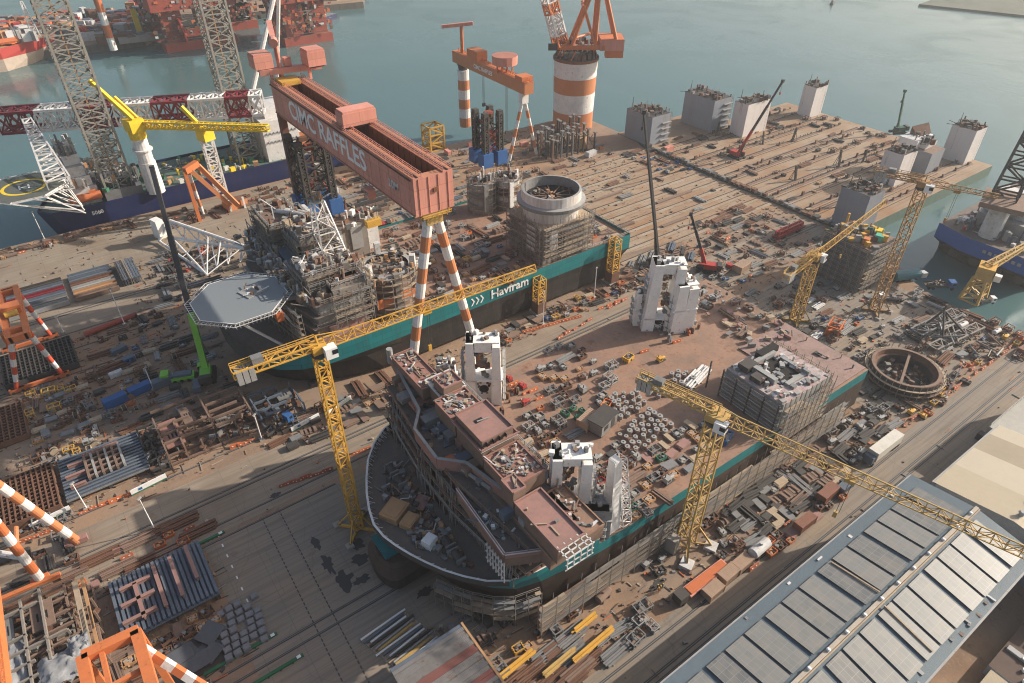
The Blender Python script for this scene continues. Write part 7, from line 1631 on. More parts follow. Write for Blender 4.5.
for key, nm, ds, ct, r, fn in (
    ('bb_rust', 'beam_bundle', 'rusty beam bundle', 'steel beams', 3.4, bundle(rust, 8, 6, .45, .4)), ('bb_brown', 'beam_bundle', 'brown beam bundle', 'steel beams', 3.0, bundle(brownsteel, 7, 5, .5, .45)), ('bb_grey', 'beam_bundle', 'grey beam bundle', 'steel beams', 3.2, bundle(greysteel, 7.5, 6, .45, .4)), ('bb_dark', 'beam_bundle', 'charcoal beam bundle', 'steel beams', 2.6, bundle(darksteel, 6, 5, .5, .5)), ('bb_blue', 'beam_bundle', 'blue grey beam bundle', 'steel beams', 3.2, bundle(bluegrey, 8, 5, .55, .5)), ('bb_light', 'beam_bundle', 'pale steel beam bundle', 'steel beams', 2.6, bundle(lightsteel, 6, 5, .4, .35)),
    ('pb_rust', 'pipe_bundle', 'rusty pipe bundle', 'pipes', 3.4, bundle(rust, 8, 6, .5, .42, True)), ('pb_grey', 'pipe_bundle', 'grey pipe bundle', 'pipes', 3.0, bundle(greysteel, 7, 7, .4, .34, True)), ('pb_white', 'pipe_bundle', 'white pipe bundle', 'pipes', 2.6, bundle(offwhite, 6, 5, .5, .4, True)), ('pb_green', 'pipe_bundle', 'green ended pipe bundle', 'pipes', 2.4, bundle(mat('pale_green', (.25, .36, .28), .6, dirt=.3), 5.5, 6, .36, .3, True)),
    ('cr_rust', 'steel_crate', 'rusty steel crate of scrap', 'crate', 1.6, crate(rust, 2.6, 1.8, 1.2, (rust, brownsteel, greysteel, darksteel))), ('cr_dark', 'steel_crate', 'black steel crate', 'crate', 1.6, crate(darksteel, 2.6, 1.7, 1.3, (darksteel, greysteel, brownsteel))), ('cr_grey', 'steel_crate', 'grey steel crate of fittings', 'crate', 1.5, crate(greysteel, 2.4, 1.7, 1.1, (lightsteel, greysteel, wood))), ('cr_orange', 'open_crate', 'orange steel crate', 'bin', 1.5, crate(vividorange, 2.4, 1.6, 1.2, (rust, greysteel, tan))), ('cr_blue', 'open_crate', 'blue steel crate', 'bin', 1.5, crate(blue, 2.4, 1.6, 1.2, (greysteel, darksteel))), ('cr_tan', 'open_crate', 'tan open timber crate', 'bin', 1.5, crate(tan, 2.4, 1.8, 1.0, (wood, tan, lightsteel))), ('cr_yellow', 'open_crate', 'yellow steel crate', 'bin', 1.4, crate(yellow, 2.2, 1.6, 1.1, (greysteel, rust))), ('cr_green', 'open_crate', 'green steel crate', 'bin', 1.4, crate(green, 2.2, 1.6, 1.2, (greysteel, darksteel))), ('cr_red', 'open_crate', 'red steel crate', 'bin', 1.5, crate(redpaint, 2.4, 1.6, 1.2, (greysteel, rust))),  # coloured and tan ones are open crates too, same build as the steel crates
    ('ct_blue', 'container', 'blue site container', 'container', 3.4, container(blue, 6.1)), ('ct_grey', 'container', 'grey blue site container', 'container', 3.4, container(bluegrey, 6.1)), ('ct_white', 'container', 'white site container', 'container', 3.3, container(offwhite, 6.1)), ('ct_tan', 'container', 'tan ribbed container', 'container', 2.8, container(mat('tan_paint', (.40, .27, .19), .7, dirt=.3), 4.6, 2.6, 2.4)), ('ct_rust', 'container', 'rust red container', 'container', 3.4, container(mat('box_rust', (.27, .12, .08), .7, dirt=.5, dirt_col=(.15, .08, .06)), 6.1)), ('ct_orange', 'container', 'orange container', 'container', 3.3, container(pinkorange, 5.6)),
    ('sk_grey', 'skid_frame', 'grey skid frame', 'skid frame', 2.2, skid(greysteel, 3.6, 2.2, 1.8)), ('sk_rust', 'skid_frame', 'rusty skid frame', 'skid frame', 2.2, skid(rust, 3.6, 2.2, 2.0)), ('sk_yellow', 'skid_frame', 'yellow skid frame', 'skid frame', 2.0, skid(yellow, 3.2, 2, 1.8)), ('sk_orange', 'skid_frame', 'orange skid frame', 'skid frame', 2.2, skid(orange, 3.6, 2.2, 2.4)), ('sk_white', 'skid_frame', 'pale skid frame', 'skid frame', 2.0, skid(lightsteel, 3.2, 2.2, 1.6)), ('sk_green', 'skid_frame', 'green skid frame', 'skid frame', 1.8, skid(green, 2.8, 1.8, 1.6)),
    ('pl_brown', 'plate_stack', 'brown plate stack', 'steel plates', 2.4, plates(brownsteel, 4.4, 2.2, 5)), ('pl_grey', 'plate_stack', 'grey plate stack', 'steel plates', 2.2, plates(greysteel, 4, 2.2, 6)), ('pl_dark', 'plate_stack', 'charcoal plate stack', 'steel plates', 2.0, plates(darksteel, 3.4, 2.2, 7)), ('pl_light', 'plate_stack', 'pale board stack', 'boards', 1.9, plates(wood, 3.4, 1.8, 7)), ('pl_pink', 'plate_stack', 'pink primed plate stack', 'steel plates', 2.3, plates(pinkprimer, 4, 2.4, 5)),
    ('drum', 'cable_drum', 'wooden cable drum', 'cable drum', 1.2, drum(wood, darksteel)), ('drumd', 'cable_drum', 'dark cable drum', 'cable drum', 1.2, drum(brownsteel, darksteel)), ('spool', 'steel_drum', 'pale capped drum', 'drum', .95, spool(mat('drum_pale', (.38, .345, .325), .6, dirt=.7, dirt_col=(.19, .14, .115)))), ('spoolr', 'steel_drum', 'rusty capped drum', 'drum', .95, spool(mat('drum_rust', (.33, .22, .19), .6, dirt=.5, dirt_col=(.16, .1, .08)))),
    ('tank', 'storage_tank', 'white horizontal tank', 'tank', 2.2, tankv(offwhite, 4, 1)), ('tankr', 'storage_tank', 'rusty horizontal tank', 'tank', 2.4, tankv(brownsteel, 4.4, 1.2)), ('cab_w', 'site_cabin', 'small white site cabin', 'cabin', 2.4, cabin(offwhite, lightsteel)), ('cab_b', 'site_cabin', 'small blue site cabin', 'cabin', 2.4, cabin(blue, bluegrey)), ('cab_d', 'site_cabin', 'small dark roofed site cabin', 'cabin', 2.4, cabin(greysteel, darksteel)),
    ('bar', 'safety_barrier', 'orange safety barrier block', 'barrier', 1.3, barrier(vividorange)), ('bard', 'safety_barrier', 'dull red safety barrier block', 'barrier', 1.3, barrier(mat('barrier_dull', (.40, .12, .06), .6, dirt=.4))), ('mc_green', 'generator', 'green generator set', 'generator', 1.7, machine(green)), ('mc_grey', 'generator', 'grey welding machine', 'machine', 1.6, machine(lightsteel)), ('mc_red', 'generator', 'red compressor set', 'machine', 1.6, machine(redpaint)), ('mc_yellow', 'generator', 'yellow winch machine', 'machine', 1.6, machine(yellow)),
    ('truck_w', 'truck', 'white cab flatbed truck', 'truck', 4.4, truck(clean_white, greysteel)), ('truck_r', 'truck', 'red cab flatbed truck', 'truck', 4.4, truck(redpaint, brownsteel)), ('truck_b', 'truck', 'blue cab flatbed truck', 'truck', 4.4, truck(blue, darksteel)), ('car_w', 'car', 'white parked car', 'car', 2.2, car(clean_white)), ('car_d', 'car', 'dark parked car', 'car', 2.2, car(darksteel)), ('af', 'lattice_stand', 'dark leaning lattice stand', 'stand', 2, aframe(darksteel)), ('blk', 'block_row', 'row of pale concrete blocks', 'blocks', 3.2, blockrow(concrete, 4)), ('blkd', 'block_row', 'row of dark keel blocks', 'blocks', 3.0, blockrow(brownsteel, 4)),
): proto(key, nm, ds, ct, r, fn)

# keep-out circles round cranes and columns
for x, y, r in ((27, 101, 6), (88, 54, 7), (183, 93, 6), (210, 81, 6), (59, 131, 4), (84, 131, 4), (117, 147, 4), (150, 147, 4), (17, 179, 7), (188, 57, 13), (174, 147, 5), (184, 133, 5), (280, 197, 5)): TAKEN.append((x, y, r, 0))
DK = ['bb_dark', 'pl_dark', 'cr_dark', 'bb_grey', 'pl_grey', 'blkd']
RU = ['bb_rust', 'bb_brown', 'pb_rust', 'cr_rust', 'sk_rust', 'pl_brown']
MX = RU + DK + ['cr_grey', 'cr_tan', 'pl_light', 'sk_grey', 'sk_white', 'pb_grey', 'cr_orange', 'cr_blue', 'mc_grey', 'bb_light', 'drumd', 'bb_dark', 'pl_dark', 'cr_rust', 'sk_rust', 'pl_brown']
# specific pieces first
def pp(key, px, py, rz=None, label=None, z=0.0, sc=1.0): p_ = G(px, py, z); return place(key, p_.x, p_.y, z, rz, label, sc)
pp('ct_blue', 117, 404, .12, 'faded blue site container nearest the ragged crates'); pp('ct_blue', 141, 392, .12, 'blue site container between the faded one and the grey blue one'); pp('ct_grey', 164, 385, .12, 'grey blue site container nearest the lime green crane'); pp('ct_white', 117, 376, .1, 'small white container behind the blue site containers', sc=.6)
pp('ct_grey', 198, 388, 1.3, 'grey container lying crosswise by the lime green crane', sc=.8); pp('cab_b', 130, 362, .2); pp('ct_grey', 120, 352, .3)
pp('ct_tan', 712, 593, .03, 'ribbed tan container, nearest of three by the rails to the striped shed'); pp('ct_tan', 727, 577, .03, 'ribbed tan container in the middle of three by the rails'); pp('ct_tan', 741, 566, .03, 'plain tan container next to the white tanker'); pp('tank', 758, 553, .03, 'white tanker body beside the rails', sc=1.3)
pp('ct_grey', 844, 489, .03, 'small dark grey container at the roadside stacks', sc=.8); pp('ct_rust', 826, 497, .03, 'rust red container beside the dark grey one'); pp('ct_orange', 668, 151, .05, 'faded orange flat plate box before the slate grey casing', sc=1.0)
b = MB(offwhite); p_ = G(882, 452); b.bx(p_.x - 6, p_.x + 6, p_.y - 1.4, p_.y + 1.4, 1.1, 4.0, mat('trailer_white', (.58, .55, .49), .6, dirt=.5, dirt_col=(.40, .36, .30))); b.bx(p_.x - 7.6, p_.x - 6.2, p_.y - 1.2, p_.y + 1.2, .6, 3, bluegrey); b.bx(p_.x - 6.4, p_.x + 6, p_.y - 1.1, p_.y + 1.1, .8, 1.1, darksteel)
for x in (-6.8, 2.8, 4, 5.2):
    for y in (-1.4, 1.1): b.tube((p_.x + x, p_.y + y, .5), (p_.x + x, p_.y + y + .3, .5), .5, n=12, m=rubber)
single('trailer_truck', 'long white box trailer truck parked on the road by the solar roof', 'truck', b, p_); TAKEN.append((p_.x, p_.y, 7, 0))
p_ = G(703, 583); b = MB(vividorange); b.bx(p_.x - 5.5, p_.x + 7, p_.y - 1.3, p_.y + 1.3, 1.1, 1.5, pinkorange); b.bx(p_.x - 8.6, p_.x - 6, p_.y - 1.2, p_.y + 1.2, .6, 2.8, darksteel); b.bx(p_.x - 5, p_.x + 6.6, p_.y - 1.0, p_.y + 1.0, 1.5, 1.75, vividorange)
for x in (-7.4, 3, 4.4, 5.8):
    for y in (-1.35, 1.05): b.tube((p_.x + x, p_.y + y, .5), (p_.x + x, p_.y + y + .3, .5), .5, n=12, m=rubber)
single('flatbed_truck', 'orange flatbed truck with a black cab beside the concrete crane feet', 'truck', b, p_); TAKEN.append((p_.x, p_.y, 8, 0))
p_ = G(788, 234); b = MB(maroon); b.bx(p_.x - 9, p_.x + 9, p_.y - 1.6, p_.y + 1.6, 1, 1.7, maroon); b.lattice(p_ + Vector((-8, 0, 2.6)), p_ + Vector((8, 0, 2.6)), 1.6, seg=1.8, c=.2, d=.13, m=redpaint)
for x in (-6, -4.5, 4, 5.5): b.tube((p_.x + x, p_.y - 1.6, .5), (p_.x + x, p_.y + 1.6, .5), .5, n=10, m=rubber)
single('flatbed_trailer', 'maroon flatbed loaded with a red boom section beside the barge hinge', 'trailer', b, p_); TAKEN.append((p_.x, p_.y, 9, 0))
p_ = G(905, 279); b = MB(bluegrey); b.tube(p_ + Vector((-5, 2, 2)), p_ + Vector((4, -2, 2)), 1.9, n=14, m=mat('tank_teal', (.06, .17, .20), .5, dirt=.3)); b.box(tuple(p_ + Vector((6, -3, .5))), (2, 2.2, 1.9), -.4, offwhite)
for k in range(4): b.tube(p_ + Vector((-4 + k * 2.4, 3.2 - k * 1, .5)), p_ + Vector((-4.6 + k * 2.4, .2 - k, .5)), .5, n=10, m=rubber)
single('tank_truck', 'dark teal tank truck with a white cab on the basin quay', 'truck', b, p_); TAKEN.append((p_.x, p_.y, 6, 0))
pp('truck_b', 938, 288, -.7, 'grey loaded flatbed truck parked along the basin edge', sc=1.2); pp('truck_w', 890, 300, 2.4, 'white cab flatbed truck carrying pipes behind the rusty yellow crane'); pp('truck_w', 983, 303, -.6, 'white truck at the foot of the harbour crane', sc=.8)
pp('truck_r', 724, 273, .2, 'red cab truck with a long tan trailer beside the red crawler crane'); pp('ct_tan', 741, 270, .12, 'long pale tan trailer box behind the red cab', sc=1.4); pp('truck_b', 279, 429, .3, 'dark blue flatbed parked by the striped banner on the road')
pp('sk_orange', 833, 333, .3, 'tall orange rust skid frame before the short yellow crane', sc=1.7); pp('tankr', 603, 598, .15, 'rust brown horizontal cylinder lying alone on the sand', sc=.8)
# barrier rows
def row(key, p0, p1, n, gap=.12, z=0.0):
    a, c = G(*p0, z), G(*p1, z); rz = math.atan2(c.y - a.y, c.x - a.x)
    for k in range(n):
        if rnd.random() < gap: continue
        q = a + (c - a) * (k / max(1, n - 1)); place(key, q.x, q.y + rnd.uniform(-.2, .2), z, rz + rnd.uniform(-.06, .06))
row('bar', (236, 447), (266, 436), 5); row('bar', (84, 513), (126, 496), 5, .2); row('bard', (284, 486), (342, 466), 9, .1); row('bar', (352, 455), (366, 450), 3); row('bar', (526, 332), (578, 318), 9, .1); row('bard', (560, 338), (624, 300), 10, .3); row('bar', (592, 312), (634, 296), 6, .2); row('bar', (24, 541), (50, 532), 4); row('bar', (644, 352), (676, 342), 6, .2, 14); row('bard', (960, 385), (1010, 348), 8, .3); row('bard', (895, 432), (955, 388), 8, .3); row('bar', (330, 312), (350, 306), 2)
for px, py, rz in ((150, 487, .1), (52, 520, .1), (306, 425, .13), (340, 408, .3)):
    p_ = G(px, py); b = MB(clean_white); b.box((0, 0, .2), (8.5, .35, 1.6), 0, clean_white); b.box((0, -.2, .2), (8.3, .06, .35), 0, green); b.box((-2, -.2, .8), (.9, .06, .7), 0, blue)
    for k in range(5): b.bar((-4 + k * 2, 0, 0), (-4 + k * 2, .9, 0.1), .15, m=greysteel); b.bar((-4 + k * 2, .12, 0), (-4 + k * 2, .12, 1.9), .14, m=greysteel)
    o = b.build('banner_fence', local=True); o.location = p_; o.rotation_euler = (0, 0, rz); tag(o, say('white banner fence with green hem', p_.x, p_.y, 'f'), 'banner fence', 'white banner fences by the road')
for k, (px, py, hh) in enumerate(((87, 509, 9), (155, 530, 11), (154, 390, 8), (64, 333, 6), (125, 325, 14), (45, 240, 12), (594, 298, 12), (945, 398, 13), (543, 325, 13), (722, 279, 8), (690, 300, 9), (100, 520, 0), (262, 440, 9))):
    if not hh: continue
    p_ = G(px, py); t = thing('light_pole', say('slim white floodlight pole', p_.x, p_.y, 'pole'), 'light pole', p_, 'slim yard light poles'); b = MB(clean_white); b.tube(p_, p_ + Vector((0, 0, hh)), .17, .11, 8); part(t, 'pole', b); b = MB(concrete); b.box(tuple(p_), (1.2, 1.2, .6), 0, concrete); part(t, 'footing', b); b = MB(lightsteel); b.box(tuple(p_ + Vector((0, 0, hh))), (1.1, .35, .35), .6, lightsteel); part(t, 'lamp_head', b)
p_ = G(945, 398) + Vector((0, 0, 13)); 
# steel and beams by the lower frame edge
for k in range(17):
    p_ = G(395 + (k % 6) * 7, 640 - (k % 6) * 4 + (k // 6) * 9); x, y = 22.2 + .26 * k, 76.2 - k * .78
    b = MB(); bundle((clean_white, bluegrey, clean_white, darksteel, lightsteel, palyellow)[k % 6], 10.5 - (k % 3), 1, .5, .5, k % 2 == 0)(b); b.bx(-5, 5, -.5, .5, 0, .15, wood); o = b.build('long_beam', local=True); o.location = (x, y, 0); o.rotation_euler = (0, 0, .1 + rnd.uniform(-.06, .06)); TAKEN.append((x, y, 4.5, 0))
    tag(o, say(('white', 'blue grey', 'white', 'charcoal', 'pale steel', 'dusty yellow')[k % 6] + ' long beam in the fan', x, y, 'beam'), 'steel beam', 'long beams fanned out beside the shed')
for (px, py, L_, m_, lab) in ((594, 647, 11, yellow, 'long bright yellow beam on the pipe stacks'), (516, 668, 9, yellow, 'yellow beam at the lower frame edge'), (584, 627, 6, yellow, 'short yellow beam beside the rusty pipes'), (560, 665, 8, palyellow, 'dusty yellow beam low in the stacks')):
    p_ = G(px, py); b = MB(); bundle(m_, L_, 2, .5, .6)(b); o = b.build('long_beam', local=True); o.location = p_ + Vector((0, 0, .5)); o.rotation_euler = (0, 0, .06); b_ = 0; tag(o, lab, 'steel beam', 'yellow beams by the lower edge'); TAKEN.append((p_.x, p_.y, 3, 0))
fill(['pb_rust', 'bb_rust', 'bb_brown', 'pb_grey', 'bb_grey', 'pb_rust'], 26, (36, 58, 43.8, 53), pack=.42, rz=.05)
fill(['sk_rust', 'cr_rust', 'sk_grey', 'cr_tan', 'cr_yellow', 'bb_rust'], 22, (33.8, 56, 43, 56), pack=.62)
fill(['sk_grey', 'pb_grey', 'bb_light', 'sk_white'], 12, (55, 68, 43.5, 48), pack=.6)
# dense stacks beside the starboard scaffolding
fill(DK * 2 + ['cr_grey', 'pl_light', 'blkd', 'bb_brown', 'cr_rust'], 105, (101, 137, 43.8, 54), pack=.5, rz=None)
fill(['bard', 'cr_rust', 'bb_rust', 'pl_pink', 'cr_orange', 'ct_rust'], 26, (94, 132, 40, 44.5), pack=.6, rz=.0)
fill(DK + ['cr_grey', 'mc_grey', 'sk_grey', 'drumd', 'cr_rust', 'bb_dark', 'pl_dark'], 46, (140, 166, 45, 56), pack=.55)
fill(['cr_dark', 'drumd', 'sk_rust', 'pl_dark', 'mc_grey', 'cr_rust'], 16, (76, 100, 46, 55), pack=.8)
fill(['drumd', 'cr_dark', 'sk_grey', 'pl_grey', 'blkd'], 16, (26, 50, 60, 68), pack=.7)
# basin end of the yard
fill(MX, 46, (166, 232, 47, 70), pack=.75); fill(MX + ['pb_white', 'ct_white', 'ct_rust'], 70, (162, 234, 70, 116), pack=.75); fill(['bard', 'cr_orange', 'cr_rust', 'sk_orange', 'cr_dark', 'cr_yellow', 'mc_yellow'], 26, (170, 234, 43.5, 49), pack=.7); fill(['pb_white', 'bb_dark', 'bb_light', 'pb_grey'], 18, (178, 198, 78, 98), pack=.6)
fill(['sk_rust', 'ct_rust', 'bb_rust', 'cr_white' if 'cr_white' in PROTO else 'cr_grey', 'tank'], 16, (222, 236, 40, 62), pack=.7)
# between the vessels and beyond the sterns
fill(MX + ['ct_white', 'sk_yellow', 'cr_orange'], 60, (88, 165, 139.5, 146), pack=.65); fill(['pb_grey', 'bb_dark', 'bb_grey', 'bb_blue', 'pl_dark', 'blkd'], 34, (160, 188, 141, 152), pack=.6, rz=.6); fill(MX + ['bard', 'bar'], 60, (164, 240, 118, 148), pack=.8); fill(['sk_rust', 'bb_dark', 'bard', 'cr_dark', 'bb_rust', 'pb_rust'], 24, (205, 240, 140, 160), pack=.6); fill(MX, 16, (160, 250, 160, 232), pack=1.4)
fill(RU + DK + ['cr_tan', 'sk_grey'], 40, (24, 60, 134, 146), pack=.65)
# left yard
fill(['cr_rust', 'cr_tan', 'pl_light', 'cr_grey', 'mc_grey', 'cr_rust', 'sk_rust', 'sk_grey', 'sk_yellow', 'pl_grey', 'drum', 'pl_brown', 'sk_rust', 'bb_brown'], 60, (-30, -14, 165, 200), pack=.62); fill(MX + ['drum', 'drumd', 'bb_dark', 'cr_dark', 'sk_rust'], 50, (-12, 24, 166, 201), pack=.75); fill(MX, 18, (-8, 16, 202, 224), pack=.8); fill(['bard', 'bb_rust', 'pb_rust', 'cr_orange', 'pl_pink', 'bb_brown'], 30, (-40, -2, 120.2, 128), pack=.6, rz=.0); fill(['cr_rust', 'bb_brown', 'sk_rust', 'pl_brown', 'cr_tan'], 22, (-24, -2, 96, 101), pack=.6); fill(['pl_grey', 'cr_grey', 'bb_rust', 'sk_rust', 'pl_dark'], 22, (-46, -17, 84, 98), pack=.7)
fill(['bb_dark', 'pl_dark', 'sk_grey', 'cr_rust', 'bb_brown'], 20, (-46, -26, 128, 147), pack=.7)
# long panel rows on the quay
for k in range(12):
    y = 246.5 + (k % 6) * 3.3; x0 = -29 if k < 6 else -9; m_ = (lightsteel, greysteel, bluegrey, maroon, bluegrey, darksteel)[k % 6] if k < 6 else (brownsteel, tan, lightsteel, rust, bluegrey, bluegrey)[k % 6]; L_ = 18 if k < 6 else 14
    b = MB(m_); b.bx(x0, x0 + L_, y - 1.2, y + 1.2, .4, 1.0, m_); b.bx(x0, x0 + L_, y - 1.3, y - 1.15, .3, 1.8, m_); b.bx(x0, x0 + L_, y + 1.15, y + 1.3, .3, 1.8, m_)
    for j in range(5): b.bx(x0 + 1 + j * (L_ - 2) / 4 - .2, x0 + 1 + j * (L_ - 2) / 4 + .2, y - 1, y + 1, 0, .4, wood)
    single('long_panel', say({lightsteel: 'pale grey', greysteel: 'grey', bluegrey: 'blue grey', maroon: 'purple red', darksteel: 'charcoal', brownsteel: 'brown', tan: 'tan', rust: 'rusty'}[m_] + ' long channel panel in %s row' % ('first', 'second', 'third', 'fourth', 'fifth', 'sixth')[k % 6], x0 + L_ / 2, y, 'p'), 'steel panel', b, (x0 + L_ / 2, y, 0), 'long channel panels laid in rows'); TAKEN.append((x0 + L_ / 2, y, 7, 0))
b = MB(darksteel)
for k in range(7): b.lattice((7 + k * .9, 247, .3), (7 + k * .9, 263, .3), .6, 4.2, seg=2, c=.14, d=.09, m=rnd.choice((darksteel, bluegrey, tube_m)))
single('lattice_rack', 'rack of upright dark lattice sections at the end of the panel rows', 'lattice rack', b, (10, 255, 0)); TAKEN.append((10, 255, 9, 0))
b = MB(pinkorange); p_ = G(112, 327); b.tube(p_ + Vector((-8, -1, 1)), p_ + Vector((8, 1.4, 1)), .9, n=10, m=rigred); b.bx(p_.x - 7, p_.x - 6, p_.y - 1.4, p_.y + 1, 0, .6, wood); b.bx(p_.x + 5, p_.x + 6, p_.y - .4, p_.y + 2, 0, .6, wood); single('pipe_section', 'long rust red pipe behind the dark grating', 'pipe', b, p_)
fill(['bb_rust', 'bb_brown', 'sk_rust', 'cr_rust', 'pl_brown', 'cr_tan', 'bard'], 34, (-30, 20, 296, 302), pack=.55); fill(['bb_rust', 'sk_rust', 'bb_brown', 'bard', 'cr_rust', 'pb_rust'], 44, (30, 120, 284, 300), pack=.6); fill(['bb_dark', 'sk_grey', 'cr_dark', 'bb_grey', 'pl_dark'], 34, (14, 44, 225, 262), pack=.7)
# white tubular boom lying on the quay
t = thing('tubular_boom', 'white tubular A-frame boom lying across the quay before the navy vessel', 'boom', G(205, 245)); tip_ = G(256, 250, 4.5); b = MB(white)
c1, c2, c3 = G(170, 221, 8.5), G(172, 238, 4), G(159, 241, 1); gd = [G(207, 275, .4), G(217, 268, .4), G(228, 264, .4), G(240, 262, .4)]
b.tube(c1, tip_, .8, .6, 10); b.tube(c2, tip_, .75, .6, 10); b.tube(c3, gd[0], .5, n=8); b.tube(c2, gd[0], .45, n=8); b.tube(c1, c3, .6, n=8); part(t, 'chord', b)
b = MB(white)
for i in range(6):
    f0, f1 = i / 6, (i + 1) / 6; b.tube(c1 + (tip_ - c1) * f0, c2 + (tip_ - c2) * f1, .3, n=7); b.tube(c2 + (tip_ - c2) * f0, c1 + (tip_ - c1) * f0, .28, n=6); b.tube(c2 + (tip_ - c2) * f0, c3 + (gd[0] - c3) * f1, .22, n=6)
for k, q in enumerate(gd): b.tube(q, c2 + (tip_ - c2) * (.3 + .18 * k), .34, n=7); b.tube(q, c1 + (tip_ - c1) * (.45 + .15 * k), .26, n=6)
part(t, 'brace', b); b = MB(white); q = G(163, 236, 0); b.box((q.x, q.y, 0), (5, 4.2, 5), .3, white); part(t, 'heel_block', b); b = MB(clean_white); q = G(160, 232, 4); b.box((q.x, q.y, 3), (3, 4.4, 6.5), .3, clean_white); part(t, 'heel_block', b)
b = MB(darksteel); q = G(195, 262, 0); clutter(b, 70, rect_fn(q.x - 11, q.x + 12, q.y - 7, q.y + 9, 0), (.4, 2.6), 1.4, (darksteel, rust, brownsteel, tube_m, redpaint)); single('scrap_pile', 'dark scrap pile under the white tubular boom', 'scrap', b, q).__setitem__('kind', 'stuff')
# dark girders and stores beyond the Havfram vessel
for k in range(9):
    p_ = G(352 + k * 6, 232 - k * 5.6); b = MB(darksteel)
    for j in range(4): b.bar(p_ + Vector((-9, j * 1.5, 1 + (j % 2))), p_ + Vector((9, j * 1.5, 1 + (j % 2))), .9, 1.6, rnd.choice((darksteel, brownsteel, darksteel, greysteel)))
    for x in (-7, 0, 7): b.bx(p_.x + x - .4, p_.x + x + .4, p_.y - .6, p_.y + 5, 0, .6, wood)
    single('girder_stack', say('dark stack of heavy girders', p_.x, p_.y, 'g'), 'girders', b, p_, 'dark girder stacks beyond the Havfram vessel'); TAKEN.append((p_.x, p_.y, 8, 0))
fill(MX + ['ct_white', 'bb_blue', 'cab_b'], 90, (96, 160, 208.5, 292), pack=.95); fill(MX + ['ct_white'], 50, (160, 236, 236, 286), pack=.9); fill(['bar', 'bb_rust', 'cr_orange', 'pl_pink', 'cr_tan', 'bard'], 26, (110, 160, 218, 226), pack=.6); fill(['sk_orange', 'ct_orange', 'sk_yellow', 'bb_rust'], 10, (165, 212, 268, 290), pack=.9); fill(['af'], 9, (262, 340, 122, 230), z=.3, pack=2.5); fill(['pl_brown', 'cr_rust', 'bb_dark', 'sk_rust', 'bb_rust', 'cr_tan', 'cr_dark', 'pl_light', 'bb_brown'], 40, (258, 330, 122, 232), z=.3, pack=1.0); fill(['cr_dark', 'bb_rust', 'sk_rust', 'bb_dark'], 24, (330, 372, 150, 232), z=.3, pack=1)
fill(['bb_rust', 'bb_dark', 'cr_rust', 'pl_brown', 'mc_grey', 'cr_blue'], 26, (236, 254, 200, 236), pack=.6)
p_ = G(434, 148); b = MB(yellow); b.lattice((p_.x, p_.y, 0), (p_.x, p_.y, 12), 8, seg=4, c=.4, d=.3, m=yellow, up=(1, 0, 0)); b.bar((p_.x - 22, p_.y - 2, 1.2), (p_.x + 4, p_.y - 1, 1.2), 1.6, m=yellow); single('lattice_cage', 'yellow lattice cage with a long arm on the far quay edge', 'lattice cage', b, p_)
p_ = G(580, 148); b = MB(orange); b.tube(p_, p_ + Vector((0, 0, 6)), 4.5, 3.2, 14, tan); single('hopper_tank', 'tan round hopper behind the small goliath striped leg', 'hopper', b, p_ + Vector((-14, 4, 0)))

# ------------------------------------------------------------------ goods on the deck of the Havfram vessel
Z = D2 + .02
for x, y, r in ((70, 160, 9), (131.5, 160.2, 13), (128.5, 197.5, 6), (138, 194.5, 6), (71, 199, 9), (82, 199, 4), (78, 199, 7), (138, 207, 4), (120, 168, 3), (143, 168, 3)): TAKEN.append((x, y, r, Z))
fill(MX + ['cr_tan', 'pl_light', 'sk_yellow', 'mc_grey', 'sk_white', 'cr_rust'], 105, (80, 119, 151, 204), z=Z, pack=.72); fill(['cr_orange', 'sk_rust', 'sk_white', 'cr_tan', 'pl_light', 'cr_grey', 'sk_grey', 'mc_grey'], 44, (144, 157, 151, 203), z=Z, pack=.7); fill(MX, 14, (119, 144, 171, 190), z=Z, pack=.7)
# ------------------------------------------------------------------ goods on the deck of the near vessel
Z = DZ + .02
for x, y, r in ((71, 107, 8), (66.5, 63.8, 9), (132.5, 103.5, 10)): TAKEN.append((x, y, r, Z))
fill(['spool', 'spool', 'spoolr'], 46, px=[(612, 397), (640, 392), (645, 408), (618, 422), (608, 412)], z=Z, pack=.82)
fill(['spool', 'spool', 'spoolr'], 66, px=[(618, 436), (650, 412), (672, 428), (640, 452), (622, 450)], z=Z, pack=.82)
fill(['spool', 'spoolr'], 14, px=[(652, 392), (664, 383), (678, 394), (662, 402)], z=Z, pack=.9); fill(['spool', 'spoolr'], 12, px=[(666, 378), (684, 372), (696, 382), (680, 388)], z=Z, pack=.9)
for px, py in ((693, 381), (700, 376)): pp('pb_white', px, py, .25, z=Z, label='long white pipes with green ends lying on the open deck' if px == 693 else 'second white pipe pair nearer the stern block', sc=1.3)
fill(['pl_light', 'cr_tan', 'pl_pink', 'cr_grey', 'pl_light', 'pl_grey'], 40, px=[(660, 440), (700, 422), (722, 440), (690, 470), (668, 470)], z=Z, pack=.7)
fill(['sk_grey', 'cr_green', 'cr_rust', 'pl_pink', 'mc_grey', 'sk_rust', 'cr_grey', 'bb_brown', 'cr_tan'], 46, px=[(618, 470), (650, 445), (676, 475), (660, 505), (632, 520)], z=Z, pack=.68)
fill(['mc_green', 'sk_grey', 'cr_green'], 7, px=[(556, 402), (580, 398), (584, 418), (560, 420)], z=Z, pack=.8); fill(['cr_red', 'bar', 'cr_orange', 'mc_red', 'sk_orange'], 16, px=[(506, 378), (540, 392), (545, 420), (512, 402)], z=Z, pack=.8)
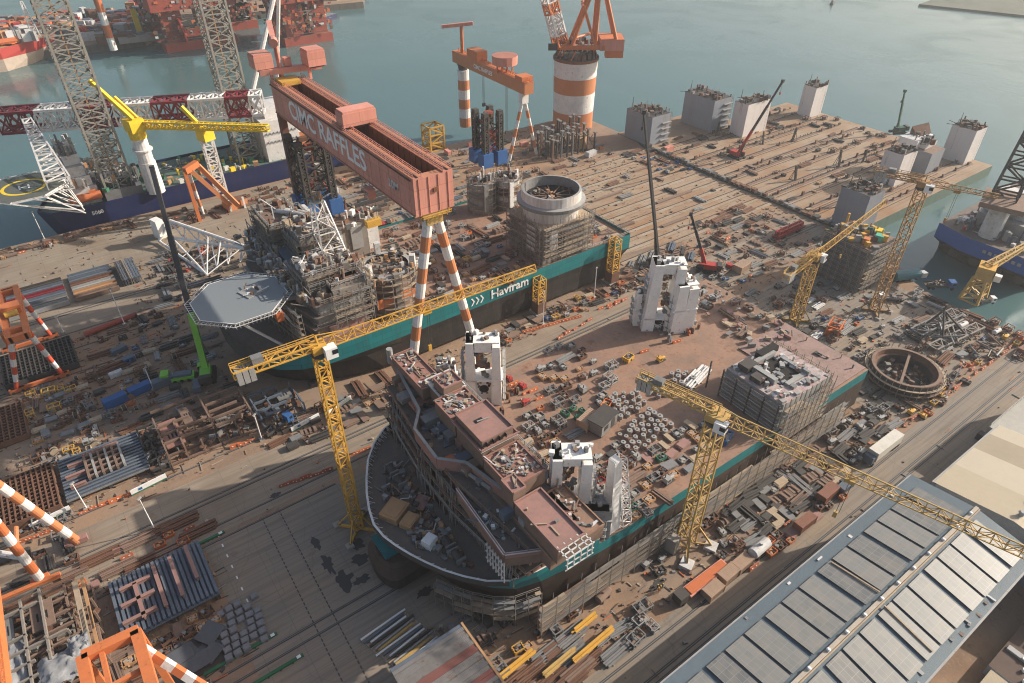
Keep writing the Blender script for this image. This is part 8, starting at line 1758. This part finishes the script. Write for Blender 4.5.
fill(['sk_white', 'sk_grey', 'sk_rust', 'cr_grey', 'cr_rust', 'mc_grey', 'pb_grey', 'cr_tan'], 34, px=[(530, 372), (580, 350), (615, 370), (590, 430), (548, 440), (520, 410)], z=Z, pack=.9)
fill(['pb_green', 'bb_light', 'sk_white', 'cr_tan', 'sk_grey', 'mc_grey', 'pl_light', 'pb_grey', 'cr_rust'], 26, px=[(520, 420), (560, 420), (560, 460), (530, 470)], z=Z, pack=.7); pp('cab_d', 602, 427, .25, 'dark flat roofed deck cabin beside the capped drums', z=Z, sc=1.7); pp('ct_tan', 588, 424, .25, 'long tan deck box beside the dark deck cabin', z=Z, sc=1.2); pp('cr_orange', 606, 407, .4, 'orange sheeted crate above the capped drums', z=Z, sc=1.3)
fill(['sk_grey', 'cr_rust', 'cr_red', 'mc_grey', 'pl_dark', 'cr_grey', 'sk_rust', 'bb_dark'], 30, px=[(590, 465), (622, 440), (634, 470), (604, 500)], z=Z, pack=.66); fill(['cab_w', 'cr_tan', 'mc_yellow', 'cr_grey', 'sk_white'], 8, px=[(640, 352), (700, 330), (716, 350), (660, 372)], z=Z, pack=1.5); fill(['cr_rust', 'cr_grey', 'bb_brown', 'sk_white', 'mc_grey'], 14, px=[(690, 300), (716, 290), (790, 335), (760, 345)], z=Z, pack=1.3); pp('cab_w', 676, 316, .4, 'white roofed deck cabin near the white aft columns', z=Z, sc=1.1); pp('cr_yellow', 628, 360, .2, 'yellow crate alone on the open deck', z=Z, sc=1.3); pp('cr_blue', 724, 440, .3, 'blue steel crate at the starboard deck edge', z=Z, sc=1.6)
fill(['sk_white', 'cr_grey', 'mc_grey'], 8, px=[(545, 350), (570, 345), (580, 365), (555, 372)], z=Z, pack=.9)
# forecastle crates
for px, py, s_, rz, m_, lab in ((395, 514, (5.2, 4.4, 1.8), .5, tan, 'large tan square crate on the bow deck'), (410, 524, (3.6, 2.8, 1.6), .5, tan, 'smaller tan crate beside the large one on the bow deck'), (421, 504, (5, 3.6, .5), .6, primer, 'flat red primed plate on the bow deck'), (430, 545, (2.6, 2.2, 2.2), .4, clean_white, 'white boxy capstan house on the bow deck')):
    p_ = G(px, py, Z); b = MB(m_); b.box(tuple(p_), s_, rz, m_); b.box((p_.x, p_.y, p_.z + s_[2]), (s_[0] * .8, s_[1] * .8, .15), rz, m_); b.box((p_.x, p_.y, p_.z + .3), (s_[0] + .12, s_[1] + .12, .2), rz, wood if m_ is tan else m_); single('deck_crate', lab, 'crate', b, p_)
# four workers standing on the sand, the dark dots of the photograph
def worker(px, py, rz, top, lab):
    p_ = G(px, py); me = bpy.data.meshes.new('person')
    V_ = [(0, 0, .95), (0, 0, 1.2), (0, 0, 1.42), (0, 0, 1.53), (0, .01, 1.66), (.1, 0, .9), (.11, .02, .5), (.11, 0, .08), (.12, .14, .04), (-.1, 0, .9), (-.11, -.02, .5), (-.11, 0, .08), (-.12, .14, .04), (.2, 0, 1.4), (.26, .03, 1.13), (.25, .14, .92), (-.2, 0, 1.4), (-.26, .03, 1.13), (-.25, .12, .92)]
    E_ = [(0, 1), (1, 2), (2, 3), (3, 4), (0, 5), (5, 6), (6, 7), (7, 8), (0, 9), (9, 10), (10, 11), (11, 12), (2, 13), (13, 14), (14, 15), (2, 16), (16, 17), (17, 18)]
    me.from_pydata(V_, E_, []); o = bpy.data.objects.new('person', me); col.objects.link(o); md = o.modifiers.new('skin', 'SKIN'); o.modifiers.new('smooth', 'SUBSURF').levels = 1
    for v_, r_ in zip(me.skin_vertices[0].data, (.15, .16, .15, .06, .105, .1, .075, .05, .045, .1, .075, .05, .045, .065, .05, .04, .065, .05, .04)): v_.radius = (r_, r_ * .85)
    me.skin_vertices[0].data[0].use_root = True; me.materials.append(top); o.location = p_; o.rotation_euler = (0, 0, rz); tag(o, lab, 'person', 'yard workers'); ORIG[o.name] = p_
    b = MB(brightyellow); b.tube(p_ + Vector((0, 0, 1.68)), p_ + Vector((0, 0, 1.8)), .15, .09, 10); part(o, 'hard_hat', b)
wk = mat('navy_overall', (.03, .035, .06), .8, dirt=0); wk2 = mat('orange_overall', (.5, .14, .03), .8, dirt=0)
worker(657, 589, .4, wk, 'worker in a dark overall on the sand, first of the pair nearer the rusty cylinder'); worker(660, 590.5, 2.6, wk, 'worker in a dark overall facing the pair by the rusty cylinder'); worker(658.5, 592.5, 1.2, wk2, 'worker in an orange overall on the sand off the crane feet'); worker(662, 588, 3.6, wk, 'worker in a dark overall nearest the concrete crane feet')
# scraps and offcuts lying all over the yard, too many to count
b = MB(rust); lr = random.Random(99); pal = (rust, brownsteel, darksteel, greysteel, wood, rust, tan, darksteel, rust, brownsteel, vividorange, concrete)
for (n_, x0, x1, y0, y1) in ((520, 34, 235, 43.8, 57), (520, 162, 236, 57, 117), (330, 24, 165, 137.5, 147), (420, 160, 250, 118, 152), (900, -46, 24, 140, 225), (260, -40, -2, 84, 120), (620, 96, 240, 208, 290), (160, -30, 125, 262, 300), (200, 8, 60, 226, 262), (260, 160, 250, 152, 233), (150, 20, 60, 58, 70), (50, -20, 240, 118, 139), (30, 45, 236, 27, 43)):
    for _ in range(int(n_ * 1.5)):
        x, y = lr.uniform(x0, x1), lr.uniform(y0, y1); k = lr.random(); m_ = lr.choice(pal)
        if k < .6: q = lr.choice((.2, .3, .45, .7)) * lr.uniform(.7, 1.3); b.box((x, y, .04), (q, q * lr.uniform(.4, 1), lr.uniform(.12, .6)), lr.uniform(0, 3), m_)
        else: a_ = lr.choice((0, 0, 1.57)) + lr.uniform(-.15, .15); l_ = lr.uniform(.8, 3.6); b.bar((x, y, .14), (x + l_ * math.cos(a_), y + l_ * math.sin(a_), .16), lr.uniform(.08, .22), .14, m_)
tag(b.build('scrap_litter', loc=(100, 150, 0)), 'scraps and offcuts of steel and timber littering the yard', 'litter', kind='stuff')
for k in list(PROTO):
    if not PROTO[k][5]: bpy.data.objects.remove(PROTO[k][0])
# ------------------------------------------------------------------ camera, sun, sky, haze
cam_d = bpy.data.cameras.new('camera'); cam = bpy.data.objects.new('camera', cam_d); col.objects.link(cam)
cam.location = (0, 0, CAM_H); cam_d.sensor_fit = 'HORIZONTAL'; cam_d.sensor_width = 36.0; cam_d.lens = 36.0 * CAM_F / 1024.0; cam_d.clip_start = 1; cam_d.clip_end = 9000
cam.rotation_euler = (math.pi / 2 - PITCH, 0, -YAW)
scene.camera = cam
SUN_EL, SUN_D = R(26.2), Vector((math.cos(R(18)), -math.sin(R(18)), 0))
sd_ = bpy.data.lights.new('sun', 'SUN'); sd_.energy = 5.0; sd_.angle = R(.6); sd_.color = (1.0, .91, .79)
sun = bpy.data.objects.new('sun', sd_); col.objects.link(sun)
dvec = Vector((SUN_D.x * math.cos(SUN_EL), SUN_D.y * math.cos(SUN_EL), math.sin(SUN_EL)))
sun.rotation_euler = dvec.to_track_quat('Z', 'Y').to_euler(); sun.location = (200, -100, 300)
wd = bpy.data.worlds.new('World'); scene.world = wd; wd.use_nodes = True
nt = wd.node_tree; bg = nt.nodes['Background']
sky = nt.nodes.new('ShaderNodeTexSky'); sky.sky_type = 'NISHITA'; sky.sun_disc = False; sky.sun_elevation = SUN_EL; sky.sun_rotation = math.atan2(SUN_D.x, SUN_D.y); sky.air_density = 1.2; sky.dust_density = 3.5; sky.ozone_density = 1.0
nt.links.new(sky.outputs[0], bg.inputs[0]); bg.inputs[1].default_value = .112
if HAZE > 0:
    hz_ = MB(); vm = bpy.data.materials.new('haze_air'); vm.use_nodes = True; n_ = vm.node_tree; n_.nodes.remove(n_.nodes['Principled BSDF'])
    pv = n_.nodes.new('ShaderNodeVolumePrincipled'); pv.inputs['Color'].default_value = (.86, .88, .90, 1); pv.inputs['Density'].default_value = HAZE; pv.inputs['Anisotropy'].default_value = .3
    n_.links.new(pv.outputs[0], n_.nodes['Material Output'].inputs['Volume'])
    hz_.bx(-900, 1600, -300, 1500, -10.5, 135, vm); o = hz_.build('haze'); o['kind'] = 'stuff'
scene.view_settings.view_transform = 'Standard'; scene.view_settings.look = 'None'; scene.view_settings.gamma = 1.0; scene.view_settings.exposure = EXPO
scene.cycles.use_denoising = True; scene.cycles.pixel_filter_type = 'BLACKMAN_HARRIS'; scene.cycles.filter_width = 1.1; scene.cycles.max_bounces = 5; scene.cycles.volume_bounces = 0
